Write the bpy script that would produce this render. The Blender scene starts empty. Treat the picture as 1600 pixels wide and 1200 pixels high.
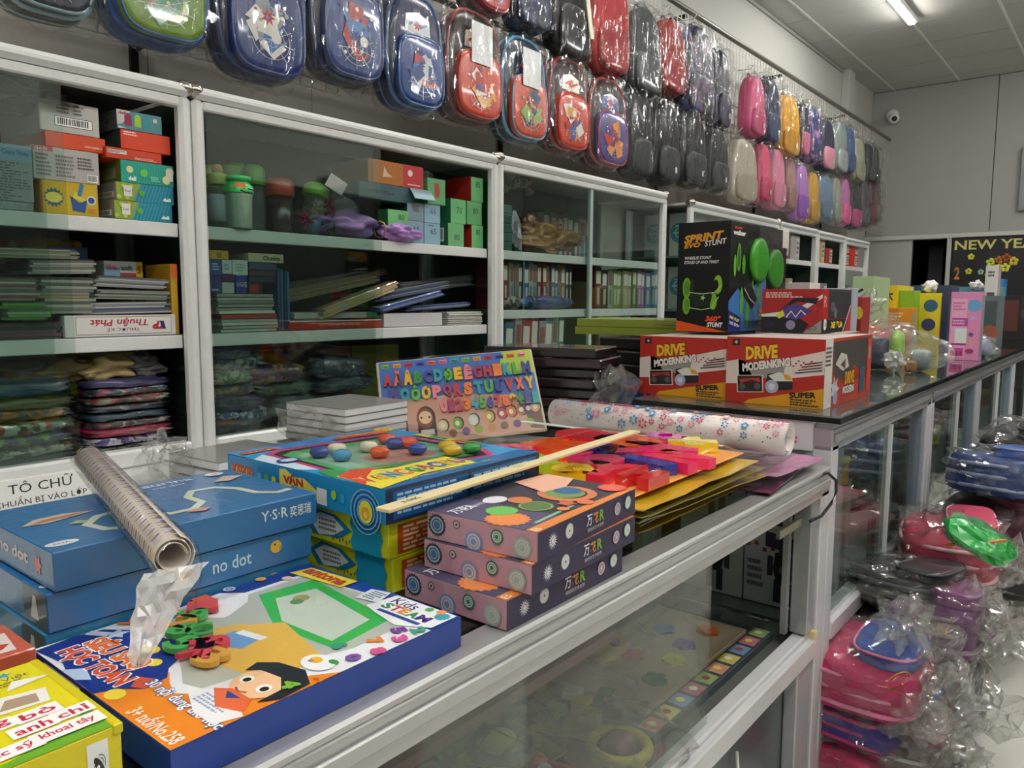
import bpy, bmesh, math, random
from mathutils import Vector, Matrix, noise
rnd = random.Random(7)
S = bpy.context.scene
COL = S.collection
PI = math.pi
R = math.radians
# ---------------------------------------------------------------- camera
CAMZ = 1.3
FPX = 1209.64
YAW, PITCH, ROLL = 0.68081971, -0.10814369, 0.00358122
_cy, _sy, _cp, _sp, _cr, _sr = math.cos(YAW), math.sin(YAW), math.cos(PITCH), math.sin(PITCH), math.cos(ROLL), math.sin(ROLL)
FW = Vector((-_sy * _cp, _cy * _cp, _sp))
_r = Vector((_cy, _sy, 0))
_u = _r.cross(FW)
RT = _cr * _r + _sr * _u
UP = -_sr * _r + _cr * _u
cam = bpy.data.objects.new('camera', bpy.data.cameras.new('camera'))
COL.objects.link(cam)
cam.data.sensor_width = 36
cam.data.lens = 36 * FPX / 1600
cam.data.clip_start = 0.02
m = Matrix((RT, UP, -FW)).transposed().to_4x4()
m.translation = (0, 0, CAMZ)
cam.matrix_world = m
S.camera = cam
# ---------------------------------------------------------------- view, world, lamps
S.view_settings.view_transform = 'Standard'
S.view_settings.look = 'None'
S.view_settings.exposure = 2.3
S.view_settings.gamma = 1
S.view_settings.use_curve_mapping = False
S.cycles.max_bounces = 8
S.cycles.transparent_max_bounces = 28
S.cycles.transmission_bounces = 6
S.cycles.glossy_bounces = 4
S.cycles.diffuse_bounces = 5
S.cycles.caustics_reflective = False
S.cycles.caustics_refractive = False
S.cycles.sample_clamp_indirect = 6
W = bpy.data.worlds.new('world')
S.world = W
W.use_nodes = True
W.node_tree.nodes['Background'].inputs[0].default_value = (0.8, 0.9, 1.0, 1)
W.node_tree.nodes['Background'].inputs[1].default_value = 0.35
TUBE_STRENGTH = 19.0
TUBE_SPOTS = [(-1.55, 5.65), (-1.55, 2.35), (-1.55, -1.0), (0.35, 3.6), (0.35, 0.4), (0.35, 6.8), (1.9, 5.6), (1.9, 2.3), (1.9, -1.0), (0.35, -1.2), (0.35, 2.0), (0.35, 5.2)]  # last three spots are unseen extra tubes, added to balance wall and aisle brightness


def ray(x, y):
    return FW * FPX + RT * (x - 800) - UP * (y - 600)


def on_z(x, y, z):          # the point of a horizontal plane seen at a place in the photo
    d = ray(x, y)
    return d * ((z - CAMZ) / d.z) + Vector((0, 0, CAMZ))


def on_x(x, y, X):
    d = ray(x, y)
    return d * (X / d.x) + Vector((0, 0, CAMZ))


def on_y(x, y, Y):
    d = ray(x, y)
    return d * (Y / d.y) + Vector((0, 0, CAMZ))


# ---------------------------------------------------------------- materials
def lin(h):
    if isinstance(h, (tuple, list)):
        return tuple(h[:3]) + (1.0,)
    h = h.lstrip('#')
    o = []
    for i in (0, 2, 4):
        c = int(h[i:i + 2], 16) / 255
        o.append(c / 12.92 if c <= .04045 else ((c + .055) / 1.055) ** 2.4)
    return tuple(o) + (1.0,)


_M = {}


def newmat(key):
    mt = bpy.data.materials.new(key[:60])
    mt.use_nodes = True
    nt = mt.node_tree
    return mt, nt, nt.nodes['Principled BSDF']


def node(nt, typ, **kw):
    n = nt.nodes.new(typ)
    for k, v in kw.items():
        if k.startswith('_'):
            setattr(n, k[1:], v)
        else:
            n.inputs[k.replace('__', ' ')].default_value = v
    return n


def mat(col, rough=.5, metal=0.0, coat=0.0, bump=0.0, bscale=60, var=0.0, spec=.5):
    k = ('m', str(col), rough, metal, coat, bump, bscale, var, spec)
    if k in _M:
        return _M[k]
    mt, nt, b = newmat('paint_' + str(col))
    c = lin(col)
    b.inputs['Base Color'].default_value = c
    b.inputs['Roughness'].default_value = rough
    b.inputs['Metallic'].default_value = metal
    b.inputs['Coat Weight'].default_value = coat
    b.inputs['Coat Roughness'].default_value = .06
    b.inputs['Specular IOR Level'].default_value = spec
    L = nt.links.new
    tc = node(nt, 'ShaderNodeTexCoord')
    n = node(nt, 'ShaderNodeTexNoise', Scale=bscale, Detail=3.0)
    L(tc.outputs['Object'], n.inputs['Vector'])
    v = var if var else .05
    mx = node(nt, 'ShaderNodeMixRGB', Color1=tuple(x * (1 - v) for x in c[:3]) + (1,), Color2=tuple(min(1, x * (1 + v)) for x in c[:3]) + (1,))
    L(n.outputs['Fac'], mx.inputs['Fac'])
    L(mx.outputs[0], b.inputs['Base Color'])
    if bump:
        bp = node(nt, 'ShaderNodeBump', Strength=bump, Distance=.01)
        L(n.outputs['Fac'], bp.inputs['Height'])
        L(bp.outputs[0], b.inputs['Coat Normal'] if coat else b.inputs['Normal'])
    _M[k] = mt
    return mt


def artmat(rough=.4, coat=0.0):
    k = ('a', rough, coat)
    if k in _M:
        return _M[k]
    mt, nt, b = newmat('printed_ink')
    a = node(nt, 'ShaderNodeVertexColor', _layer_name='Col')
    nt.links.new(a.outputs['Color'], b.inputs['Base Color'])
    b.inputs['Roughness'].default_value = rough
    b.inputs['Coat Weight'].default_value = coat
    b.inputs['Coat Roughness'].default_value = .06
    _M[k] = mt
    return mt


def patt(cols, scale=30, coat=1.0, rough=.5, stretch=(1, 1, 1), bump=.5, bs=16):
    """fabric printed with irregular patches of colour, under a plastic bag"""
    k = ('p', tuple(cols), scale, coat, rough, stretch)
    if k in _M:
        return _M[k]
    mt, nt, b = newmat('printed_fabric')
    L = nt.links.new
    tc = node(nt, 'ShaderNodeTexCoord')
    mp = node(nt, 'ShaderNodeMapping', Scale=stretch)
    L(tc.outputs['Object'], mp.inputs['Vector'])
    nz = node(nt, 'ShaderNodeTexNoise', Scale=scale * .8, Detail=2.0)
    L(mp.outputs[0], nz.inputs['Vector'])
    ad = node(nt, 'ShaderNodeVectorMath', _operation='MULTIPLY_ADD')
    L(nz.outputs['Color'], ad.inputs[0])
    ad.inputs[1].default_value = (.05, .05, .05)
    L(mp.outputs[0], ad.inputs[2])
    vo = node(nt, 'ShaderNodeTexVoronoi', Scale=scale)
    L(ad.outputs[0], vo.inputs['Vector'])
    sp = node(nt, 'ShaderNodeSeparateColor')
    L(vo.outputs['Color'], sp.inputs[0])
    cr = node(nt, 'ShaderNodeValToRGB')
    cr.color_ramp.interpolation = 'CONSTANT'
    e = cr.color_ramp.elements
    e[0].color = lin(cols[0])
    e[1].position = 1.0 / len(cols)
    e[1].color = lin(cols[1])
    for i in range(2, len(cols)):
        q = e.new(i / len(cols))
        q.color = lin(cols[i])
    L(sp.outputs[0], cr.inputs[0])
    L(cr.outputs[0], b.inputs['Base Color'])
    b.inputs['Roughness'].default_value = rough
    b.inputs['Coat Weight'].default_value = coat
    b.inputs['Coat Roughness'].default_value = .08
    n2 = node(nt, 'ShaderNodeTexNoise', Scale=bs, Detail=3.0)
    L(tc.outputs['Object'], n2.inputs['Vector'])
    bp = node(nt, 'ShaderNodeBump', Strength=bump, Distance=.03)
    L(n2.outputs['Fac'], bp.inputs['Height'])
    L(bp.outputs[0], b.inputs['Coat Normal'])
    _M[k] = mt
    return mt


def film(tint=(.96, .97, .97), refl=.9, rough=.1, bump=1.0, scale=22, stretch=(1, 1, 1), haze=0.0, hazecol=(.8, .8, .78), dist=.01):
    """thin clear plastic: lets light straight through, mirrors a little of the room, creased"""
    k = ('f', tint, refl, rough, bump, scale, stretch, haze, dist)
    if k in _M:
        return _M[k]
    mt, nt, b = newmat('clear_plastic_film')
    nt.nodes.remove(b)
    L = nt.links.new
    out = nt.nodes['Material Output']
    tr = node(nt, 'ShaderNodeBsdfTransparent', Color=tint + (1,))
    gl = node(nt, 'ShaderNodeBsdfGlossy', Roughness=rough)
    fr = node(nt, 'ShaderNodeFresnel', IOR=1.5)
    mu = node(nt, 'ShaderNodeMath', _operation='MULTIPLY')
    mu.use_clamp = True
    mu.inputs[1].default_value = refl
    L(fr.outputs[0], mu.inputs[0])
    if bump:
        tc = node(nt, 'ShaderNodeTexCoord')
        mp = node(nt, 'ShaderNodeMapping', Scale=stretch)
        n = node(nt, 'ShaderNodeTexNoise', Scale=scale, Detail=3.0, Distortion=.8)
        n.noise_type = 'RIDGED_MULTIFRACTAL'
        L(tc.outputs['Object'], mp.inputs[0])
        L(mp.outputs[0], n.inputs['Vector'])
        bp = node(nt, 'ShaderNodeBump', Strength=bump, Distance=dist)
        L(n.outputs['Fac'], bp.inputs['Height'])
        L(bp.outputs[0], gl.inputs['Normal'])
    geo = node(nt, 'ShaderNodeNewGeometry')      # same index of refraction from both faces of the thin sheet
    io = node(nt, 'ShaderNodeMath', _operation='MULTIPLY_ADD')
    L(geo.outputs['Backfacing'], io.inputs[0])
    io.inputs[1].default_value = 1 / 1.5 - 1.5
    io.inputs[2].default_value = 1.5
    L(io.outputs[0], fr.inputs['IOR'])
    mx = node(nt, 'ShaderNodeMixShader')
    L(mu.outputs[0], mx.inputs[0])
    last = tr
    if haze:
        df = node(nt, 'ShaderNodeBsdfDiffuse', Color=hazecol + (1,))
        m2 = node(nt, 'ShaderNodeMixShader')
        m2.inputs[0].default_value = haze
        L(tr.outputs[0], m2.inputs[1])
        L(df.outputs[0], m2.inputs[2])
        last = m2
    L(last.outputs[0], mx.inputs[1])
    L(gl.outputs[0], mx.inputs[2])
    L(mx.outputs[0], out.inputs[0])
    _M[k] = mt
    return mt


GLASS = film((.90, .95, .93), 1.0, .0, 0)
GLASS_TOP = film((.80, .88, .85), 1.3, .0, 0)
GLASS_TALL = film((.8, .88, .85), 1.3, .0, 0, haze=.16, hazecol=(.55, .65, .6))
CLEARBAG = film((.96, .96, .95), refl=1.5, rough=.09, bump=.9, scale=18, haze=.03)
WRAP = film(refl=.95, rough=.05, bump=1.0, scale=15, stretch=(1, 1, .12), haze=0, dist=.06)
CRUMPLE = film((.96, .96, .95), refl=1.5, rough=.1, bump=.9, scale=18, haze=.1)
SLEEVE = film((.93, .93, .92), refl=1.3, rough=.06, bump=.25, scale=9, haze=.06)
BLISTER = film((.98, .98, .98), refl=.4, rough=.05, bump=.12, scale=25)
ALU = mat('d9dad8', .32, .0, .25)
ALU2 = mat('b9bcbc', .35, .35)
DARK = mat('26302e', .35)
WHITE = mat('e6e6e2', .45)
BLACK = mat('131313', .4)


# ---------------------------------------------------------------- mesh building
class MB:
    def __init__(s):
        s.v, s.f, s.c, s.sm = [], [], [], []

    def add(s, vs, fs, col=None, smooth=False):
        o = len(s.v)
        s.v += [tuple(v) for v in vs]
        s.f += [tuple(i + o for i in f) for f in fs]
        s.c += [col] * len(fs)
        s.sm += [smooth] * len(fs)
        return s

    def box(s, x0, y0, z0, x1, y1, z1, b=0, col=None):
        x0, x1 = min(x0, x1), max(x0, x1)
        y0, y1 = min(y0, y1), max(y0, y1)
        z0, z1 = min(z0, z1), max(z0, z1)
        if not b:
            v = [(x, y, z) for z in (z0, z1) for y in (y0, y1) for x in (x0, x1)]
            return s.add(v, [(0, 2, 3, 1), (4, 5, 7, 6), (0, 1, 5, 4), (2, 6, 7, 3), (0, 4, 6, 2), (1, 3, 7, 5)], col)
        b = min(b, (x1 - x0) * .45, (y1 - y0) * .45, (z1 - z0) * .45)
        bm = bmesh.new()
        bmesh.ops.create_cube(bm, size=1)
        bmesh.ops.scale(bm, vec=(x1 - x0, y1 - y0, z1 - z0), verts=bm.verts)
        bmesh.ops.bevel(bm, geom=bm.edges[:], offset=b, segments=1, affect='EDGES')
        bmesh.ops.translate(bm, vec=((x0 + x1) / 2, (y0 + y1) / 2, (z0 + z1) / 2), verts=bm.verts)
        s.frombm(bm, col)
        return s

    def frombm(s, bm, col=None, smooth=False):
        bm.verts.index_update()
        s.add([v.co[:] for v in bm.verts], [[v.index for v in f.verts] for f in bm.faces], col, smooth)
        bm.free()

    def tube(s, pts, r, n=8, col=None, closed=False, cap=True, r2=None):
        pts = [Vector(p) for p in pts]
        vs, N = [], len(pts)
        for i, p in enumerate(pts):
            a = pts[(i - 1) % N] if (closed or i) else p
            c = pts[(i + 1) % N] if (closed or i < N - 1) else p
            t = (c - a)
            t = t.normalized() if t.length > 1e-9 else Vector((0, 0, 1))
            up = Vector((0, 0, 1)) if abs(t.z) < .93 else Vector((0, 1, 0))
            e1 = t.cross(up).normalized()
            e2 = t.cross(e1)
            rr = r if r2 is None else r + (r2 - r) * i / (N - 1)
            for k in range(n):
                g = 2 * PI * k / n
                vs.append(p + e1 * math.cos(g) * rr + e2 * math.sin(g) * rr)
        fs = []
        M = N if closed else N - 1
        for i in range(M):
            for k in range(n):
                j, k2 = (i + 1) % N, (k + 1) % n
                fs.append((i * n + k, i * n + k2, j * n + k2, j * n + k))
        if cap and not closed:
            fs.append(tuple(range(n))[::-1])
            fs.append(tuple((N - 1) * n + k for k in range(n)))
        return s.add(vs, fs, col, n > 5)

    def lathe(s, prof, n=20, c=(0, 0, 0), col=None, flute=0):
        vs = []
        for r, z in prof:
            for k in range(n):
                g = 2 * PI * k / n
                q = r * (1 + (flute if k % 2 else 0))
                vs.append((c[0] + q * math.cos(g), c[1] + q * math.sin(g), c[2] + z))
        fs = [(i * n + k, i * n + (k + 1) % n, (i + 1) * n + (k + 1) % n, (i + 1) * n + k) for i in range(len(prof) - 1) for k in range(n)]
        fs.append(tuple(range(n))[::-1])
        fs.append(tuple((len(prof) - 1) * n + k for k in range(n)))
        return s.add(vs, fs, col, True)

    def blob(s, c, rad, seed=0, amp=.15, fr=1.5, sub=3, col=None, sq=0.0, smooth=True, mat3=None, an=(1, 1, 1)):
        bm = bmesh.new()
        bmesh.ops.create_icosphere(bm, subdivisions=sub, radius=1)
        for v in bm.verts:
            p = v.co.copy()
            if sq:
                mx = max(abs(p.x), abs(p.y), abs(p.z))
                p = p.lerp(p / mx, sq)
            k = 1 + amp * (noise.noise(Vector((v.co.x * an[0], v.co.y * an[1], v.co.z * an[2])) * fr + Vector((seed * 3.1, seed * 1.7, seed))) * 2)
            q = Vector((p.x * rad[0], p.y * rad[1], p.z * rad[2])) * k
            if mat3:
                q = mat3 @ q
            v.co = q + Vector(c)
        s.frombm(bm, col, smooth)
        return s

    def extr(s, poly, z0, z1, M=None, col=None):
        """prism of a 2-D outline"""
        n = len(poly)
        v = [Vector((x, y, z)) for z in (z0, z1) for x, y in poly]
        if M:
            v = [M @ q for q in v]
        f = [tuple(range(n))[::-1], tuple(range(n, 2 * n))] + [(i, (i + 1) % n, n + (i + 1) % n, n + i) for i in range(n)]
        return s.add(v, f, col)

    def mesh(s, name):
        me = bpy.data.meshes.new(name)
        me.from_pydata(s.v, [], s.f)
        me.polygons.foreach_set('use_smooth', s.sm)
        if any(c is not None for c in s.c):
            a = me.color_attributes.new('Col', 'FLOAT_COLOR', 'CORNER')
            buf = []
            cache = {}
            for f, c in zip(s.f, s.c):
                q = cache.get(c)
                if q is None:
                    q = cache[c] = lin(c or 'ffffff')
                buf += list(q) * len(f)
            a.data.foreach_set('color', buf)
        me.update()
        return me


def ob(name, mb, mt, parent=None, loc=None, rot=None):
    me = mb.mesh(name) if isinstance(mb, MB) else mb
    if mt is not None and not me.materials:
        me.materials.append(mt)
    o = bpy.data.objects.new(name, me)
    COL.objects.link(o)
    if parent:
        o.parent = parent
    if loc is not None:
        o.location = loc
    if rot is not None:
        o.rotation_euler = rot if not isinstance(rot, (int, float)) else (0, 0, rot)
    return o


def tag(o, label, cat, group=None):
    o['label'] = label
    o['category'] = cat
    if group:
        o['group'] = group
    return o


def thing(name, label, cat, loc=(0, 0, 0), rot=0, group=None):
    o = bpy.data.objects.new(name, None)
    COL.objects.link(o)
    o.empty_display_size = .05
    o.location = loc
    o.rotation_euler = rot if not isinstance(rot, (int, float)) else (0, 0, rot)
    return tag(o, label, cat, group)


def struct(o):
    o['kind'] = 'structure'
    return o


# ---------------------------------------------------------------- flat print
_T = {}


def glyphs(txt, bold=0.0, shear=0.0):
    k = (txt, bold, shear)
    if k in _T:
        return _T[k]
    cu = bpy.data.curves.new('lettering', 'FONT')
    cu.body = txt
    cu.offset = bold
    cu.shear = shear
    cu.resolution_u = 2
    cu.fill_mode = 'FRONT'
    o = bpy.data.objects.new('lettering', cu)
    COL.objects.link(o)
    dg = bpy.context.evaluated_depsgraph_get()
    me = bpy.data.meshes.new_from_object(o.evaluated_get(dg))
    v = [(q.co.x, q.co.y) for q in me.vertices]
    f = [tuple(p.vertices) for p in me.polygons]
    bpy.data.meshes.remove(me)
    bpy.data.objects.remove(o)
    bpy.data.curves.remove(cu)
    if v:
        x0, x1 = min(q[0] for q in v), max(q[0] for q in v)
        y0, y1 = min(q[1] for q in v), max(q[1] for q in v)
        cx, cy, w, h = (x0 + x1) / 2, (y0 + y1) / 2, max(x1 - x0, 1e-6), max(y1 - y0, 1e-6)
        v = [((a - cx) / w, (b - cy) / h) for a, b in v]
    _T[k] = (v, f)
    return _T[k]


def art(mb, O, U, V, Wd, Ht, items, step=.00012, base=.0004):
    """flat print on the rectangle O + x U + y V; x and y run 0..1, radii are in heights"""
    O, U, V = Vector(O), Vector(U).normalized(), Vector(V).normalized()
    N = U.cross(V)
    lay = [0]
    step = min(step, .002 / max(1, len(items)))

    def put(pts, faces, col):
        d = base + lay[0] * step
        lay[0] += 1
        mb.add([O + U * x + V * y + N * d for x, y in pts], faces, col)

    def rotp(pts, cx, cy, a):
        if not a:
            return pts
        c, s_ = math.cos(R(a)), math.sin(R(a))
        return [(cx + (x - cx) * c - (y - cy) * s_, cy + (x - cx) * s_ + (y - cy) * c) for x, y in pts]

    for it in items:
        k = it[0]
        if k == 'r':
            _, x0, y0, x1, y1, col = it[:6]
            a = it[6] if len(it) > 6 else 0
            p = [(x0 * Wd, y0 * Ht), (x1 * Wd, y0 * Ht), (x1 * Wd, y1 * Ht), (x0 * Wd, y1 * Ht)]
            put(rotp(p, (x0 + x1) / 2 * Wd, (y0 + y1) / 2 * Ht, a), [(0, 1, 2, 3)], col)
        elif k == 'p':
            p = [(x * Wd, y * Ht) for x, y in it[1]]
            put(p, [tuple(range(len(p)))], it[2])
        elif k == 'c':
            _, cx, cy, r, col = it[:5]
            q = it[5] if len(it) > 5 else 1
            n = 16
            put([(cx * Wd + r * Ht * q * math.cos(2 * PI * i / n), cy * Ht + r * Ht * math.sin(2 * PI * i / n)) for i in range(n)], [tuple(range(n))], col)
        elif k == 'o':                       # ring
            _, cx, cy, r0, r1, col = it[:6]
            n = 20
            p = [(cx * Wd + r * Ht * math.cos(2 * PI * i / n), cy * Ht + r * Ht * math.sin(2 * PI * i / n)) for r in (r0, r1) for i in range(n)]
            put(p, [(i, (i + 1) % n, n + (i + 1) % n, n + i) for i in range(n)], col)
        elif k == 's':                       # star or flower: points, inner ratio
            _, cx, cy, r, col, n, q = it[:7]
            a0 = it[7] if len(it) > 7 else 0
            p = []
            for i in range(2 * n):
                rr = r * (1 if i % 2 == 0 else q)
                g = PI * i / n + R(a0)
                p.append((cx * Wd + rr * Ht * math.cos(g), cy * Ht + rr * Ht * math.sin(g)))
            p.append((cx * Wd, cy * Ht))
            put(p, [(i, (i + 1) % (2 * n), 2 * n) for i in range(2 * n)], col)
        elif k == 'l':                       # line of some width
            _, pts, w, col = it
            p, f = [], []
            P = [Vector((x * Wd, y * Ht)) for x, y in pts]
            for i, a in enumerate(P):
                t = (P[min(i + 1, len(P) - 1)] - P[max(i - 1, 0)]).normalized()
                nn = Vector((-t.y, t.x)) * (w * Ht / 2)
                p += [(a + nn)[:], (a - nn)[:]]
                if i:
                    f.append((2 * i - 2, 2 * i - 1, 2 * i + 1, 2 * i))
            put(p, f, col)
        elif k == 't':
            _, s_, cx, cy, w, h, col = it[:7]
            op = it[7] if len(it) > 7 else {}
            a = op.get('rot', 0)
            if 'out' in op:
                v, f = glyphs(s_, op.get('ow', .05), op.get('shear', 0))
                put(rotp([(cx * Wd + x * w * Wd * 1.03, cy * Ht + y * h * Ht * 1.1) for x, y in v], cx * Wd, cy * Ht, a), f, op['out'])
            v, f = glyphs(s_, op.get('bold', .0), op.get('shear', 0))
            put(rotp([(cx * Wd + x * w * Wd, cy * Ht + y * h * Ht) for x, y in v], cx * Wd, cy * Ht, a), f, col)
        elif k == 'lines':                   # block of small print as rows of short dashes
            _, x0, y0, x1, y1, n, col = it
            g = random.Random(int(x0 * 999 + y0 * 77 + n))
            pts, fs = [], []
            for i in range(n):
                y = y1 - (y1 - y0) * (i + .5) / n
                hh = (y1 - y0) / n * .28
                x = x0
                e = x1 - (x1 - x0) * g.random() * .35
                while x < e:
                    w = (x1 - x0) * g.uniform(.04, .13)
                    o = len(pts)
                    pts += [(x * Wd, (y - hh) * Ht), (min(x + w, e) * Wd, (y - hh) * Ht), (min(x + w, e) * Wd, (y + hh) * Ht), (x * Wd, (y + hh) * Ht)]
                    fs.append((o, o + 1, o + 2, o + 3))
                    x += w * 1.25
            put(pts, fs, col)
        elif k == 'bar':                     # barcode
            _, x0, y0, x1, y1 = it[:5]
            g = random.Random(3)
            put([(x0 * Wd, y0 * Ht), (x1 * Wd, y0 * Ht), (x1 * Wd, y1 * Ht), (x0 * Wd, y1 * Ht)], [(0, 1, 2, 3)], 'f4f4f0')
            pts, fs, x = [], [], x0 + (x1 - x0) * .05
            while x < x1 - (x1 - x0) * .08:
                w = (x1 - x0) * g.choice((.012, .025, .035))
                o = len(pts)
                pts += [(x * Wd, (y0 * .85 + y1 * .15) * Ht), ((x + w) * Wd, (y0 * .85 + y1 * .15) * Ht), ((x + w) * Wd, (y0 * .1 + y1 * .9) * Ht), (x * Wd, (y0 * .1 + y1 * .9) * Ht)]
                fs.append((o, o + 1, o + 2, o + 3))
                x += w + (x1 - x0) * g.choice((.015, .03))
            put(pts, fs, '1a1a1a')


def carton(name, label, cat, loc, size, col, faces=None, rot=0, group=None, rough=.45, coat=0.0, bev=.0012, lid=None, bump=0.0):
    """a box thing: origin at the middle of its base; print on faces F (-y), R (+x), T (top, u=+x), Y (top, u=+y), B (+y)"""
    dx, dy, dz = size
    o = ob(name, MB().box(-dx / 2, -dy / 2, 0, dx / 2, dy / 2, dz, bev), mat(col, rough, 0, coat, bump), None, loc, rot)
    tag(o, label, cat, group)
    if faces:
        am = MB()
        for k, items in faces.items():
            if k == 'F':
                art(am, (-dx / 2, -dy / 2, 0), (1, 0, 0), (0, 0, 1), dx, dz, items)
            elif k == 'R':
                art(am, (dx / 2, -dy / 2, 0), (0, 1, 0), (0, 0, 1), dy, dz, items)
            elif k == 'T':
                art(am, (-dx / 2, -dy / 2, dz), (1, 0, 0), (0, 1, 0), dx, dy, items)
            elif k == 'Y':
                art(am, (dx / 2, -dy / 2, dz), (0, 1, 0), (-1, 0, 0), dy, dx, items)
        if am.v:
            ob('printed_artwork', am, artmat(rough, coat), o)
    if lid:
        ob('lid', MB().box(-dx / 2 - .001, -dy / 2 - .001, dz * .45, dx / 2 + .001, dy / 2 + .001, dz + .001, bev), mat(lid, rough, 0, coat), o)
    return o
# ================================================================ the room
X0, X1, Y0, Y1, ZC = -2.4, 3.2, -2.6, 9.05, 3.5
WALLP = mat('d6d5cf', .6, bump=.05)
GREYT = mat('c2bdb6', .35)
fl = struct(ob('floor', MB().box(X0 - .1, Y0 - .1, -.05, X1 + .1, Y1 + 1.2, -.008), mat('4a4a48', .8)))
fl['label'] = 'pale glossy tiled shop floor beside the counters'
tm = {}
FT = mat('dcdad2', .12, 0, 0, var=.03, bscale=3)


def cells(a, b, o, s):
    k = math.floor((a - o) / s)
    r = []
    while o + k * s < b - 1e-6:
        lo, hi = max(a, o + k * s), min(b, o + (k + 1) * s)
        if hi - lo > .02:
            r.append((lo, hi))
        k += 1
    return r


def pieces(parent, name, mt, A, Bc, mk, g=.002):
    for a0, a1 in A:
        for b0, b1 in Bc:
            key = (name, parent.name, round(a1 - a0, 3), round(b1 - b0, 3))
            w, h = (a1 - a0) / 2 - g, (b1 - b0) / 2 - g
            if key not in tm:
                me = mk(w, h).mesh(name)
                me.materials.append(mt)
                tm[key] = me
            yield ob(name, tm[key], None, parent), (a0 + a1) / 2, (b0 + b1) / 2


for o, x, y in pieces(fl, 'tile', FT, cells(X0, X1, -.373, .6), cells(Y0, Y1, 3.5, .6), lambda w, h: MB().box(-w, -h, -.008, w, h, 0)):
    o.location = (x, y, 0)
ce = struct(ob('ceiling', MB().box(X0 - .1, Y0 - .1, ZC + .012, X1 + .1, Y1 + .1, ZC + .1), mat('77776f', .8)))
CP = mat('bfbeb8', .55)
for o, x, y in pieces(ce, 'panel', CP, cells(X0, X1, -.98, .6), cells(Y0, Y1, 1.6, .6), lambda w, h: MB().box(-w, -h, 0, w, h, .012), .004):
    o.location = (x, y, ZC)
gr = MB()
for lo, hi in cells(X0, X1, -.98, .6):
    gr.box(lo - .009, Y0, ZC - .003, lo + .009, Y1, ZC + .005)
ob('ceiling_grid_bar', gr, mat('e4e3dd', .5), ce)
wl = struct(ob('wall_left', MB().box(X0 - .12, Y0, 0, X0 - .01, Y1, ZC), WALLP))
ob('upper_face', MB().box(X0 - .01, Y0, 2.7, X0 + .006, Y1, ZC - .002), mat('b9b8b2', .55), wl)
for o, y, z in pieces(wl, 'tile', GREYT, cells(.0, Y1, .6, .6), cells(.9, 2.7, .9, .6), lambda w, h: MB().box(0, -w, -h, .009, w, h), .0015):
    o.location = (X0 - .009, y, z)
struct(ob('pillar', MB().box(X0 + .007, 7.96, 2.7, -2.32, 8.13, ZC - .002, .003), mat('bdbcb6', .55)))
struct(ob('trim_1', MB().box(X0 + .006, Y0, ZC - .03, X0 + .02, 7.955, ZC - .004), mat('9a9992', .6)))
wr_ = struct(ob('wall_right', MB().box(X1, Y0, 0, X1 + .1, Y1, ZC), WALLP))
ob('light_shaping_panel', MB().box(X1 - .012, Y0, 0, X1, Y1, 2.5), mat('4a4a48', .6, var=.3, bscale=2), wr_)  # unseen dark panel added to tone down reflections in the cabinet glass
wf_ = struct(ob('wall_front', MB().box(X0 - .1, Y0 - .1, 0, X1 + .1, Y0, ZC), WALLP))
ob('light_shaping_panel', MB().box(X0, Y0, 0, X1, Y0 + .012, 2.5), mat('b4b4ae', .6, var=.3, bscale=2), wf_)  # unseen panel behind the camera, kept pale to bounce light onto the goods
wb = struct(ob('wall_back', MB().box(X0 - .1, Y1 + .03, 1.99, X1 + .1, Y1 + .12, ZC), mat('55554f', .8)))
for o, x, z in pieces(wb, 'panel', mat('a3a39f', .5), cells(X0, X1, -1.24, 1.22), cells(1.99, ZC, 1.99, 1.6), lambda w, h: MB().box(-w, -.02, -h, w, 0, h), .004):
    o.location = (x, Y1 + .03, z)
struct(ob('trim_2', MB().box(X0, Y1 - .03, 1.945, X1, Y1 + .1, 1.99, .004), mat('c9c9c4', .45)))
ob('lower_panel', MB().box(X0, Y1 + .01, 0, -1.93, Y1 + .06, 1.945, .003), mat('a9aaa6', .5), wb)
ob('lower_wall', MB().box(-1.555, Y1 + .03, 0, X1, Y1 + .1, 1.945), mat('26282a', .4), wb)
dr = struct(thing('door_1', 'dark open doorway in the back wall', 'doorway', (0, 0, 0)))
ob('recess', MB().box(-2.0, Y1 + 1.1, 0, -1.3, Y1 + 1.15, 2.0).box(-2.05, Y1 + .1, 0, -2.0, Y1 + 1.1, 2.0).box(-1.35, Y1 + .12, 0, -1.3, Y1 + 1.1, 2.0).box(-2.05, Y1 + .1, 2.0, -1.3, Y1 + 1.15, 2.05), mat('1d1f22', .6), dr)
ob('curtain_edge', MB().box(-1.86, Y1 + .5, 0, -1.72, Y1 + .53, 1.9), mat('3a3d42', .6), dr)
ob('door_post', MB().box(-1.6, Y1 - .02, 0, -1.56, Y1 + .09, 1.945, .003), mat('bfc0bd', .4), dr)
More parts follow.
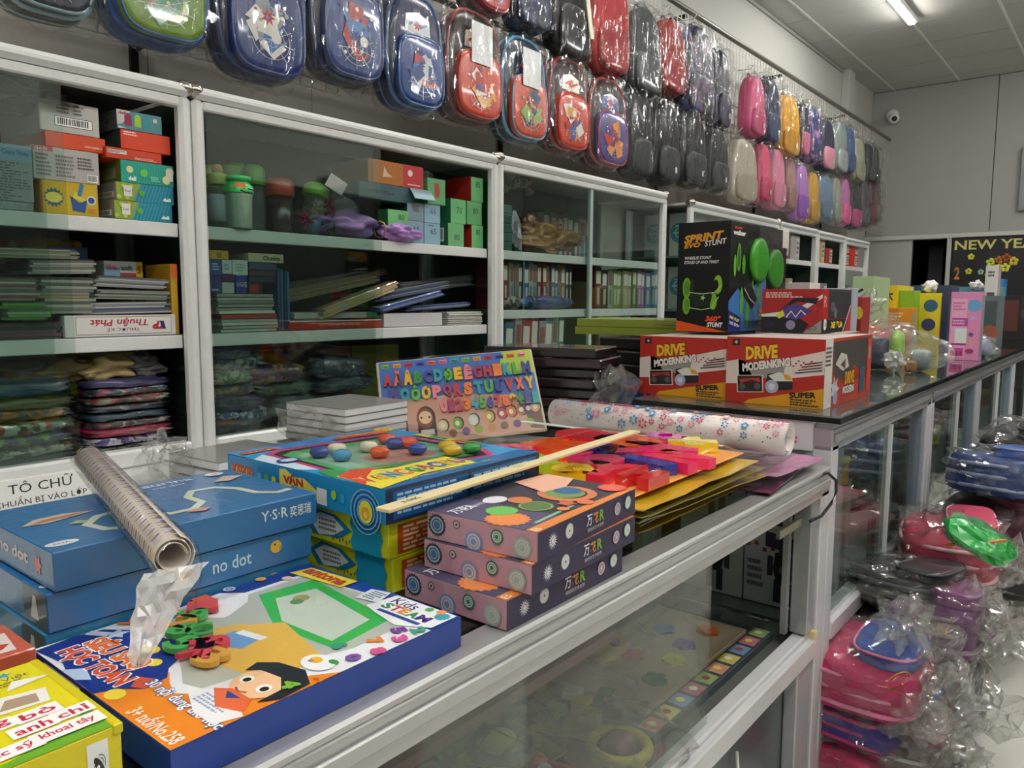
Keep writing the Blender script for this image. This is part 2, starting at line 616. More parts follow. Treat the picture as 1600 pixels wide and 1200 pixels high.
# festive board beyond the doorway
fb = tag(ob('festive_board', MB().box(-1.55, Y1 - .005, .9, 1.2, Y1 + .028, 1.94, .003), mat('1b1d22', .35)), 'black festive display board with gold letters and yellow flowers on the back wall', 'display board')
am = MB()
art(am, (-1.55, Y1 - .005, .9), (1, 0, 0), (0, 0, 1), 2.75, 1.04, [
    ('t', 'NEW YEAR', .15, .93, .285, .09, 'd8cf7a', {'bold': .02}),
    ('t', '2', .02, .66, .018, .12, 'c9782c', {'bold': .03}), ('t', '0', .02, .42, .018, .12, 'c9782c', {'bold': .03})])
ob('lettering', am, artmat(.5), fb)
for i, (px, py, s_) in enumerate([(1517, 401, .05), (1513, 424, .05), (1548, 410, .07), (1560, 407, .07), (1572, 403, .07), (1556, 417, .07), (1583, 408, .07), (1570, 418, .07), (1545, 430, .06), (1532, 425, .045)]):
    p = on_y(px, py, Y1 - .02)
    am = MB()
    c = ['e5df45', 'e5df45', 'cfe04a', 'b8742e', 'a85a2a', 'e5df45', 'e0c93c', 'd8e04c', 'dfe36a', '8fc7a0'][i]
    for k in range(5):
        g = 2 * PI * k / 5 + .3
        am.lathe([(s_ * .3, 0), (s_ * .26, .006)], 8, (0, 0, 0))
        am.v[-16:] = [(x + math.cos(g) * s_ * .38, y + math.sin(g) * s_ * .38, z) for x, y, z in am.v[-16:]]
    ob('paper_flower', am, mat(c, .6), fb, (p.x, Y1 - .007, p.z), (PI / 2, 0, 0))
# security camera
p = on_y(1392, 183, Y1 - .08)
sc = thing('security_camera', 'white dome security camera high on the back wall', 'camera', (p.x, Y1 + .008, p.z))
ob('mount', MB().lathe([(.06, 0), (.06, .03), (.035, .04)], 18), WHITE, sc, (0, 0, .03), (PI / 2, 0, 0))
ob('housing', MB().lathe([(.045, 0), (.05, .05), (.05, .1), (.04, .115)], 18), WHITE, sc, (0, -.03, 0), (PI / 2 + .25, 0, .45))
ob('lens', MB().lathe([(.026, 0), (.026, .01), (.015, .014)], 16), BLACK, sc, (.047, -.138, -.03), (PI / 2 + .25, 0, .45))
p = on_y(1600, 280, Y1)
tag(ob('wall_box', MB().box(-.1, -.05, -.3, .1, 0, .3, .005), mat('8d8f90', .5), None, (p.x + .07, Y1 + .008, p.z)), 'tall grey service box on the back wall', 'service box')
# ceiling lamps: tubes that light the shop, the last three added for evener exposure
EM = bpy.data.materials.new('lamp_glow')
EM.use_nodes = True
b = EM.node_tree.nodes['Principled BSDF']
b.inputs['Emission Color'].default_value = (1, .985, .94, 1)
b.inputs['Emission Strength'].default_value = TUBE_STRENGTH
TL = ['ceiling tube lamp in view over the bagged backpacks', 'ceiling tube lamp above the tall glass counter', 'ceiling tube lamp over the entrance end of the cabinets', 'ceiling tube lamp above the middle of the aisle', 'ceiling tube lamp over the near end of the aisle', 'ceiling tube lamp at the far end of the aisle', 'ceiling tube lamp by the far side wall', 'ceiling tube lamp by the middle of the side wall', 'ceiling tube lamp by the near side wall', 'ceiling tube lamp behind the camera over the aisle', 'ceiling tube lamp over the aisle beside the low counter', 'ceiling tube lamp over the aisle beside the tall counter']
for (x, y), lb in zip(TUBE_SPOTS, TL):
    t = thing('tube_lamp', 'long white ' + lb, 'lamp', (x, y, ZC - .005))
    ob('lamp_base', MB().box(-.035, 0, -.04, .035, 1.2, 0, .003), WHITE, t)
    ob('glowing_tube', MB().box(-.024, .01, -.056, .024, 1.19, -.0405, .006), EM, t)


# ================================================================ glass cabinets on the left
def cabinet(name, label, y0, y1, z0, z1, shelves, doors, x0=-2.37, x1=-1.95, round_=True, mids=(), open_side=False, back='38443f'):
    t = thing(name, label, 'cabinet', ((x0 + x1) / 2, y0, z0))
    ox, oy, oz = (x0 + x1) / 2, y0, z0

    def part(n, mb, m):
        o = ob(n, mb, m, t, (-ox, -oy, -oz))
        return o
    w = .034
    for yy in (y0, y1 - w):
        mb = MB()
        if round_:
            mb.box(x1 - .04, yy, z0, x1 - .002, yy + w, z1 - .03, .01)
        else:
            mb.box(x1 - .04, yy, z0, x1 - .002, yy + w, z1 - .03, .003)
        part('post', mb, ALU)
        part('post', MB().box(x0, yy, z0, x0 + .03, yy + w, z1 - .03, .003), ALU)
    part('top_rail', MB().box(x1 - .045, y0, z1 - .032, x1 + .006, y1, z1, .012).box(x1 - .04, y0 + .03, z1 - .058, x1 - .004, y1 - .03, z1 - .034, .004), ALU)
    part('bottom_rail', MB().box(x1 - .045, y0 + w, z0, x1 - .002, y1 - w, z0 + .045, .006), ALU)
    part('top_board', MB().box(x0, y0 + .01, z1 - .02, x1 - .046, y1 - .01, z1 - .006), mat('c0bfb8', .5))
    if round_:
        part('corner_cap', MB().blob((x1 - .018, y1 - .012, z1 - .01), (.028, .026, .022), 1, 0, sub=2), mat('b5b0a6', .2, .9))
        part('corner_cap', MB().blob((x1 - .018, y0 + .012, z1 - .01), (.028, .026, .022), 1, 0, sub=2), mat('b5b0a6', .2, .9))
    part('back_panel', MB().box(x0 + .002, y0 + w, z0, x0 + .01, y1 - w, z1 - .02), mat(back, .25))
    for k, yy in enumerate((y0 + .012, y1 - .017)):
        part('side_pane', MB().box(x0 + .03, yy, z0 + .01, x1 - .045, yy + .005, z1 - .035), GLASS if open_side or k == 1 else mat('4b5753', .3))
    part('floor_board', MB().box(x0 + .012, y0 + .02, z0, x1 - .046, y1 - .02, z0 + .012), mat('8b908c', .5))
    for z in shelves:
        s_ = part('shelf', MB().box(x0 + .012, y0 + .02, z - .012, x1 - .05, y1 - .02, z, .001), mat('70807a', .3))
        ob('shelf_edge', MB().box(x1 - .049, y0 + w, z - .036, x1 - .034, y1 - w, z - .001, .002), ALU, s_)
    for a, b_, dx in doors:
        d = part('glass_door', MB().box(x1 - .018 - dx, a, z0 + .046, x1 - .013 - dx, b_, z1 - .06), GLASS)
    for a in mids:
        part('door_stile', MB().box(x1 - .026, a, z0 + .046, x1 - .008, a + .022, z1 - .06, .002), mat('9fb0aa', .3))
    return t


Z1, Z2, ZB = 1.497, 1.205, .92
cabinet('glass_cabinet', 'white framed glass cabinet at the left edge, holding boxes and rulers', -.13, 1.087, ZB - .045, 1.85, [Z2, Z1], [(-.1, .775, 0), (.1, .735, .014)])
cabinet('glass_cabinet', 'white framed glass cabinet holding green bottles and numbered green cartons', 1.09, 2.327, ZB - .045, 1.85, [Z2, Z1], [(1.13, 1.74, 0), (1.14, 1.72, .014)])
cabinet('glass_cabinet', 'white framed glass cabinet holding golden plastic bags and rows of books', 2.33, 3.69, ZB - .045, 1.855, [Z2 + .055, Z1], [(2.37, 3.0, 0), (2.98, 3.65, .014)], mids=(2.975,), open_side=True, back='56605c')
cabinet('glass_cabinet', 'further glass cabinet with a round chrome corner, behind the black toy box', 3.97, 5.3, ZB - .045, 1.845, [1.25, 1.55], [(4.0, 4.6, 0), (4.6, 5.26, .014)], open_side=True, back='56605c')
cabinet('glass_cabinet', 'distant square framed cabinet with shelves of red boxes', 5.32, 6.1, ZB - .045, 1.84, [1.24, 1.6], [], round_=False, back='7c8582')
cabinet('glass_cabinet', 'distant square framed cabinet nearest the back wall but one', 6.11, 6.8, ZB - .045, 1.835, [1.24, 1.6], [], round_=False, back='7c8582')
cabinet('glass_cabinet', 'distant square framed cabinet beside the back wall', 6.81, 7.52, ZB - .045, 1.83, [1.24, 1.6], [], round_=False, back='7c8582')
# base the cabinets stand on and the worktop in front of them
bc = thing('base_counter', 'long white base counter under the glass cabinets', 'counter', (-1.9, -.1, 0))
ob('carcass', MB().box(-.47, 0, 0, .66, 3.6, .86, .003), mat('cfd0cc', .5), bc)
ob('worktop', MB().box(-.47, -.01, .861, .68, 3.65, .874, .003), mat('cfd2d0', .3), bc)
bc2 = thing('base_counter', 'white base counter under the far cabinets behind the toys', 'counter', (-1.9, 3.7, 0))
ob('carcass', MB().box(-.47, 0, 0, .3, 4.0, .86, .003), mat('cfd0cc', .5), bc2)
ob('worktop', MB().box(-.47, 0, .861, .3, 4.0, .874, .003), mat('cfd2d0', .3), bc2)


# ================================================================ counters
def counter(name, label, y0, y1, zt, x0=-1.15, x1=-.593, zb=.42, doors=(), black=True, shelf=None, ends=True):
    t = thing(name, label, 'counter', (x1, y0, 0))

    def part(n, mb, m, par=None):
        return ob(n, mb, m, t if par is None else par, (-x1, -y0, 0))
    w = .055
    zr = zt - .012 if black else zt
    for yy in (y0, y1 - w):
        for xx in (x0, x1 - .05):
            part('post', MB().box(xx, yy, 0, xx + .05, yy + w, zr - .06, .003), mat('cdcdd0', .35, .0, .2))
    part('top_rail', MB().box(x1 - .05, y0, zr - .075, x1, y1, zr - .014, .004).box(x1 - .046, y0 + .001, zr - .014, x1 + .004, y1 - .001, zr, .004).box(x1, y0 + .01, zr - .05, x1 + .006, y1 - .01, zr - .03, .002), mat('bfbfbf', .28, .55))
    part('top_rail', MB().box(x0, y0, zr - .06, x0 + .045, y1, zr, .003), ALU2)
    part('end_rail', MB().box(x0 + .045, y0, zr - .08, x1 - .05, y0 + .04, zr - .001, .003), mat('d4d4d6', .35))
    part('end_rail', MB().box(x0 + .045, y1 - .04, zr - .06, x1 - .05, y1, zr - .001, .003), mat('d4d4d6', .35))
    part('bottom_rail', MB().box(x1 - .05, y0 + w, zb - .03, x1 + .004, y1 - w, zb + .022, .004).box(x1 - .046, y0 + w, zb + .022, x1 - .012, y1 - w, zb + .035, .003), mat('d2d2d4', .3, .0, .3))
    part('bottom_rail', MB().box(x0, y0 + w, zb - .03, x0 + .04, y1 - w, zb + .02, .003), ALU2)
    part('case_floor', MB().box(x0 + .041, y0 + .01, zb + .002, x1 - .051, y1 - .01, zb + .01), mat('5b625b', .12))
    if black:
        part('edge_strip', MB().box(x0 - .021, y0 - .009, zr + .001, x1 + .019, y0 + .002, zt + .003).box(x1 + .011, y0 + .002, zr + .001, x1 + .019, y1 - .002, zt + .003), mat('0c0f10', .25))
        part('glass_top', MB().box(x0 - .02, y0 - .008, zt + .0035, x1 + .018, y1 - .002, zt + .008), GLASS_TALL)
    else:
        part('glass_top', MB().box(x0 + .046, y0 + .042, zt - .009, x1 - .051, y1 - .041, zt - .001), GLASS_TOP)
    part('back_pane', MB().box(x0 + .01, y0 + w, zb + .02, x0 + .016, y1 - w, zr - .06), mat('3d4542', .25))
    if shelf:
        part('shelf', MB().box(x0 + .05, y0 + .06, shelf - .006, x1 - .25, y1 - .06, shelf), GLASS_TOP)
    for a, b_, dx in doors:
        part('glass_door', MB().box(x1 - .016 - dx, a, zb + .036, x1 - .011 - dx, b_, zr - .076), GLASS)
    return t, part


fc, part = counter('glass_counter', 'low glass display counter in front, toys and boxed games on top', -1.0, 2.03, .88, doors=[(-.9, .78, 0), (.6, 1.392, .016)], black=False)
part('door_jamb', MB().box(-.645, 1.925, .458, -.6, 1.972, .804, .003).box(-.66, 1.9, .458, -.646, 1.92, .804), mat('a9acad', .3, .4))
part('door_stop', MB().box(-.615, 1.955, .44, -.588, 1.974, .462, .002), mat('d9c894', .5))
part('lower_panel', MB().box(-.64, -.9, .05, -.63, 1.94, .38), mat('525a5c', .2))
part('lower_rail', MB().box(-.645, -.94, .0, -.59, 1.97, .05, .003), ALU2)
part('lower_stile', MB().box(-.63, 1.86, .05, -.596, 1.96, .385, .003), mat('b4b6b8', .35, .3))
for i, (a, b_) in enumerate([(2.04, 3.245), (3.255, 4.37), (4.38, 5.7), (5.71, 7.4)]):
    lb = ['tall glass counter unit carrying the red car toy boxes', 'second unit of the tall glass counter, carrying the pink toy box', 'third unit of the tall glass counter, beyond the pink box', 'last unit of the tall glass counter, nearest the back wall'][i]
    mid = (a + b_) / 2
    t, part = counter('glass_counter', lb, a, b_, 1.0, doors=[(a + .06, mid + .02, 0), (mid - .04, b_ - .06, .016)])
    part('pane_edge', MB().box(-.604, mid + .018, .457, -.592, mid + .026, .91), mat('e8ecea', .3))
    part('door_jamb', MB().box(-.64, b_ - .1, .457, -.6, b_ - .06, .91, .003), mat('8c98a6', .35, .2))
# cable lock looped out of the corner of the low counter
ck = thing('cable_lock', 'thin black cable lock looped at the corner of the low counter', 'lock', (-.6, 1.93, .85))
ob('cable', MB().tube([(.0, .0, .02), (.015, .05, .022), (.03, .075, 0), (.03, .08, -.03), (.022, .07, -.06), (.012, .03, -.085), (.0, -.02, -.09)], .004, 8), mat('1d1b26', .3), ck)
ob('metal_bar', MB().box(-.03, -.17, -.105, -.018, -.02, -.085, .002), mat('a9a58c', .3, .7), ck)
# phone charger cable under the low counter
tag(ob('white_cable', MB().tube([(-.62, 1.55, .32), (-.618, 1.56, .25), (-.62, 1.6, .2), (-.615, 1.58, .12), (-.62, 1.62, .06)], .004, 6), WHITE), 'thin white cable hanging under the low glass counter', 'cable')
def at_d(x, y, D):
    return ray(x, y) * (D / FPX) + Vector((0, 0, CAMZ))


_G3 = {}


def solid(txt, bold=.03, depth=.12):
    """a letter or number as a solid: unit width and height, depth in units of its height"""
    k = (txt, bold, depth)
    if k in _G3:
        return _G3[k]
    cu = bpy.data.curves.new('letter', 'FONT')
    cu.body = txt
    cu.offset = bold
    cu.extrude = .5
    cu.resolution_u = 3
    o = bpy.data.objects.new('letter', cu)
    COL.objects.link(o)
    me = bpy.data.meshes.new_from_object(o.evaluated_get(bpy.context.evaluated_depsgraph_get()))
    v = [q.co[:] for q in me.vertices]
    f = [tuple(p.vertices) for p in me.polygons]
    bpy.data.meshes.remove(me)
    bpy.data.objects.remove(o)
    bpy.data.curves.remove(cu)
    x0, x1 = min(q[0] for q in v), max(q[0] for q in v)
    y0, y1 = min(q[1] for q in v), max(q[1] for q in v)
    v = [((a - (x0 + x1) / 2) / (x1 - x0), (b_ - (y0 + y1) / 2) / (y1 - y0), (c + .5)) for a, b_, c in v]
    _G3[k] = (v, f)
    return v, f


def letter(mb, txt, cx, cy, w, h, z0, dz, rot=0, bold=.03):
    v, f = solid(txt, bold)
    c, s_ = math.cos(R(rot)), math.sin(R(rot))
    return mb.add([(cx + x * w * c - y * h * s_, cy + x * w * s_ + y * h * c, z0 + z * dz) for x, y, z in v], f)


ZT = .881
# ---------------------------------------------------------------- learning box with numbers window
it = [('r', 0, 0, 1, 1, 'eceef2'), ('p', [(0, .25), (.0, 1), (1, 1), (1, .86), (.62, .86), (.52, .94), (.1, .9), (.1, .6), (.3, .5), (.12, .36)], '1b3f9e'),
      ('p', [(.46, 0), (1, 0), (1, .5), (.93, .42), (.86, .36), (.8, .2), (.7, .14), (.62, .16), (.55, .19), (.5, .13)], 'ee8a1c'),
      ('p', [(.06, .3), (.12, .36), (.3, .42), (.26, .55), (.13, .62), (.1, .66), (.02, .6)], 'f3f1f6'),
      ('p', [(.13, .66), (.13, .9), (.5, .93), (.88, .87), (.89, .62), (.84, .5), (.78, .4), (.74, .2), (.66, .18), (.56, .22), (.5, .24), (.3, .38), (.2, .36), (.17, .42), (.28, .5), (.2, .62)], 'b7bcb2'),
      ('p', [(.17, .68), (.2, .9), (.8, .84), (.84, .58), (.5, .56)], '36b84e'), ('p', [(.26, .7), (.3, .85), (.74, .79), (.78, .61), (.48, .6)], 'c9d6c6'),
      ('c', .34, .76, .03, 'a7a25b'), ('c', .36, .73, .024, '5f8f58'),
      ('p', [(.33, .42), (.38, .5), (.42, .52), (.5, .6), (.84, .53), (.9, .34), (.62, .3), (.56, .36), (.4, .35)], 'e6b84c'),
      ('p', [(.42, .38), (.42, .46), (.56, .48), (.58, .4), (.5, .37)], '6f9fd6'), ('p', [(.44, .45), (.44, .48), (.57, .5), (.57, .47)], 'e9eef4'),
      ('p', [(.02, .0), (.0, .12), (.02, .2), (.14, .27), (.34, .3), (.47, .26), (.52, .2), (.58, .17), (.6, .1), (.54, .06), (.5, 0), (.3, -.0), (.2, .02)], '17318c'),
      ('s', .1, .21, .04, 'c3d4ec', 5, .5), ('r', .0, .16, .09, .19, 'cfdcf0', 30), ('c', .33, .225, .024, 'f2d42c', 1.5), ('c', .44, .19, .022, 'f4dc3a', 1.2), ('p', [(.5, .12), (.57, .15), (.6, .1), (.55, .08)], 'e05a34'),
      ('c', .56, .035, .026, 'f4dc3a', 1.3), ('p', [(.25, .0), (.3, .05), (.4, .03), (.36, 0)], 'b9cdea'),
      ('t', 'SIÊU SAO', .265, .16, .36, .085, 'f0772c', {'out': 'ffffff', 'ow': .09, 'bold': .05, 'rot': 4}),
      ('t', 'HỌC TOÁN', .3, .075, .42, .095, 'dd5326', {'out': 'ffffff', 'ow': .09, 'bold': .05, 'rot': 3}),
      ('t', '30 nội dung thẻ học', .785, .125, .44, .05, 'ffffff', {'out': '2a4aa8', 'ow': .06, 'bold': .02}),
      ('t', '3+ tuổi/No.258', .84, .035, .28, .055, 'fff3df', {'bold': .02}),
      ('p', [(.7, .18), (.86, .24), (1.0, .19), (.97, .12), (.86, .12), (.74, .16)], 'f4f4f6'), ('lines', .78, .15, .95, .2, 4, '9aa6c8'),
      ('c', .86, .31, .075, 'f6c79a', 1.15), ('p', [(.72, .38), (.78, .42), (.9, .44), (.99, .4), (1.0, .3), (.96, .25), (.95, .33), (.88, .37), (.78, .36), (.74, .33)], '17202a'),
      ('c', .8, .305, .02, 'ffffff'), ('c', .9, .305, .022, 'ffffff'), ('c', .805, .303, .012, '20150e'), ('c', .905, .303, .013, '20150e'), ('l', [(.82, .26), (.85, .25), (.88, .262)], .007, 'b24a2a'),
      ('p', [(.77, .22), (.82, .25), (.93, .25), (.98, .2), (.88, .17)], 'e5683a'), ('p', [(.82, .235), (.86, .21), (.9, .235)], '27408f'),
      ('p', [(.62, .86), (.64, .99), (.99, .99), (.99, .87), (.86, .81), (.7, .84)], 'f4f5f8'),
      ('t', 'Kids', .74, .955, .14, .05, '1d2b6b', {'bold': .01}), ('t', 'S', .695, .905, .05, .045, '2a8f76', {'bold': .05}), ('t', 'T', .745, .905, .05, .045, 'd9442f', {'bold': .05}), ('t', 'E', .795, .905, .045, .045, 'e2962b', {'bold': .05}), ('t', 'A', .845, .905, .055, .045, '2f8f4d', {'bold': .05}), ('t', 'M', .905, .905, .065, .045, '4a2d84', {'bold': .05}),
      ('r', .69, .855, .93, .872, '2746a0'), ('s', .95, .955, .03, '3aa0b8', 12, .8), ('s', .86, .97, .018, '69b35a', 12, .8), ('s', .915, .98, .02, 'ef9a5c', 12, .8),
      ('p', [(.52, .88), (.5, .97), (.6, .99), (.64, .9)], 'dfe6ef'), ('lines', .53, .9, .61, .97, 5, '3b4a66'),
      ('p', [(.05, .88), (.07, .97), (.38, .99), (.38, .91)], 'f0dc3c'), ('t', 'antona', .22, .945, .27, .055, 'c8372a', {'out': '2a7a3a', 'bold': .04}),
      ('r', .0, .5, .09, .56, 'ff6a3a'), ('c', .02, .64, .022, 'c9d8ec'), ('o', .02, .64, .008, .013, '25449c'), ('c', .1, .84, .02, 'f5d9c6'), ('c', .02, .77, .02, 'f0b94a'),
      ('c', .89, .49, .045, 'f4f5f8', 1.3), ('c', .87, .495, .018, 'f0b323', 1.2), ('r', .85, .475, .87, .49, '8c8f96'), ('c', .93, .52, .012, '3d9c4a', 1.6),
      ]
for s_, u, v, c in [('5', .91, .79, '7a3b98'), ('7', .91, .69, 'e68a35'), ('6', .84, .6, '2f9b86'), ('0', .955, .575, '7d55a8'), ('2', .97, .83, '3f9f86'), ('3', .97, .75, 'd54a96'), ('8', .985, .65, 'd4548f'), ('5', .07, .34, '7a3b98'), ('2', .12, .4, '3ba088'), ('3', .15, .31, 'd54aa6'), ('7', .04, .26, 'd8722e'), ('9', .985, .42, 'ef8a2c'), ('4', .95, .36, '7fb53a')]:
    it.append(('t', s_, u, v, .055, .05, c, {'bold': .07, 'rot': -20}))
sb = carton('learning_box', 'blue number learning box with a cartoon boy, nearest on the low counter', 'toy box', (-.765, .481, ZT), (.30, .362, .037), '0b3d9c', {'T': it, 'R': [('r', 0, 0, 1, 1, '0b3d9c')], 'F': [('r', .03, .1, .5, .95, '1a1c22'), ('bar', .1, .15, .4, .9)]}, coat=.3, rough=.35)
for s_, u, v, c, ro in [('6', .3, .24, '54b552', 30), ('9', .2, .32, '54b552', -40), ('C', .36, .27, '4cb350', 60), ('2', .24, .27, 'e8a23c', 20), ('4', .46, .22, 'd8404a', 40), ('8', .5, .25, 'd8404a', -20), ('7', .55, .21, 'e05560', 80), ('3', .6, .2, 'e0a83c', 10), ('5', .42, .19, '54b552', 0), ('X', .52, .195, 'cf3d46', 15), ('1', .15, .38, 'd8504a', -30)]:
    mb = MB()
    letter(mb, s_, -.15 + u * .3, -.181 + v * .362 + .035, .03, .036, .0405, .006, ro)
    ob('number_piece', mb, mat(c, .3), sb)
fm = MB()
n = 12
vs = [(-.11 + .22 * i / n, -.1 + .23 * j / n, .0478 + .0035 * math.sin(PI * i / n) * math.sin(PI * j / n) + .0015 * noise.noise((i * .9, j * .9, 3))) for j in range(n + 1) for i in range(n + 1)]
fm.add(vs, [(j * (n + 1) + i, j * (n + 1) + i + 1, (j + 1) * (n + 1) + i + 1, (j + 1) * (n + 1) + i) for j in range(n) for i in range(n)], None, True)
ob('window_film', fm, BLISTER, sb)
# ---------------------------------------------------------------- yellow flash card box and orange box
cards = [('r', 0, 0, 1, 1, 'e9dc10'), ('p', [(.55, 0), (.55, .09), (.75, .05), (.9, .12), (.99, .3), (.995, .1), (.99, 0)], '6fae2c'), ('t', 'Thẻ học tiếng Việt', .8, .87, .3, .07, '3a4a5a'), ('s', .9, .93, .04, '3aa0c8', 5, .4), ('s', .83, .82, .03, 'e8822c', 5, .4), ('lines', .75, .78, .93, .84, 2, '8f7a20'),
         ('p', [(.8, .5), (.84, .68), (.95, .63), (.93, .47)], 'f6f4ee'), ('p', [(.82, .53), (.85, .63), (.92, .6), (.91, .5)], 'b59a80'), ('p', [(.87, .72), (.9, .82), (.99, .76)], 'f3f2ee')]
for s_, u, v, w in [('ng', .79, .4, .09), ('bò', .885, .385, .11), ('chỉ', .945, .27, .1), ('anh', .85, .26, .11), ('bác sỹ', .77, .12, .15), ('khoai tây', .905, .13, .17), ('ô', .73, .27, .07)]:
    cards += [('r', u - w / 2, v - .055, u + w / 2 - .004, v + .055, 'fdfdfa'), ('t', s_, u - .002, v, w * .75, .07, 'cc2a50', {'bold': .02})]
carton('flash_card_box', 'bright yellow flash card box with red words at the bottom left corner', 'toy box', (-.7125, .105, ZT), (.175, .32, .074), 'e6d80e', {'Y': cards, 'R': [('t', 'tiếng Anh', .78, .45, .22, .3, '2b2b2b', {'bold': .01}), ('r', .915, .35, .965, .9, 'f4f4f4'), ('t', '🔊', .94, .6, .035, .3, '222222')]}, rough=.3, coat=.3)
ob('end_flap', MB().box(-.088, .153, .066, .089, .1612, .0752, .001), mat('d8c90c', .35), bpy.data.objects['flash_card_box'])
carton('orange_box', 'small shrink-wrapped orange box with a white letter behind the yellow box', 'toy box', (-.905, .18, ZT), (.09, .21, .062), 'cf5f42', {'Y': [('p', [(.55, .2), (.55, .8), (.96, .7), (.93, .1)], 'f1e3dc'), ('t', 'S', .78, .42, .3, .5, 'd0492f', {'bold': .06})], 'R': [('t', 'SÁCH', .6, .5, .5, .4, 'f1d8c8')]}, coat=1, rough=.4, bump=.25)
# ---------------------------------------------------------------- three blue connect-the-dots boxes
snake = [(.30, .12), (.22, .2), (.2, .35), (.27, .47), (.36, .5), (.43, .42), (.42, .3), (.46, .22), (.55, .22), (.62, .32), (.62, .48), (.68, .6), (.78, .58), (.83, .44), (.84, .28), (.9, .18), (.97, .2)]
bt = [('l', snake, .05, 'cfd8c4'), ('c', .06, .12, .04, 'e8eaec', 1.9), ('t', 'ENA', .06, .12, .05, .03, '444444'), ('p', [(.04, .55), (.12, .52), (.3, .6), (.2, .66), (.1, .64)], 'cdb9a4'), ('p', [(.06, .54), (.2, .57), (.28, .62), (.12, .6)], 'b06a50'), ('p', [(.16, .42), (.2, .38), (.23, .42), (.2, .46)], '9fb58c'),
      ('t', 'aurina', .68, .9, .22, .07, 'dfe8ea', {'bold': .01}), ('t', 'no dot', .66, .81, .14, .04, 'dfe8ea'), ('p', [(.5, .16), (.56, .12), (.6, .17), (.54, .2)], 'c98a68'), ('p', [(.82, .7), (.88, .66), (.98, .74), (.9, .8)], 'd6c2ae'), ('c', .9, .9, .045, 'e9e2e4', 1.4), ('s', .9, .9, .03, 'd06a6a', 7, .5), ('c', .38, .1, .015, 'c98a68', 2)]
bodies = ['2e7fa8', '2f72ad', '2b6da6']
for k, (z, cx, cy, lb) in enumerate([(ZT, -1.04, .49, 'bottom blue dot-game box of the stack, partly hidden by the number learning box'), (.929, -1.037, .493, 'middle blue dot-game box with a yellow chick on its side'), (.976, -1.032, .5, 'topmost blue dot-game box with a pale winding path printed on its lid')]):
    F = {'Y': bt, 'R': [('t', 'Y·S·R', .8, .62, .12, .32, 'dfe8ea', {'bold': .01}), ('t', '奕思瑞', .92, .58, .1, .36, 'dfe8ea', {'bold': .01})] if k == 2 else [('t', 'no dot', .64, .5, .16, .4, 'cfe0ea', {'bold': .01}), ('c', .83, .6, .2, 'e2b33a'), ('p', [(.845, .6), (.86, .55), (.845, .5)], 'd97a2c'), ('c', .825, .68, .03, '222222'), ('c', .45, .5, .2, 'b8693c', 1.2)],
         'F': [('t', 'no dot', .5, .55, .4, .34, 'e9d6dc', {'bold': .03}), ('s', .82, .5, .3, 'dd5548', 6, .5)] if k == 2 else [('r', .72, .05, 1.0, .98, '1d2733'), ('p', [(.8, .2), (.84, .8), (.87, .8), (.9, .2)], 'd8d8d4')]}
    carton('dot_game_box', lb, 'toy box', (cx, cy, z), (.24, .352, .0455 if k else .0475), bodies[k], F, rot=0, coat=1, rough=.4, bump=.12)
# ---------------------------------------------------------------- boxed magnet game on two yellow games
ye = {'F': [('p', [(.1, .1), (.5, .1), (.6, .5), (.4, .9), (.15, .8)], 'e8e81a'), ('p', [(.52, .12), (.46, .55), (.55, .9), (.68, .85), (.78, .5), (.7, .2)], '1d7fa8'), ('p', [(.56, .15), (.5, .55), (.57, .82), (.66, .78), (.73, .5), (.66, .25)], 'dfe3e4'), ('lines', .56, .3, .68, .7, 3, '6a6a6a')]
      + [('l', [(.8 + .035 * i, .98), (.79 + .035 * i, .75), (.81 + .035 * i, .5), (.795 + .035 * i, .25), (.805 + .035 * i, .02)], .3, '1e9bc0') for i in range(5)] + [('c', .66 + .022 * i, .16 + .05 * (i % 2), .05, ['b52a2a', '2a8a3a', '1e6fb0'][i % 3], .7) for i in range(6)],
      'R': [('r', .05, .08, .9, .9, 'c4551f'), ('lines', .08, .12, .8, .86, 6, 'efd9a8')]}
carton('bead_game_box', 'lower yellow game box with blue drips under the magnet game', 'toy box', (-.985, .895, ZT), (.36, .34, .05), 'd9dc1e', ye, rough=.35)
carton('bead_game_box', 'upper yellow game box with blue drips, directly under the magnet game', 'toy box', (-.985, .89, .932), (.36, .345, .053), 'd9dc1e', ye, rough=.35)
at_ = [('r', 0, 0, 1, 1, '2f9bd2'), ('r', 0, 0, 1, .1, '1566a8'), ('p', [(0, .5), (0, .8), (.09, .86), (.1, .6), (.08, .42)], 'cfe4f4'), ('p', [(.3, .86), (.0, .86), (0, 1), (1, 1), (1, .85)], '4a90d8'),
       ('p', [(.05, .3), (.1, .86), (.2, .9), (.78, .84), (.9, .7), (.88, .2), (.8, .1), (.1, .2)], 'c93a7a'),
       ('p', [(.08, .3), (.12, .82), (.2, .86), (.76, .81), (.86, .68), (.85, .22), (.78, .13), (.12, .25)], '20251f'),
       ('p', [(.1, .33), (.14, .78), (.22, .82), (.74, .77), (.82, .66), (.81, .25), (.75, .17), (.14, .29)], '5aa866'), ('p', [(.15, .36), (.18, .72), (.25, .75), (.7, .7), (.76, .6), (.75, .3), (.7, .24), (.2, .34)], '93b9a4'), ('c', .5, .4, .13, 'b98a7c', 1.3),
       ('p', [(0, .02), (.02, .3), (.12, .3), (.3, .24), (.62, .24), (.62, .06), (.3, .08)], 'f1e040'), ('p', [(.0, .1), (.03, .3), (.14, .34), (.24, .3), (.1, .2)], 'd94a25'), ('p', [(0, .28), (.02, .4), (.09, .42), (.12, .33)], '37963e')]
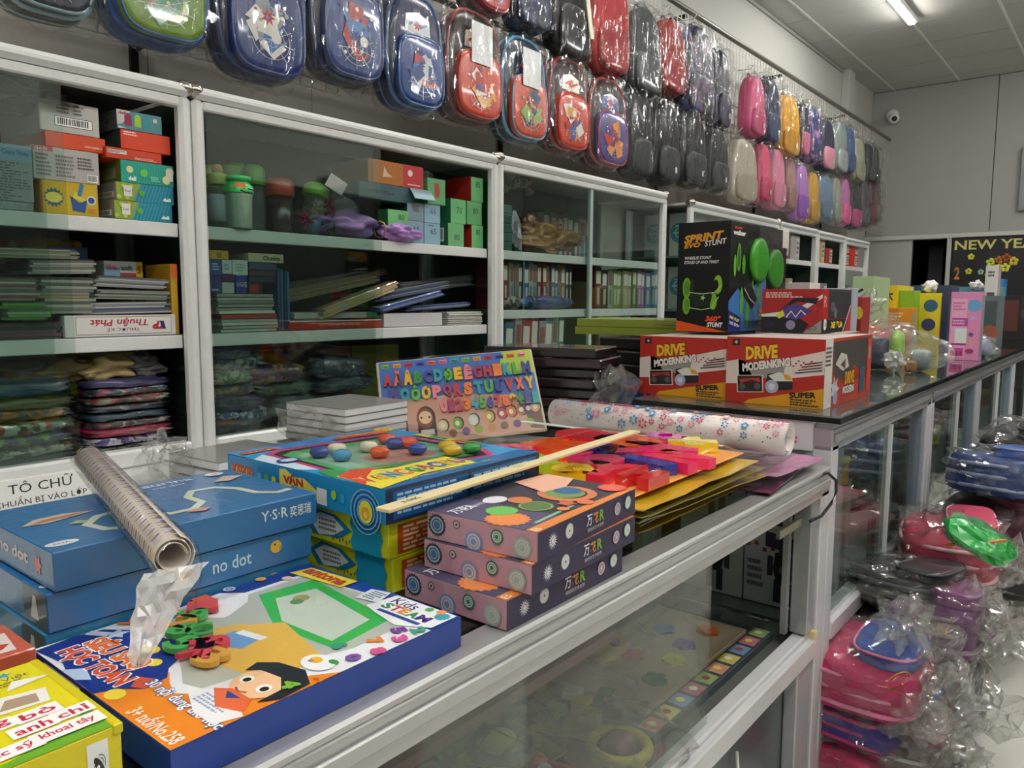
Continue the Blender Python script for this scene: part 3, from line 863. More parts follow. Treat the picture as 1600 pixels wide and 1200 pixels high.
for i, (s_, c) in enumerate(zip('VẬNCGẠCHƯ', ['d8402a', 'f0b420', '1f7fc4', 'e0622a', '2f9a48', 'c83a5a', '1f6fb8', 'd0a020', '7a3b98'])):
    at_.append(('t', s_, .06 + .065 * i, .16 - .002 * i, .055, .1, c, {'bold': .06, 'out': 'fff9c8', 'ow': .12}))
at_ += [('t', 'BÉ XẾP HÌNH VÀ HỌC MÀU SẮC', .4, .045, .6, .03, 'f0e040'), ('t', 'antona', .12, .93, .2, .05, 'c8372a', {'out': 'f0e040', 'ow': .1, 'bold': .04}), ('s', .93, .93, .06, 'f2d22c', 9, .7), ('c', .93, .93, .03, 'f09a2c'), ('c', .08, .66, .04, '2a4a9c', 1.3), ('c', .08, .66, .028, 'c8d4e8', 1.3), ('r', .55, .86, .9, .9, 'd84a4a', -6), ('r', .6, .9, .9, .93, 'f0a030', -6), ('r', .91, .3, .97, .7, 'e8d84a'), ('r', .92, .35, .96, .45, 'd0402a'), ('r', .92, .5, .96, .6, '3a8f4a')]
ab = carton('magnet_game_box', 'blue magnet game box with a window of coloured beads, on yellow boxes', 'toy box', (-.995, .88, .988), (.40, .352, .05), '1d8ac4',
            {'Y': at_, 'R': [('r', 0, 0, 1, 1, '0f2f52'), ('r', .04, .1, .48, .9, '0e5c9e'), ('r', .5, .1, .97, .9, '0e5c9e'), ('lines', .06, .2, .44, .85, 5, 'a9cdea'), ('lines', .52, .3, .94, .85, 3, 'a9cdea')],
             'F': [('t', 'antona', .11, .62, .15, .36, 'c8372a', {'out': 'f0e040', 'ow': .1, 'bold': .04}), ('c', .24, .5, .12, '59b6d8'), ('c', .29, .5, .13, '6fb050'), ('c', .34, .5, .12, 'e8d040'), ('p', [(.38, .9), (.42, .95), (.48, .75), (.54, .78), (.62, .5), (.64, .2), (.6, .2), (.5, .45), (.38, .4)], 'f2e05a'), ('t', 'VẬN', .47, .62, .13, .4, 'c23a2a', {'bold': .06}), ('p', [(.62, .12), (.62, .62), (.68, .6), (.68, .1)], 'e9eae6'), ('c', .72, .5, .15, '9fc83a', .8), ('c', .77, .45, .14, '3aa0d8', .8)]
             + [('o', .9, .25, .35 + .07 * i, .38 + .07 * i, '1b3f8e' if i % 2 else '8fc0e8') for i in range(5)] + [('c', .9, .25, .33, 'd8d840', .9), ('c', .9, .2, .2, 'e8a030', .9), ('c', .9, .16, .1, 'f0c860', .9)]}, rough=.35, coat=.2)
for u, v, c in [(.22, .62, '1d3f98'), (.24, .5, '4aa0d0'), (.33, .63, 'e6dfc4'), (.40, .43, 'f0642a'), (.46, .56, 'e8dfc8'), (.6, .53, '2848a0'), (.66, .64, 'ee5a2c'), (.66, .5, 'ec5028'), (.57, .36, '2347a4'), (.72, .31, 'efc62a'), (.66, .23, 'f0cc3a'), (.76, .2, '33a84a')]:
    ob('magnet_bead', MB().lathe([(.004, 0), (.013, .002), (.0165, .007), (.0165, .011), (.013, .016), (.005, .018)], 16), mat(c, .15, coat=.5), ab, (.2 - v * .4, -.176 + u * .352, .0515))
ob('window_film', MB().box(-.15, -.15, .0705, .17, .15, .071), BLISTER, ab)
# ---------------------------------------------------------------- three spirograph boxes


def cog(u, v, r, c0, c1, n=18):
    return [('s', u, v, r, c0, n, .86), ('c', u, v, r * .72, c1), ('o', u, v, r * .45, r * .55, c0), ('c', u, v, r * .3, c0)]


pf = {'F': cog(.1, .55, .42, '3a3f52', 'a9bfcf') + [('c', .1, .55, .15, '4a78a8')] + cog(.29, .72, .16, '4a3340', 'e8dcdc', 12) + cog(.45, .25, .4, '7f9cc4', 'd9c6cc', 24) + cog(.66, .6, .27, '3f7a5c', 'cfd8cc') + cog(.88, .42, .38, '9cc0ac', 'd8c4c6', 22),
      'R': [('s', .13, .5, .3, 'e9e6ea', 16, .45), ('c', .13, .5, .12, '3a3148'), ('c', .13, .5, .1, 'e9e6ea')] + cog(.28, .58, .28, 'cfd4cc', 'dfe0d8', 24) + [('c', .28, .58, .04, '30303a'), ('t', '万', .475, .62, .055, .42, 'e9e6ea', {'bold': .02}), ('t', '花', .54, .62, .06, .42, 'd98a3a', {'bold': .03}), ('t', 'R', .605, .62, .05, .42, '7ab83a', {'bold': .03}), ('t', '缤纷的艺术世界', .54, .27, .17, .14, 'dcd8e0')] + cog(.78, .55, .26, 'd8c4cc', '9a8a98', 22) + cog(.9, .62, .27, 'b9cdbc', 'dfe6dc', 14),
      'Y': [('r', .3, .05, 1, 1, '3b3844'), ('p', [(0, 0), (0, .1), (.25, .1), (1, .06), (1, 0)], 'e0863c'), ('t', 'B', .04, .05, .05, .06, 'f6e6d0'), ('l', [(.12, .14), (.5, .16)], .03, '8fbf9c')]
      + cog(.1, .36, .18, 'e88a4c', 'e8944e') + [('s', .2, .52, .13, '6fc05a', 22, .9), ('c', .37, .38, .14, '8fa85a'), ('c', .37, .38, .12, '5c7a44'), ('c', .42, .58, .1, 'd07a4a'), ('c', .35, .75, .09, 'e4e2ea', 1.3), ('o', .68, .38, .17, .25, 'd98058'), ('c', .68, .4, .17, '7a9c5a'), ('c', .73, .42, .12, '3a6a98'), ('c', .58, .12, .07, 'd97a4c'), ('c', .4, .16, .05, 'e0854c'), ('s', .5, .22, .09, 'cc6a48', 5, .6), ('s', .93, .16, .13, 'e0553f', 24, .9), ('c', .93, .16, .1, 'e8695a'), ('p', [(.62, .55), (.72, .95), (1, .9), (1, .6), (.8, .5)], 'e9b39a'), ('t', '万花R', .1, .78, .17, .12, 'f2f0f4', {'bold': .02}), ('t', '缤纷的艺术世界', .24, .76, .17, .05, 'f2f0f4')]}
for z, cx, cy, ro, lb in [(ZT, -.693, .872, .5, 'bottom spiral drawing box, pink and dark violet, at the counter edge'), (.922, -.684, .9, 3, 'middle spiral drawing box of the pink and violet stack'), (.963, -.686, .907, 4.5, 'top spiral drawing box of the pink and violet stack, lid printed with coloured cogs')]:
    carton('spiral_drawing_box', lb, 'toy box', (cx, cy, z), (.186, .286, .040), 'cc9ba8', dict(pf, R=[('r', 0, 0, 1, 1, '38304e')] + pf['R'], Y=[('r', 0, 0, 1, 1, '55506e')] + pf['Y']), rot=R(ro), rough=.5)
# ---------------------------------------------------------------- wooden stick across the toys
a, b_ = Vector((-.757, .665, 1.022)), Vector((-.815, 1.42, 1.022))
L_ = (b_ - a).length
st = tag(ob('wooden_stick', MB().box(-.0125, 0, 0, .0125, L_, .005, .0008), mat('e0cfa0', .6, var=.12, bscale=8), None, a, (0, 0, math.atan2(b_.y - a.y, b_.x - a.x) - PI / 2)), 'long flat pale wooden stick lying across the toy boxes', 'stick')
am = MB()
art(am, (.0125, 0, .005), (0, 1, 0), (-1, 0, 0), L_, .025, [('t', '10K', .075, .5, .045, .4, '2b2a26'), ('t', 'TKS', .42, .5, .03, .3, 'a8946a')])
ob('pen_marks', am, artmat(.6), st)
# ---------------------------------------------------------------- blister cards with big letters and the cards under them


def sheet(name, label, cat, cx, cy, z, w, l, th, m, rot=0, curl=.012, seed=0, group=None):
    """a limp flat card or sleeve with slightly lifted edges"""
    mb = MB()
    nx, ny = 6, 10
    vs = []
    for s_ in (0, 1):
        for j in range(ny + 1):
            for i in range(nx + 1):
                x, y = -w / 2 + w * i / nx, -l / 2 + l * j / ny
                e = max(abs(2 * i / nx - 1), abs(2 * j / ny - 1)) ** 6
                h = curl * (.25 + .35 * e + .35 * noise.noise((x * 9 + seed, y * 9, seed * 2.3)))
                vs.append((x, y, max(0, h) + s_ * th))
    k = (nx + 1) * (ny + 1)
    f = []
    for j in range(ny):
        for i in range(nx):
            a_ = j * (nx + 1) + i
            q = (a_, a_ + 1, a_ + nx + 2, a_ + nx + 1)
            f += [tuple(k + t_ for t_ in q), q[::-1]]
    ring = [i for i in range(nx + 1)] + [j * (nx + 1) + nx for j in range(1, ny + 1)] + [ny * (nx + 1) + i for i in range(nx - 1, -1, -1)] + [j * (nx + 1) for j in range(ny - 1, 0, -1)]
    f += [(ring[i], ring[(i + 1) % len(ring)], k + ring[(i + 1) % len(ring)], k + ring[i]) for i in range(len(ring))]
    mb.add(vs, f, None, False)
    return tag(ob(name, mb, m, None, (cx, cy, z), R(rot)), label, cat, group)


YC = mat('c9a71e', .3, coat=.6, var=.2, bscale=6)
for i in range(6):
    s_ = sheet('letter_card', ['lowest yellow-edged toy card of the pile beside the violet boxes', 'second yellow-edged toy card from the bottom of the pile', 'third yellow-edged toy card from the bottom of the pile', 'fourth yellow-edged toy card, with a green corner', 'fifth yellow-edged toy card just under the letter pack', 'uppermost yellow-edged toy card, hard against the orange letter pack'][i], 'toy card', -.86 + .012 * i - .02 * (i % 2), 1.43 + .015 * (i % 3) - .02 * i, ZT + .001 + i * .0125, .40, .52, .002, [YC, mat('7a6a1a', .25, coat=.8, var=.3, bscale=5), YC, mat('4c7a22', .3, coat=.7, var=.4, bscale=5), mat('7a6a1a', .25, coat=.8, var=.3, bscale=5), YC][i], [0, 2, -3, 3, -1, 1][i], .014, i)
pk = thing('letter_pack', 'orange blister card of big neon pink, orange and blue plastic letters', 'toy', (-.86, 1.385, .962), R(1))
mb = MB()
mb.box(-.2, -.25, 0, .2, .25, .003, .001)
ob('backing_card', mb, mat('e89a3c', .4, var=.15, bscale=5), pk)
for s_, x, y, w, h, c, ro in [('0', -.16, -.12, .07, .08, 'e8187a', 70), ('A', -.08, -.17, .09, .1, 'b8e010', 40), ('5', -.11, -.02, .1, .1, 'ff5a10', 80), ('8', -.13, .13, .1, .12, 'dc2030', 80), ('0', -.02, .12, .1, .12, 'ff5c12', 85), ('9', 0, .0, .08, .09, '1c1c80', 80), ('6', .02, -.1, .09, .1, 'f0186a', 80), ('A', .08, .08, .12, .12, 'ff1878', -70), ('+', .1, .2, .08, .08, 'f4e010', 30), ('1', .12, -.05, .03, .09, '1c3aa8', 75), ('Y', .1, -.17, .09, .09, 'f02048', 10), ('H', .17, -.16, .05, .06, 'd81e28', 0), ('N', .15, .02, .07, .09, 'ff2a6a', 80), ('C', .02, .22, .06, .07, 'c81ea0', 80), ('E', -.17, -.22, .05, .06, 'c8e82a', 90), ('G', .05, -.21, .06, .07, 'ffd010', 45)]:
    mb = MB()
    letter(mb, s_, x, y, w * 1.35, h * 1.35, .0035, .022, ro, .08)
    ob('plastic_letter', mb, mat(c, .15, coat=.6, spec=.6), pk)
bl = MB()
nx = 20
vs = []
for j in range(nx + 1):
    for i in range(nx + 1):
        x, y = -.195 + .39 * i / nx, -.245 + .49 * j / nx
        e = min(i, j, nx - i, nx - j)
        vs.append((x, y, .0045 if e == 0 else (.02 if e == 1 else .027 + .002 * noise.noise((i * .7, j * .7, 0)))))
bl.add(vs, [(j * (nx + 1) + i, j * (nx + 1) + i + 1, (j + 1) * (nx + 1) + i + 1, (j + 1) * (nx + 1) + i) for j in range(nx) for i in range(nx)], None, True)
ob('blister', bl, BLISTER, pk)
# clear sleeves with pink cards under the flowered roll
PK = mat('c77aa8', .25, coat=.8)
sheet('card_sleeve', 'clear sleeve with a pink card at the bottom, under the flowered roll', 'card sleeve', -.73, 1.78, ZT + .001, .24, .36, .002, mat('6a3550', .2, coat=.8), 6, .01, 11)
sheet('card_sleeve', 'pink corner of a card sleeve poking out beyond the flowered roll', 'card sleeve', -.7, 1.84, ZT + .02, .2, .28, .002, PK, -4, .012, 12)
sheet('card_sleeve', 'empty clear sleeve lying over the pink cards at the counter corner', 'card sleeve', -.75, 1.72, ZT + .04, .26, .32, .0015, SLEEVE, 4, .015, 13)
sheet('card_sleeve', 'upper clear sleeve touching the flowered roll', 'card sleeve', -.78, 1.74, ZT + .052, .24, .26, .0015, SLEEVE, -7, .012, 14)
sheet('card_sleeve', 'shiny sleeve with a pink print beside the yellow-edged cards', 'card sleeve', -.72, 1.6, ZT + .021, .14, .16, .002, PK, 12, .012, 15)


# ---------------------------------------------------------------- rolls of wrapping paper
def spiral(r0, r1, turns, th, L, n=90):
    mb = MB()
    pts = []
    for i in range(n + 1):
        g = 2 * PI * turns * i / n
        r = r0 + (r1 - r0) * i / n
        pts.append((r * math.cos(g), r * math.sin(g)))
    o = [(x * (1 - th / math.hypot(x, y)), y * (1 - th / math.hypot(x, y))) for x, y in pts]
    N = n + 1
    vs = [(0, 0, 0)] * 0
    for z in (0, L):
        vs += [(x, z, y) for x, y in pts] + [(x, z, y) for x, y in o]
    f = []
    for i in range(n):
        f += [(i, i + 1, 2 * N + i + 1, 2 * N + i), (N + i + 1, N + i, 3 * N + i, 3 * N + i + 1), (i + 1, i, N + i, N + i + 1), (2 * N + i, 2 * N + i + 1, 3 * N + i + 1, 3 * N + i)]
    mb.add(vs, f, None, True)
    return mb


def roll(name, label, A, B, r, col, deco, turns=3.2):
    A, B = Vector(A), Vector(B)
    d = B - A
    q = d.to_track_quat('Y', 'Z')
    t = thing(name, label, 'paper roll', A)
    t.rotation_mode = 'QUATERNION'
    t.rotation_quaternion = q
    ob('paper', spiral(r * .62, r, turns, .0008, d.length), mat(col, .35, coat=.3), t)
    am = MB()
    g = random.Random(5)
    L = d.length
    deco(am, r, L, g)
    if am.v:
        ob('printed_pattern', am, artmat(.4, .3), t)
    return t, q, L


def on_cyl(am, r, th, y, pts, col, s, lay):
    rr = r + .0004 + lay * .0002
    am.add([(rr * math.cos(th + px / rr * s), y + py * s, rr * math.sin(th + px / rr * s)) for px, py in pts], [tuple(range(len(pts)))], col)


def flowers(am, r, L, g):
    pink, blue = ['d8447c', 'e07aa0', 'e08a94', 'c8406c'], ['4a90c4', '5a9fd0']
    n = 0
    y = .012
    while y < L - .012:
        for k in range(7):
            th = -.9 + k * .62 + (.3 if n % 2 else 0) + g.uniform(-.12, .12)
            yy = y + g.uniform(-.006, .006)
            t = g.random()
            if t < .62:
                s = g.choice((.014, .010, .009))
                c = g.choice(pink + blue[:1])
                for q in range(6):
                    a_ = 2 * PI * q / 6
                    on_cyl(am, r, th, yy, [(.25 * math.cos(a_), .25 * math.sin(a_)), (.75 * math.cos(a_ - .38), .75 * math.sin(a_ - .38)), (math.cos(a_), math.sin(a_)), (.75 * math.cos(a_ + .38), .75 * math.sin(a_ + .38))], c, s, 0)
            elif t < .8:
                c = g.choice(blue + ['e4a0a8'])
                on_cyl(am, r, th, yy, [((1 if q % 2 else .7) * math.cos(q * PI / 5), (1 if q % 2 else .7) * math.sin(q * PI / 5)) for q in range(10)], c, .011, 0)
                on_cyl(am, r, th, yy, [(.35 * math.cos(q * PI / 3), .35 * math.sin(q * PI / 3)) for q in range(6)], 'f0e8e6', .011, 1)
            else:
                on_cyl(am, r, th, yy, [(math.cos(q * PI / 3), math.sin(q * PI / 3)) for q in range(6)], g.choice(['333340', 'e8a0a8', 'f0c0a8']), .002, 0)
            on_cyl(am, r, th + .3, yy + .011, [(math.cos(q * PI / 3), math.sin(q * PI / 3)) for q in range(6)], g.choice(['333340', 'e8a0a8', '6aa0c8']), .0018, 0)
        y += .027
        n += 1


roll('paper_roll', 'roll of white wrapping paper printed with pink and blue flowers', (-.61, 1.765, .985), (-1.27, 1.765, .985), .041, 'e9e0dc', flowers)
tag(ob('paper_strip', MB().box(-.3, -.01, 0, .3, .01, .003, .001), WHITE, None, (-1.05, 1.72, .955), (0, 0, R(1))), 'thin white strip of card along the front of the flowered roll', 'card')


def stripes(am, r, L, g):
    n = int(L / .0105)
    for i in range(n):
        for k in range(9):
            th = -1.3 + k * .7
            yy = .008 + i * .0105 + (.003 if k % 2 else 0)
            c = ['c9b25e', '7a649a', 'c4b2c4', '5d4f7c'][(i + (k % 2) * 2) % 4]
            on_cyl(am, r, th, yy, [(-.5, -.05), (.45, -.32), (.5, -.12), (-.3, .12)], c, .0125, 0)


A_, B_ = Vector((-.735, .371, 1.044)), Vector((-1.30, .522, 1.044))
rl, q, L = roll('paper_roll', 'roll of cream wrapping paper with violet and ochre dashes, lying on the blue boxes', A_, B_, .021, 'd9d0c8', stripes, 2.2)
wr = MB()
prof = [(.0245, L + .005), (.0245, L * .5), (.0245, .02), (.024, .0), (.022, -.02), (.015, -.035), (.008, -.05)]
vs = []
nn = 22
for i, (rr, yy) in enumerate(prof):
    for k in range(nn):
        g = 2 * PI * k / nn
        w_ = 1 + (.28 if i > 3 else .03) * noise.noise((math.cos(g) * 2, math.sin(g) * 2, i * .8))
        zz = rr * w_ * math.sin(g) - (0 if i < 4 else (i - 3) * .012)
        vs.append((rr * w_ * math.cos(g), yy, zz))
wr.add(vs, [(i * nn + k, i * nn + (k + 1) % nn, (i + 1) * nn + (k + 1) % nn, (i + 1) * nn + k) for i in range(len(prof) - 1) for k in range(nn)], None, True)
ob('plastic_sleeve', wr, film((.98, .98, .97), .7, .08, .5, 20, (1, 1, 1), .0), rl)
tl = MB()
n1, n2 = 8, 9
vs = [(-.045 * j / n2 + (-.03 + .06 * i / n1) * (1 - .75 * (j / n2) ** 1.5) + .006 * noise.noise((i * .9, j * .7, 1)), -.012 - .05 * j / n2 * .7 + .008 * noise.noise((i * .8, j * .8, 9)), -.008 - .075 * (j / n2) ** 1.3 + .006 * noise.noise((i, j, 5))) for j in range(n2 + 1) for i in range(n1 + 1)]
tl.add(vs, [(j * (n1 + 1) + i, j * (n1 + 1) + i + 1, (j + 1) * (n1 + 1) + i + 1, (j + 1) * (n1 + 1) + i) for j in range(n2) for i in range(n1)], None, False)
ob('twisted_end', tl, film((.95, .95, .95), 1.5, .15, .5, 25, (1, 1, 1), .65, (.9, .87, .83)), rl)
# ---------------------------------------------------------------- alphabet board
TL_, TR_, BL = at_d(587, 566, 2.30), at_d(830, 544, 2.38), at_d(618, 712, 2.17)
U_ = (TR_ - TL_)
bw = U_.length
U_.normalize()
V_ = (TL_ - BL)
V_ = (V_ - U_ * V_.dot(U_))
V_.normalize()
bh = (TL_.z - .885) / V_.z
BL = TL_ - V_ * bh
N_ = U_.cross(V_)
Mb = Matrix((U_, V_, N_)).transposed().to_4x4()
Mb.translation = BL
bd = thing('alphabet_board', 'wooden alphabet puzzle board with raised coloured letters, propped upright', 'toy')
bd.matrix_world = Mb
ob('board', MB().box(0, 0, -.012, bw, bh, 0, .004), mat('d0bfa2', .5, var=.08), bd)
am = MB()
fl_ = []
for x, v, c in [(.1, .28, '7a9a48'), (.27, .29, '8a4a30')]:
    fl_ += [('c', x, v, .13, '3a2a20', .75), ('r', x - .055, .06, x + .055, v, '3a2a20'), ('c', x - .008, v - .01, .12, c, .72), ('c', x - .005, v, .075, 'eec49c', .9), ('c', x - .03, v, .012, '30201a'), ('c', x + .02, v, .012, '30201a'), ('r', x - .04, .09, x + .04, .15, 'e9e4da')]
for x, v, c in [(.37, .12, 'd8c89a'), (.46, .13, '6aa83c'), (.56, .15, 'cfd2d8'), (.66, .17, 'c8a63c'), (.74, .19, 'c23a48'), (.8, .2, 'd8703c'), (.865, .21, 'b06a50'), (.91, .22, '5a3a78'), (.955, .23, 'd89a70')]:
    fl_ += [('c', x, v + .06, .075, '43301f', .8), ('c', x - .006, v + .055, .065, c, .8), ('c', x - .006, v + .055, .03, 'e9dcc0', .8)]
for i in range(7):
    fl_.append(('c', .42 + .08 * i, .08 + .006 * i, .045, ['8a5a3a', '6a4a80', '8ab03c', 'c88a4a'][i % 4], .9))
art(am, (0, 0, 0), (1, 0, 0), (0, 1, 0), bw, bh, [('r', .015, .015, .985, .5, 'd39c86'), ('p', [(.015, .5), (.015, .985), (.985, .985), (.985, .4), (.8, .46), (.6, .5), (.45, .55), (.3, .5), (.15, .53)], '3a6cc0'), ('p', [(.76, .72), (.8, .98), (.985, .985), (.985, .7)], 'b9d23a'), ('p', [(.9, .05), (.88, .3), (.985, .35), (.985, .02)], '7a5238')] + fl_)
ob('printed_picture', am, artmat(.35, .3), bd)
cols = ['c8303a', 'ee6a2c', 'f0b81e', '2f8f48', '4a3f8a', '2aa0a8', '5fb83a', 'f0b81e', 'ee8090', 'a8285a', 'c03040', 'ee7a2c', '2aa0b8', '4fa83c', '3a3f98']
for i in range(13):
    x = .055 + .9 * i / 12.4
    ob('slot_bead', MB().box(x * bw - .012, bh * .925 - .006, .0008, x * bw + .012, bh * .925 + .008, .0016).box(x * bw - .008, bh * .925 - .002, .0018, x * bw + .010, bh * .925 + .005, .006, .002), mat(['7fc03a', 'e8a02c', 'c83038', '3a3f98', 'e87038', 'e88090', '2aa090'][i % 7], .35), bd)
rows = [('A Ă Â B C D Đ E Ê G H I K L M', .755, .1, .03, .97), ('N O Ô Ơ P Q R S T U Ư V X Y', .565, .1, .06, .975), ('0 1 2 3 4 5 6 7 8 9 + - =', .385, .095, .36, .985)]
ci = 0
for txt, v, hh, x0, x1 in rows:
    L = txt.split()
    for i, s_ in enumerate(L):
        if s_ == '-':
            s_ = '1'
        mb = MB()
        x = x0 + (x1 - x0) * (i + .5) / len(L)
        tall = 1.22 if s_ in 'ĂÂÊÔ' else (1.0)
        letter(mb, s_, x * bw, v * bh + (tall - 1) * .01, (x1 - x0) / len(L) * .84 * bw, hh * 1.5 * bh * tall, .0012, .0085, 0, .07)
        ob('wooden_letter', mb, mat(cols[(ci * 4 + i) % 15], .4, coat=.2), bd)
    ci += 1
ob('wrap', MB().box(.002, .002, .0125, bw - .002, bh - .002, .0128), film(refl=.8, rough=.08, bump=.2, scale=12), bd)
# ---------------------------------------------------------------- stacks of notebooks in clear wrap


def notebooks(cx, cy, z, w, l, n, rot, lbs, h=.0215):
    g = random.Random(int(cx * 100))
    for k in range(n):
        dx, dy = g.uniform(-.004, .004), g.uniform(-.004, .004)
        o = ob('notebook', MB().box(-w / 2, -l / 2, 0, w / 2, l / 2, h - .0022, .0015), mat('d2d0d2', .45, coat=.7, bump=.15, bscale=12), None, (cx + dx, cy + dy, z + k * h), R(rot))
        tag(o, lbs[k], 'notebook', 'wrapped white notebooks behind the counter')
        ob('cover', MB().box(-w / 2 - .0008, -l / 2 - .0008, h - .0022, w / 2 + .0008, l / 2 + .0008, h - .0008), mat('8f8f8c', .4, coat=.6), o)


ord_ = ['lowest', 'second', 'third', 'fourth', 'fifth']
ZW = .876
notebooks(-1.665, 1.0, ZW, .19, .22, 3, 5, [o_ + ' white wrapped notebook of the low pile beside the cabinet post' for o_ in ['lowest', 'middle', 'topmost']])
notebooks(-1.60, 1.27, ZW, .21, .25, 3, 3, [o_ + ' grey-white notebook of the flat pile behind the magnet game' for o_ in ['lowest', 'middle', 'topmost']])
notebooks(-1.60, 1.29, ZW + .0655, .22, .22, 5, 4, [o_ + ' notebook of the tall upper pile left of the alphabet board' for o_ in ['lowest', 'second', 'third', 'fourth', 'topmost']], .019)
for (x, y, z, l, lb) in [(-1.665, 1.0, ZW, .066, 'low'), (-1.6, 1.28, ZW + .066, .096, 'tall')]:
    pass
wr = MB().blob((-1.6, 1.17, ZW + .105), (.1, .03, .05), 4, .5, 2.4, 3, smooth=False)
tag(ob('plastic_wrap', wr, CRUMPLE), 'crumpled clear wrap at the left end of the tall notebook pile', 'plastic wrap')
wr = MB().blob((-1.72, .86, ZW + .06), (.07, .04, .05), 9, .5, 2.4, 3, smooth=False)
tag(ob('plastic_wrap', wr, CRUMPLE), 'loose clear wrap at the left end of the low notebook pile', 'plastic wrap')
# handwritten sign
sg = tag(ob('handwritten_sign', MB().box(0, 0, 0, .004, .40, .09, .001), mat('e4e2de', .6), None, (-1.60, .25, .876), (0, -.1, 0)), 'white card with handwritten black words leaning below the left cabinet', 'sign')
am = MB()
art(am, (.004, 0, 0), (0, 1, 0), (0, 0, 1), .40, .09, [('t', 'TÔ CHỮ', .77, .82, .28, .26, '222222'), ('t', 'CHUẨN BỊ VÀO LỚP', .77, .52, .4, .22, '222222')])
ob('handwriting', am, artmat(.7), sg)
# ---------------------------------------------------------------- black wrapped albums, basin, blue and green boxes
g = random.Random(9)
for k in range(9):
    z = ZW + k * .031
    dx, dy = g.uniform(-.012, .012), g.uniform(-.01, .01)
    o = ob('album', MB().box(-.19, -.11, 0, .19, .11, .0285, .004), mat(['1c1416', '241418', '161214', '2a1418'][k % 4], .35, coat=1, bump=.35, bscale=14), None, (-1.47 + dx, 2.03 + dy, z), R(14 + g.uniform(-2, 2)))
    tag(o, ['lowest', 'second', 'third', 'fourth', 'fifth', 'sixth', 'seventh', 'eighth', 'topmost'][k] + ' dark album from the bottom of the shiny wrapped stack' if k < 8 else 'topmost dark album of the shiny wrapped stack, with a reddish cover', 'album', 'dark wrapped albums behind the alphabet board')
    if k == 8:
        am = MB()
        art(am, (-.19, -.11, .0285), (1, 0, 0), (0, 1, 0), .38, .22, [('r', .01, .02, .99, .98, '6a4a50'), ('r', .2, .1, .6, .9, 'a08088'), ('lines', .62, .2, .95, .8, 5, 'c8a8ac')])
        ob('cover_print', am, artmat(.3, 1), o)
tag(ob('plastic_wrap', MB().blob((-1.255, 2.03, 1.0), (.05, .09, .1), 3, .5, 2.2, 3, smooth=False), CRUMPLE), 'twisted clear wrap ends at the right of the album stack', 'plastic wrap')
bs = thing('metal_basin', 'shiny round metal basin behind the alphabet board', 'basin', (-1.71, 1.88, 1.04))
ob('bowl', MB().lathe([(.1, 0), (.105, .004), (.135, .05), (.16, .066), (.17, .068), (.17, .071), (.158, .07), (.13, .052), (.1, .01), (.01, .008)], 40), mat('a89c90', .12, 1.0), bs)
for k, (z, lb) in enumerate([(ZW, 'lower'), (ZW + .075, 'upper')]):
    carton('blue_game_box', lb + ' dark blue game box lettered in red beside the album stack', 'toy box', (-1.4 + .02 * k, 2.55, z), (.42, .3, .07), '123a78', {'F': [('t', 'TỶ PHÚ', .6 if k else .66, .5, .42, .5, 'b0283a', {'out': 'c8a8c8', 'ow': .05, 'bold': .04}), ('c', .93, .5, .3, 'a98a4a', .7), ('c', .93, .6, .14, '5a3a2a', .7)], 'Y': [('r', 0, 0, 1, 1, '1a3a6a')]}, coat=.6)
for k in range(3):
    o = ob('album', MB().box(-.2, -.13, 0, .2, .13, .045, .006), mat('15120f', .3, coat=1, bump=.3, bscale=12), None, (-1.37 + .01 * k, 2.55, ZW + .15 + k * .048), R(4 - 3 * k))
    tag(o, ['lowest', 'middle', 'topmost'][k] + ' black wrapped box under the olive green boxes', 'box', 'black wrapped boxes under the green ones')
for k in range(2):
    z = 1.172 + k * .03
    o = carton('olive_box', ['lower olive green flat box beside the black toy box', 'upper olive green flat box beside the black toy box'][k], 'box', (-1.46 + .008 * k, 2.62, z), (.46, .3, .029), '8f9a34', {'F': [('l', [(.72, .4), (.95, .35)], .06, '4c5420')]}, rot=R(3), coat=.5)
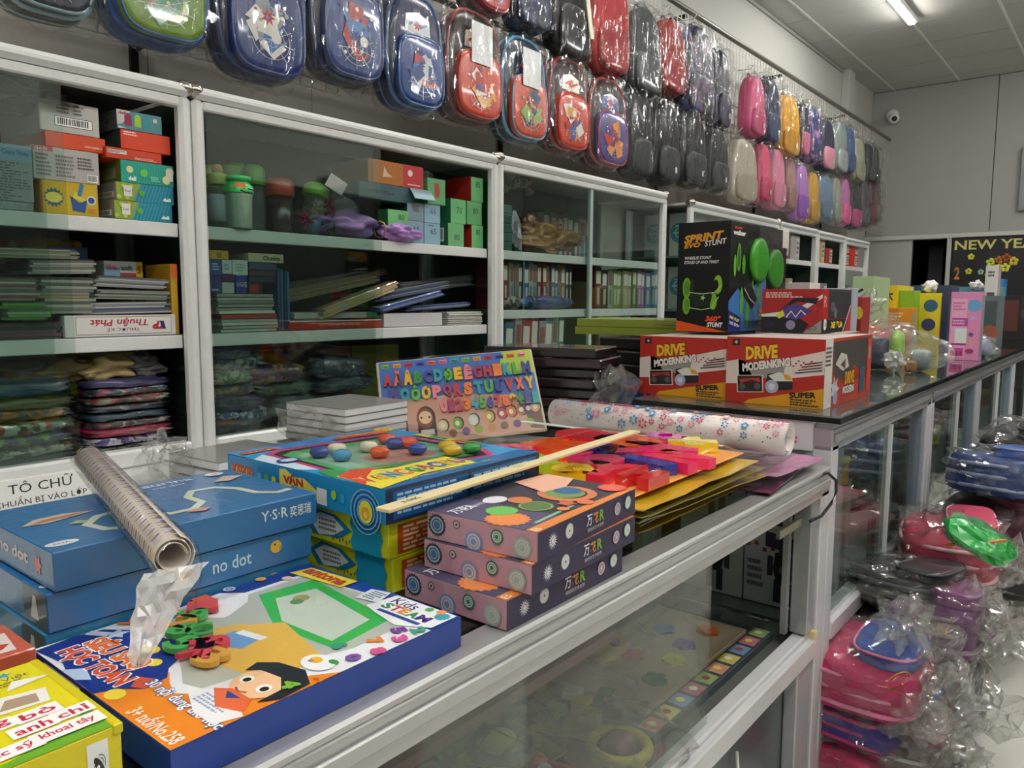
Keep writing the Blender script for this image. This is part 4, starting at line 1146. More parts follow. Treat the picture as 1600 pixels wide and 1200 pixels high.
# ================================================================ toys on the tall counter
dv = [('r', 0, 0, 1, 1, 'b32a20'), ('p', [(0, .28), (0, .62), (.13, .66), (.14, .4), (.6, .4), (1, .5), (1, .84), (.62, .7), (.55, .5), (.2, .3)], 'ded0c8'), ('p', [(.25, .5), (.5, .66), (.62, .66), (.6, .42), (.3, .38)], '96918c'),
      ('p', [(.2, 0), (.25, .06), (1, .3), (1, 0)], 'd99a14'), ('r', .06, .87, .14, .97, '222226'), ('s', .1, .92, .035, 'cfcfc8', 8, .35),
      ('t', 'DRIVE', .37, .78, .34, .2, 'e8c02a', {'out': '2a1a14', 'ow': .07, 'bold': .05, 'rot': 6, 'shear': .1}), ('t', 'MODERNKING', .42, .6, .5, .13, 'e9e4dc', {'out': '2a1a14', 'ow': .07, 'bold': .05, 'rot': 10, 'shear': .1}),
      ('r', .12, .17, .4, .43, 'e6ddd4', 4), ('r', .13, .18, .39, .42, '2a2420', 4), ('p', [(.15, .36), (.36, .4), (.37, .33), (.28, .36), (.16, .3)], 'b8302a'), ('c', .18, .25, .05, '5a5450'), ('c', .34, .27, .05, '5a5450'),
      ('p', [(.42, .22), (.44, .46), (.5, .48), (.6, .46), (.7, .36), (.7, .26), (.6, .24)], '1f2226'), ('p', [(.45, .44), (.56, .5), (.68, .46), (.7, .38), (.52, .36)], 'ddd8d0'), ('p', [(.6, .48), (.67, .46), (.69, .39), (.62, .4)], 'd8a02a'), ('c', .49, .28, .1, 'aab0c4'), ('c', .49, .28, .05, 'd4d8e4'),
      ('t', 'SUPER', .8, .185, .26, .085, '1d1a16', {'bold': .04, 'rot': 5}), ('lines', .68, .02, .97, .13, 3, '3a3024'),
      ] + [('l', [(.72 + .03 * i, .5 + .045 * i), (.98, .56 + .04 * i)], .015, '3a2a26') for i in range(4)] + [('c', .7 + .025 * i, .6 + .02 * (i * 7 % 5), .01, 'b32a20', 1.8) for i in range(9)]
dside = [('r', 0, 0, 1, 1, 'b8402c'), ('r', 0, 0, .14, 1, 'd8d2ca'), ('lines', .01, .6, .13, .9, 5, '3a3432'), ('p', [(.14, .95), (.16, .45), (.28, .4), (.42, .36), (.6, .55), (.78, .42), (.97, .5), (.95, .97)], '55504e'), ('p', [(.2, .62), (.3, .78), (.42, .74), (.48, .55), (.35, .5)], 'd8d4cc'), ('p', [(.3, .6), (.4, .68), (.4, .52)], '7a4a40'),
         ('s', .2, .25, .22, 'c8c8d0', 7, .5), ('c', .22, .12, .1, '9aa0c0'), ('t', 'DRIVE', .5, .38, .2, .2, 'e8a82a', {'out': '3a1a10', 'ow': .08, 'bold': .05}), ('t', 'MODERN', .48, .2, .24, .12, 'e9e4dc', {'out': '3a1a10', 'ow': .08, 'bold': .04}), ('r', .72, .1, .84, .5, '4a5a6a'), ('r', .88, .1, .98, .95, 'c84a30'), ('c', .93, .72, .12, '8a98b0', .4)]
ZH = 1.0085
carton('racing_car_box', 'red and yellow racing car toy box at the left end of the tall counter', 'toy box', (-1.078, 2.36, ZH), (.287, .42, .181), 'b32a20', {'F': dv, 'R': dside, 'T': [('r', 0, 0, 1, 1, 'c4b4ac')]}, rough=.4)
carton('racing_car_box', 'red and yellow racing car toy box at the counter corner, clear window on its side', 'toy box', (-.789, 2.365, ZH), (.277, .46, .189), 'b32a20', {'F': dv, 'R': dside, 'T': [('r', 0, 0, 1, 1, 'c4b4ac')]}, rough=.4)
wc = bpy.data.objects['racing_car_box.001']
ob('window', MB().box(.1392, -.15, .06, .1402, .2, .18), BLISTER, wc)
carton('racing_car_box', 'plain-topped red toy box standing behind the corner racing car box', 'toy box', (-.90, 2.83, ZH), (.2, .4, .18), '8a2a24', {'T': [('r', 0, 0, 1, 1, 'b8aca4')]})


def wheel(mb, c, r, w, ax='x'):
    prof = [(r * .3, -w / 2), (r * .85, -w / 2), (r, -w / 3), (r, w / 3), (r * .85, w / 2), (r * .3, w / 2)]
    k = len(mb.v)
    mb.lathe(prof, 20)
    for i in range(k, len(mb.v)):
        x, y, z = mb.v[i]
        mb.v[i] = ((c[0] + z, c[1] + x, c[2] + y) if ax == 'x' else (c[0] + x, c[1] + z, c[2] + y))


# stunt car box: black carton with a clear side showing green wheels
sx, sy = -1.112, 2.60
bx = carton('stunt_car_box', 'tall black stunt car toy box lettered in orange, standing on a red box', 'toy box', (sx, sy, 1.2), (.18, .50, .352), '0f0e10',
            {'F': [('p', [(0, 0), (0, .1), (1, 0)], 'd8501c'), ('t', 'SPRINT', .5, .86, .78, .075, 'd8962c', {'bold': .05, 'shear': .25, 'rot': 5}), ('t', 'EVO', .28, .79, .32, .045, 'd8962c', {'bold': .05, 'shear': .25, 'rot': 4}), ('t', 'STUNT', .73, .81, .42, .05, 'e6e6e6', {'bold': .02, 'shear': .2, 'rot': 6}),
                   ('t', 'WHEELIE STUNT', .4, .675, .52, .028, 'd8d8d8', {'bold': .03, 'shear': .2}), ('t', 'STAND UP AND TWIST', .47, .635, .68, .028, 'd8d8d8', {'bold': .03, 'shear': .2}), ('t', '360°', .72, .12, .3, .055, 'd8481c', {'bold': .05, 'shear': .25}), ('t', 'STUNT', .76, .065, .3, .045, 'e6e6e6', {'bold': .05, 'shear': .2}),
                   ('c', .2, .4, .095, '6fae2c', .45), ('c', .2, .4, .07, '4f8a22', .4), ('c', .2, .24, .085, '6fae2c', .45), ('c', .21, .24, .06, '4f8a22', .4), ('c', .3, .39, .09, '2a3020', .25), ('c', .8, .43, .085, '7cbc34', .5), ('c', .76, .42, .055, '14180f', .5), ('c', .72, .28, .08, '6fae2c', .45), ('p', [(.3, .33), (.45, .36), (.7, .34), (.66, .24), (.4, .22), (.32, .26)], '1d2420'), ('s', .52, .31, .03, '9ad06a', 5, .4), ('l', [(.25, .36), (.5, .345), (.75, .36), (.85, .42)], .008, 'a8c890'), ('l', [(.25, .22), (.5, .2), (.7, .22), (.82, .32)], .008, 'a8c890')],
             'R': [('r', .62, .04, .97, .96, '2c1d22'), ('p', [(.24, 0), (.36, .4), (.62, .55), (.62, 0)], '5a8ab8'), ('p', [(0, 0), (0, .28), (.14, .4), (.4, .2), (.5, 0)], '3f78b8'), ('p', [(.0, .0), (0, .2), (.2, .13), (.2, 0)], '2a2f78'), ('t', '360 FLIP', .1, .12, .16, .03, 'e8e040', {'bold': .03, 'rot': -12}), ('t', '360 SPIN', .1, .07, .16, .03, 'e6e6f2', {'bold': .03, 'rot': -12}),
                   ('t', 'walker', .14, .9, .2, .045, 'ececec', {'bold': .04}), ('t', 'stunt', .12, .945, .12, .025, 'c8402c', {'bold': .04}), ('c', .14, .68, .13, '58a02c', .35), ('c', .14, .68, .09, '2a5a1a', .3), ('c', .08, .6, .1, '6ab434', .3), ('c', .22, .62, .09, '4f9428', .4), ('c', .38, .43, .08, '5aa830', .3), ('c', .48, .35, .1, '5aa830', .35), ('c', .2, .28, .13, '62b030', .3), ('c', .3, .17, .14, '62b030', .3), ('p', [(.22, .42), (.34, .46), (.46, .3), (.38, .2), (.26, .3)], '23201e'), ('l', [(.24, .4), (.34, .3), (.42, .26)], .012, 'b8bcc0'),
                   ('t', 'S', .54, .17, .07, .07, 'e8b82a', {'bold': .06}), ('t', 'E', .53, .08, .06, .05, 'e8b82a', {'bold': .06})]}, rough=.3)
mb = MB()
wheel(mb, (.094, -.02, .235), .075, .02)
ob('green_wheel', mb, mat('3f9a22', .35), bx)
mb = MB()
wheel(mb, (.094, .13, .21), .07, .02)
ob('green_wheel', mb, mat('3a8a24', .35), bx)
ob('window', MB().box(.105, -.05, .03, .1062, .235, .345).box(.0905, -.05, .03, .105, -.0488, .345), BLISTER, bx)
ob('tab', MB().box(.0912, .2, .29, .0925, .26, .36).box(.0912, .215, .02, .0925, .25, .13), mat('e4dcd4', .5), bx)
rc = carton('racer_box', 'red racer toy box with a clear corner, stacked on the corner car box', 'toy box', (-.862, 2.615, 1.2), (.19, .30, .137), '9a1c1c',
            {'F': [('r', 0, 0, 1, 1, 'a01e20'), ('lines', .06, .8, .72, .94, 3, 'e8c8c0'), ('p', [(0, .42), (.55, .52), (1, .88), (1, .8), (.6, .4), (0, .34)], 'd8d4cc'), ('p', [(0, 0), (0, .36), (.6, .38), (.8, .2), (.7, 0)], '17161c'), ('p', [(.3, .5), (.6, .72), (.9, .66), (.95, .8), (.55, .8)], '1c1428'), ('p', [(.3, .45), (.42, .62), (.62, .66), (.85, .5), (.6, .3), (.35, .35)], '4a3a80'), ('l', [(.42, .35), (.5, .5), (.58, .36), (.66, .52), (.74, .42)], .03, 'd8d8e8'), ('p', [(.24, .4), (.36, .52), (.4, .4), (.3, .32)], 'c8d040'), ('c', .12, .2, .1, '241c38', 1.3), ('c', .5, .18, .11, '8a88a0'), ('p', [(.7, 0), (1, .3), (1, 0)], '8a8a88'), ('t', 'GO', .85, .12, .14, .1, '2a2a2a'), ('s', .9, .55, .06, 'c8302c', 4, .4)],
             'R': [('r', 0, 0, .2, 1, 'a8221e'), ('t', 'R', .1, .72, .09, .25, 'e8c0b0'), ('p', [(.2, .32), (.2, 1), (1, 1), (1, .32)], '3a3638'), ('c', .35, .6, .12, '5a6470', 1.4), ('c', .45, .45, .12, '7a7a80'), ('r', 0, 0, 1, .3, '1c1a1c'), ('t', 'XE ĐUA', .5, .18, .42, .16, 'e8d22c', {'bold': .05, 'shear': .15}), ('c', .1, .2, .13, 'e8e8e4', .9), ('t', '1:60', .1, .2, .1, .1, '222222'), ('p', [(.78, 0), (1, .6), (1, 0)], 'b83028'), ('l', [(.72, .0), (.98, .62)], .05, 'd8d4cc')], 'T': [('r', 0, 0, 1, 1, 'c8beb6')]})
ob('window', MB().box(.0955, -.08, .045, .0965, .14, .13), BLISTER, rc)


def px_box(name, label, cat, x0, x1, ytop, ybase, zb, depth, col, faces=None, rot=0, w=None, X=None, **k):
    """a carton whose front (-y) face spans the given columns of the photo on the surface zb"""
    a, c = on_z(x0, ybase, zb), on_z(x1, ybase, zb)
    y = (a.y + c.y) / 2 if X is None else on_x((x0 + x1) / 2, ybase, X).y
    a, c = on_y(x0, ybase, y), on_y(x1, ybase, y)
    t = on_y((x0 + x1) / 2, ytop, y)
    return carton(name, label, cat, ((a.x + c.x) / 2, y + depth / 2, zb), (abs(c.x - a.x), depth, t.z - zb), col, faces, rot, **k)


kt = [('r', .04, .04, .55, .9, 'e3a6c4'), ('lines', .08, .72, .5, .86, 3, 'c86a90'), ('c', .78, .8, .09, '6aa0d0'), ('p', [(.08, .5), (.6, .5), (.6, .62), (.08, .62)], 'b04a98'), ('lines', .1, .52, .55, .6, 2, 'e8b8d8'), ('r', .2, .25, .58, .47, 'd8dcd8'), ('r', .08, .22, .58, .25, 'a03a88'), ('r', .08, .06, .5, .18, 'c8408a'), ('t', '$1', .3, .1, .3, .07, '8a2a68', {'bold': .04}), ('s', .75, .62, .03, '88b8e0', 5, .5), ('s', .75, .5, .035, 'e88aa8', 6, .6), ('c', .72, .38, .03, '6a4aa0'), ('s', .72, .28, .03, 'd0c050', 5, .5), ('c', .7, .14, .035, 'b03070', 1.6)]
px_box('pink_toy_box', 'tall pink toy box near the counter edge, beyond the clear bag of toys', 'toy box', 1480, 1528, 456, 563, ZH, .1, 'd88ab4', {'F': kt, 'R': [('r', .1, .05, .95, .95, '8a8f98')]})
px_box('yellow_toy_box', 'leaning yellow toy box with a grey window, left of the pink box', 'toy box', 1424, 1462, 458, 556, ZH, .12, 'd8c81c', {'F': [('c', .6, .8, .1, '2f5f78'), ('c', .55, .5, .1, '3a3a60')], 'R': [('r', .1, .1, .9, .95, '7d7a55'), ('t', 'PLAY', .5, .82, .6, .08, 'e8b8d8', {'bold': .04}), ('r', .15, .15, .85, .6, '7a6a80'), ('c', .5, .4, .1, '4a3a90')]}, rot=R(8))
px_box('green_toy_box', 'lime green toy box with black lettering behind the orange box', 'toy box', 1384, 1424, 454, 545, ZH, .14, '7fae22', {'F': [('t', 'ABC7', .25, .75, .12, .3, '33401a', {'bold': .03})]}, X=-0.98)
px_box('orange_toy_box', 'orange toy box between the red bag and the yellow box', 'toy box', 1366, 1420, 481, 553, ZH, .14, 'd98a1e', {'F': [('lines', .1, .75, .8, .92, 3, 'f0d0a0')], 'R': [('r', .1, .1, .9, .9, 'a89a70')]}, X=-0.98)
px_box('building_block_box', 'yellow building block box with Chinese characters, furthest on the counter', 'toy box', 1362, 1398, 446, 520, ZH, .3, 'd8c020', {'F': [('t', '积木', .5, .85, .7, .16, '222222', {'bold': .04})]}, X=-1.05)
px_box('clear_green_box', 'green and clear toy box in front of the distant red cartons', 'toy box', 1329, 1362, 432, 512, ZH, .3, 'a2b98c', {'F': [('l', [(.1, .8), (.5, .85)], .03, '2a2a2a'), ('l', [(.1, .73), (.5, .78)], .03, '2a2a2a')]}, X=-1.05)
px_box('green_toy_box', 'low dark-lidded toy box with white tissue behind the lime green box', 'toy box', 1402, 1478, 446, 535, ZH, .3, '3a4058', {'F': [('r', .3, .88, .7, .98, '2a4a90'), ('r', 0, .88, .28, .98, 'c8c0b8')]}, X=-0.95)
px_box('tissue_box', 'teal box with white tissue tufts behind the pink box', 'box', 1490, 1556, 448, 530, ZH, .3, '5f9aa4', X=-0.85)
for x, y, lb in [(1447, 446, 'left'), (1522, 444, 'right')]:
    q = on_x(x, y, -.92 if x < 1480 else -.85)
    tag(ob('tissue', MB().blob((q.x, q.y + .1, q.z - .005), (.035, .04, .03), x, .45, 2, 3), mat('e8e8e4', .7)), lb + '-hand tuft of white paper standing up from the boxes at the back of the counter', 'paper')
px_box('phone_box', 'small white carton with dark pictures behind the dark toys at the right edge', 'toy box', 1532, 1552, 415, 540, ZH, .12, 'dcd8d4', {'F': [('lines', .2, .86, .9, .94, 2, '333333'), ('r', .2, .55, .8, .68, '555550'), ('r', .2, .3, .8, .36, 'b86a60')], 'R': [('r', 0, 0, 1, 1, 'b09a9c')]}, X=-0.74)
px_box('blue_toy_box', 'blue toy box with an orange stripe, half out of the frame at the right', 'toy box', 1562, 1640, 430, 515, ZH, .3, '3a8ac0', {'F': [('p', [(0, .8), (1, .98), (1, .8)], 'd8742c'), ('p', [(.1, .5), (.5, .72), (.9, .55), (.6, .4)], 'b8d4e8')]})
px_box('blue_toy_box', 'blue crate-like box beside the white carton at the right', 'toy box', 1545, 1563, 436, 520, ZH, .2, '2f7fb8', X=-0.9)
px_box('dark_toy_box', 'tall black toy box with a dark red figure at the right edge', 'toy box', 1561, 1640, 462, 532, ZH, .2, '1e1a1c', {'F': [('r', .05, .2, .35, .9, '5a2a24'), ('c', .6, .6, .2, '4a3038'), ('c', .75, .3, .15, '8a8088'), ('c', .5, .9, .1, '3a2028')]})
px_box('clear_toy_box', 'clear-sided grey toy box right behind the pink box', 'toy box', 1532, 1556, 462, 545, ZH, .25, '6a7476', {'F': [('r', .1, .1, .9, .9, '4a5658'), ('c', .5, .3, .15, 'a05a48')]})
px_box('red_toy_box', 'narrow red and yellow toy box just right of the racer box', 'toy box', 1327, 1343, 464, 545, ZH, .12, '9c2a24', {'F': [('c', .75, .8, .08, 'd8c02c', .6), ('r', .1, .1, .4, .9, 'c8beb4')]}, X=-.86)
q = on_x(1356, 478, -.9)
tag(ob('crumpled_film', MB().blob((0, 0, 0), (.05, .08, .06), 77, .5, 2.2, 3, smooth=False), CRUMPLE, None, (q.x, q.y, q.z)), 'crumpled clear film on top of the red bag beside the racer box', 'plastic bag')
# bag of toys wrapped in clear film
p = on_z(1415, 583, ZH)
bg = thing('toy_bag', 'clear crackling bag of navy and lime plastic toys beside the corner car box', 'toy bag', (p.x - .05, p.y + .08, ZH))
ob('navy_toy', MB().blob((-.09, 0, .075), (.07, .06, .07), 2, .06, 1, 3, sq=.6), mat('1c2c50', .3), bg)
ob('lime_toy', MB().blob((-.005, -.01, .09), (.028, .04, .085), 5, .05, 1, 3, sq=.4), mat('8cc42a', .3), bg)
ob('grey_toy', MB().blob((.08, .03, .05), (.04, .05, .045), 6, .1, 1, 3, sq=.5), mat('7d8a90', .35), bg)
ob('teal_toy', MB().box(-.16, -.05, .005, -.13, .05, .12, .008), mat('4a9a90', .35), bg)
ob('small_toy', MB().box(.04, -.07, .003, .08, -.02, .05, .008), mat('a0703a', .35), bg)
ob('plastic_wrap', MB().blob((0, 0, .082), (.19, .115, .1), 7, .13, 2, 4, smooth=False), CRUMPLE, bg)
ob('wrap_knot', MB().blob((.01, -.105, .05), (.035, .02, .035), 3, .5, 3, 3, smooth=False), film((.95, .95, .95), 2, .15, .6, 25, (1, 1, 1), .5), bg)
p = on_z(1385, 560, ZH)
rb = thing('toy_bag', 'red toy in a clear bag behind the navy toys', 'toy bag', (-.9, on_x(1378, 520, -.9).y, ZH))
ob('red_toy', MB().blob((0, 0, .1), (.1, .13, .08), 3, .15, 1.2, 3), mat('c01c1c', .3, coat=.6), rb)
ob('plastic_wrap', MB().blob((0, 0, .11), (.13, .17, .11), 8, .2, 2, 3, smooth=False), CRUMPLE, rb)
for (x, y, r, c, lb) in [(1555, 585, .05, '8a96b8', 'violet-grey'), (1545, 560, .04, '6a7a70', 'grey-green')]:
    p = on_z(x - 5, 560, ZH)
    o = thing('small_toy_bag', 'small clear bag with a ' + lb + ' toy, right of the pink box', 'toy bag', (p.x - .08, p.y + (.1 if r > .045 else .28), ZH))
    ob('toy', MB().blob((0, 0, r), (r * 1.3, r, r), 3, .2, 2, 2), mat(c, .4), o)
    ob('plastic_wrap', MB().blob((0, 0, r * 1.2), (r * 1.9, r * 1.5, r * 1.3), 5, .25, 2, 3, smooth=False), CRUMPLE, o)
# upright cartons behind the racer box
carton('picture_box', 'white box with red panels and brown back standing behind the racer box', 'toy box', (-1.07, 3.02, ZH), (.2, .12, .36), 'd8d0cc', {'F': [('r', 0, .86, 1, .93, '24488a'), ('r', 0, .0, 1, .05, '24488a'), ('r', 0, .2, .4, .65, '9a2024'), ('r', .35, .2, 1, .7, '8a6a44'), ('r', .0, .4, .35, .48, 'd8d4d0')]})
carton('picture_box', 'grey-blue picture box standing right of the red and white box', 'toy box', (-.92, 3.12, ZH), (.14, .07, .34), 'a8acb8', {'F': [('r', 0, 0, 1, .35, '5a86b0'), ('s', .5, .55, .1, 'b06a68', 5, .4), ('l', [(.2, .4), (.5, .6), (.8, .4)], .02, '4a3a48')]})

# ================================================================ bagged backpacks on the wall grid
gridt = thing('wire_grid', 'white wire grid on the left wall carrying the bagged backpacks', 'display grid', (-2.2, .3, 2.0))
GW = mat('c9c6bd', .4, .3)
for k in range(8):
    y0 = .0 + k * 1.1
    mb = MB()
    w = .0016
    n = 21
    for i in range(n + 1):
        y = y0 + 1.08 * i / n
        mb.box(-w, y - w, 0, w, y + w, .98)
    for j in range(20):
        z = .98 * j / 19
        mb.box(-w * 1.5, y0, z - w, w * 1.5 - w, y0 + 1.08, z + w)
    ob('grid_panel', mb, GW, gridt)
ob('rail', MB().tube([(.01, -.3, .99), (.01, 8.7, .99)], .016, 10), mat('8f8b84', .35, .7), gridt)
ob('rail', MB().tube([(.01, -.3, .45), (.01, 4.2, .45)], .012, 8), mat('3a3632', .4, .5), gridt)
for y in (.85, 2.55, 4.05, 5.6, 7.2):
    for z in (0, .91):
        ob('bracket', MB().extr([(-.19, z - .03), (-.178, z - .03), (-.178, z + .03), (-.01, z + .05), (-.01, z + .066), (-.19, z + .066)], y - .012, y + .012, Matrix(((1, 0, 0, 0), (0, 0, 1, 0), (0, 1, 0, 0), (0, 0, 0, 1)))), mat('1f1c1a', .4, .5), gridt)
HB = mat('d8d6d0', .4)


def loft(w, h, d, taper=.12, dome=.15, n=36, top=.5, x0=0, shrink=.9, seed=0, amp=0.0):
    """rounded slab standing in the y-z plane, hanging below z=0, front towards +x"""
    mb = MB()
    vs = []
    prof = [(0, .9), (.06, .97), (.25, 1.0), (.7, 1.0), (.88, .97), (.97, shrink), (1.0, shrink - .12)]
    for t, s in prof:
        for k in range(n):
            g = 2 * PI * k / n
            c, s_ = math.cos(g), math.sin(g)
            e = .55 if s_ < 0 else top + .15
            yy = math.copysign(abs(c) ** e, c) * w / 2
            zz = math.copysign(abs(s_) ** e, s_) * h / 2
            yy *= 1 - taper * max(0, zz / h * 2)
            f = 1 + amp * noise.noise((yy * 12 + seed, zz * 12, t * 2 + seed))
            vs.append((x0 + t * d * (1 + dome * (1 - s)), yy * s * f, -h / 2 + zz * s * f))
    f = [(i * n + k, (i + 1) * n + k, (i + 1) * n + (k + 1) % n, i * n + (k + 1) % n) for i in range(len(prof) - 1) for k in range(n)]
    f.append(tuple(range(n)))
    f.append(tuple((len(prof) - 1) * n + k for k in range(n))[::-1])
    mb.add(vs, f, None, True)
    return mb


def rim(w, h, x, r, top=.5, taper=.12, n=40):
    pts = []
    for k in range(n):
        g = 2 * PI * k / n
        c, s_ = math.cos(g), math.sin(g)
        e = .55 if s_ < 0 else top + .15
        yy = math.copysign(abs(c) ** e, c) * w / 2
        zz = math.copysign(abs(s_) ** e, s_) * h / 2
        pts.append((x, yy * (1 - taper * max(0, zz / h * 2)), -h / 2 + zz))
    return MB().tube(pts, r, 6, closed=True)


def hero(g, c):
    """abstract comic-style burst, web and shapes in the bag's own colours"""
    it = []
    for k in range(7):
        a0 = g.uniform(0, 6.28)
        cx, cy = g.uniform(.25, .75), g.uniform(.2, .8)
        it.append(('p', [(cx + .3 * math.cos(a0 + q * 1.5) * g.uniform(.4, 1), cy + .25 * math.sin(a0 + q * 1.5) * g.uniform(.4, 1)) for q in range(4)], g.choice(c)))
    for q in range(6):
        it.append(('l', [(.5, .3), (.5 + .42 * math.cos(q * .7 + 3.3), .3 + .32 * math.sin(q * .7 + 3.3))], .006, 'c8ccd0'))
    for rr in (.1, .18, .26):
        it.append(('l', [(.5 + rr * 1.3 * math.cos(q * .35 + 3.3), .3 + rr * math.sin(q * .35 + 3.3)) for q in range(12)], .005, 'c8ccd0'))
    it.append(('s', g.uniform(.35, .65), g.uniform(.45, .7), .12, g.choice(c), 7, .45))
    it.append(('c', g.uniform(.3, .7), g.uniform(.3, .7), .08, g.choice(c)))
    for k in range(8):
        it.append(('c', g.uniform(.15, .85), g.uniform(.1, .9), g.uniform(.015, .035), g.choice(c + ['e8e4d8'])))
    return it


def backpack(px0, px1, ytop, ybot, kind, main, trim, cols, label, X=-2.06, d=.1, yaw=0, group='bagged backpacks hanging on the wall', hz=None):
    pm = (px0 + px1) / 2
    a, c = on_x(px0, (ytop + ybot) / 2, X), on_x(px1, (ytop + ybot) / 2, X)
    cy = (a.y + c.y) / 2
    w = (c.y - a.y) * .97
    zt, zb = on_x(pm, ytop, X).z, on_x(pm, ybot, X).z
    h = zt - zb
    g = random.Random(int(px0 * 3 + ybot))
    t = thing('backpack', label, 'backpack', (X - d, cy, zt), R(yaw), group)
    if kind == 'kid':
        ob('body', loft(w, h, d, .1, .1, top=.45), mat(main, .35, coat=.3), t)
        ob('rim', rim(w * .97, h * .97, d * .86, .008, .45, .1), mat(trim, .3, coat=.5), t)
        ob('rim', rim(w * .99, h * .99, d * .45, .006, .45, .1), mat(trim, .3, coat=.5), t)
        ob('front_pocket', loft(w * .82, h * .6, d * .3, .05, .1, top=.35, x0=d * .95, shrink=.97), mat(cols[0], .3, coat=.4), t, (0, 0, -h * .37))
        ob('pocket_rim', rim(w * .8, h * .585, 0, .004, .35, .05), mat(trim, .3, coat=.5), t, (d * 1.22, 0, -h * .38))
        am = MB()
        art(am, (d * 1.27, -w * .31, -h * .91), (0, 1, 0), (0, 0, 1), w * .62, h * .46, hero(g, cols) + hero(g, cols))
        art(am, (d * 1.02, -w * .25, -h * .36), (0, 1, 0), (0, 0, 1), w * .5, h * .2, [('p', [(.05, .1), (.1, .8), (.5, 1), (.9, .8), (.95, .1)], cols[-1]), ('s', .5, .5, .42, 'e8e4d8', 9, .6), ('s', .5, .5, .34, cols[1], 9, .55), ('l', [(.2, .4), (.45, .6), (.6, .4), (.85, .6)], .12, cols[0])])
        ob('printed_picture', am, artmat(.3, .8), t)
        ob('handle', MB().tube([(d * .3, -.03, -.004), (d * .3, -.025, .025), (d * .3, 0, .035), (d * .3, .025, .025), (d * .3, .03, -.004)], .006, 6), mat(trim, .5), t)
    else:
        fab = mat(main, .65, coat=.1, var=.15, bscale=9) if kind == 'plain' else patt(cols, 22, .4)
        ob('body', loft(w, h, d * 1.1, .16, .1, top=.6, seed=g.random() * 9, amp=.05), fab, t)
        ob('front_pocket', loft(w * .8, h * .42, d * .35, .05, .1, top=.35, x0=d * 1.02, amp=.05), fab if kind != 'plain' else mat(trim, .6, coat=.3, var=.1), t, (0, 0, -h * .54))
        ob('zip', rim(w * .82, h * .78, d * 1.04, .0025, .6, .16), mat(cols[0] if kind == 'plain' else trim, .4), t, (0, 0, -h * .08))
        for s in (-1, 1):
            ob('strap', MB().box(d * .3, s * w * .47 - .008, -h * .75, d * .6, s * w * .47 + .008, -h * .2, .004), mat(trim, .6), t)
        ob('handle', MB().tube([(d * .2, -.025, -.01), (d * .2, -.02, .02), (d * .2, 0, .028), (d * .2, .02, .02), (d * .2, .025, -.01)], .005, 6), mat(trim, .6), t)
        if g.random() < .6:
            ob('label_patch', MB().box(d * 1.47, w * .1, -h * .85, d * 1.485, w * .1 + .02, -h * .85 + .03), mat('c8c8c4', .5), t)
    # clear bag, gathered to a neck above
    mb = MB().blob((d * .72, 0, -h * .5), (d * .86, w * .56, h * .54), g.randint(1, 99), .085, 1.5, 4, sq=.62, smooth=False, an=(1.2, 3.4, .6))
    nk = [(.04, -.02), (.022, .02), (.012, .05), (.018, .075)]
    mb.lathe([(r_ * 1.2, z_) for r_, z_ in nk], 10, (d * .4, 0, 0), flute=.3)
    ob('clear_bag', mb, WRAP, t)
    ob('hook', MB().tube([(-.2 + 2.06 + X + .04 if False else -(X - d + 2.2), 0, .06), (d * .4, 0, .055), (d * .4 + .02, 0, .075)], .003, 6), HB, t)
    return t


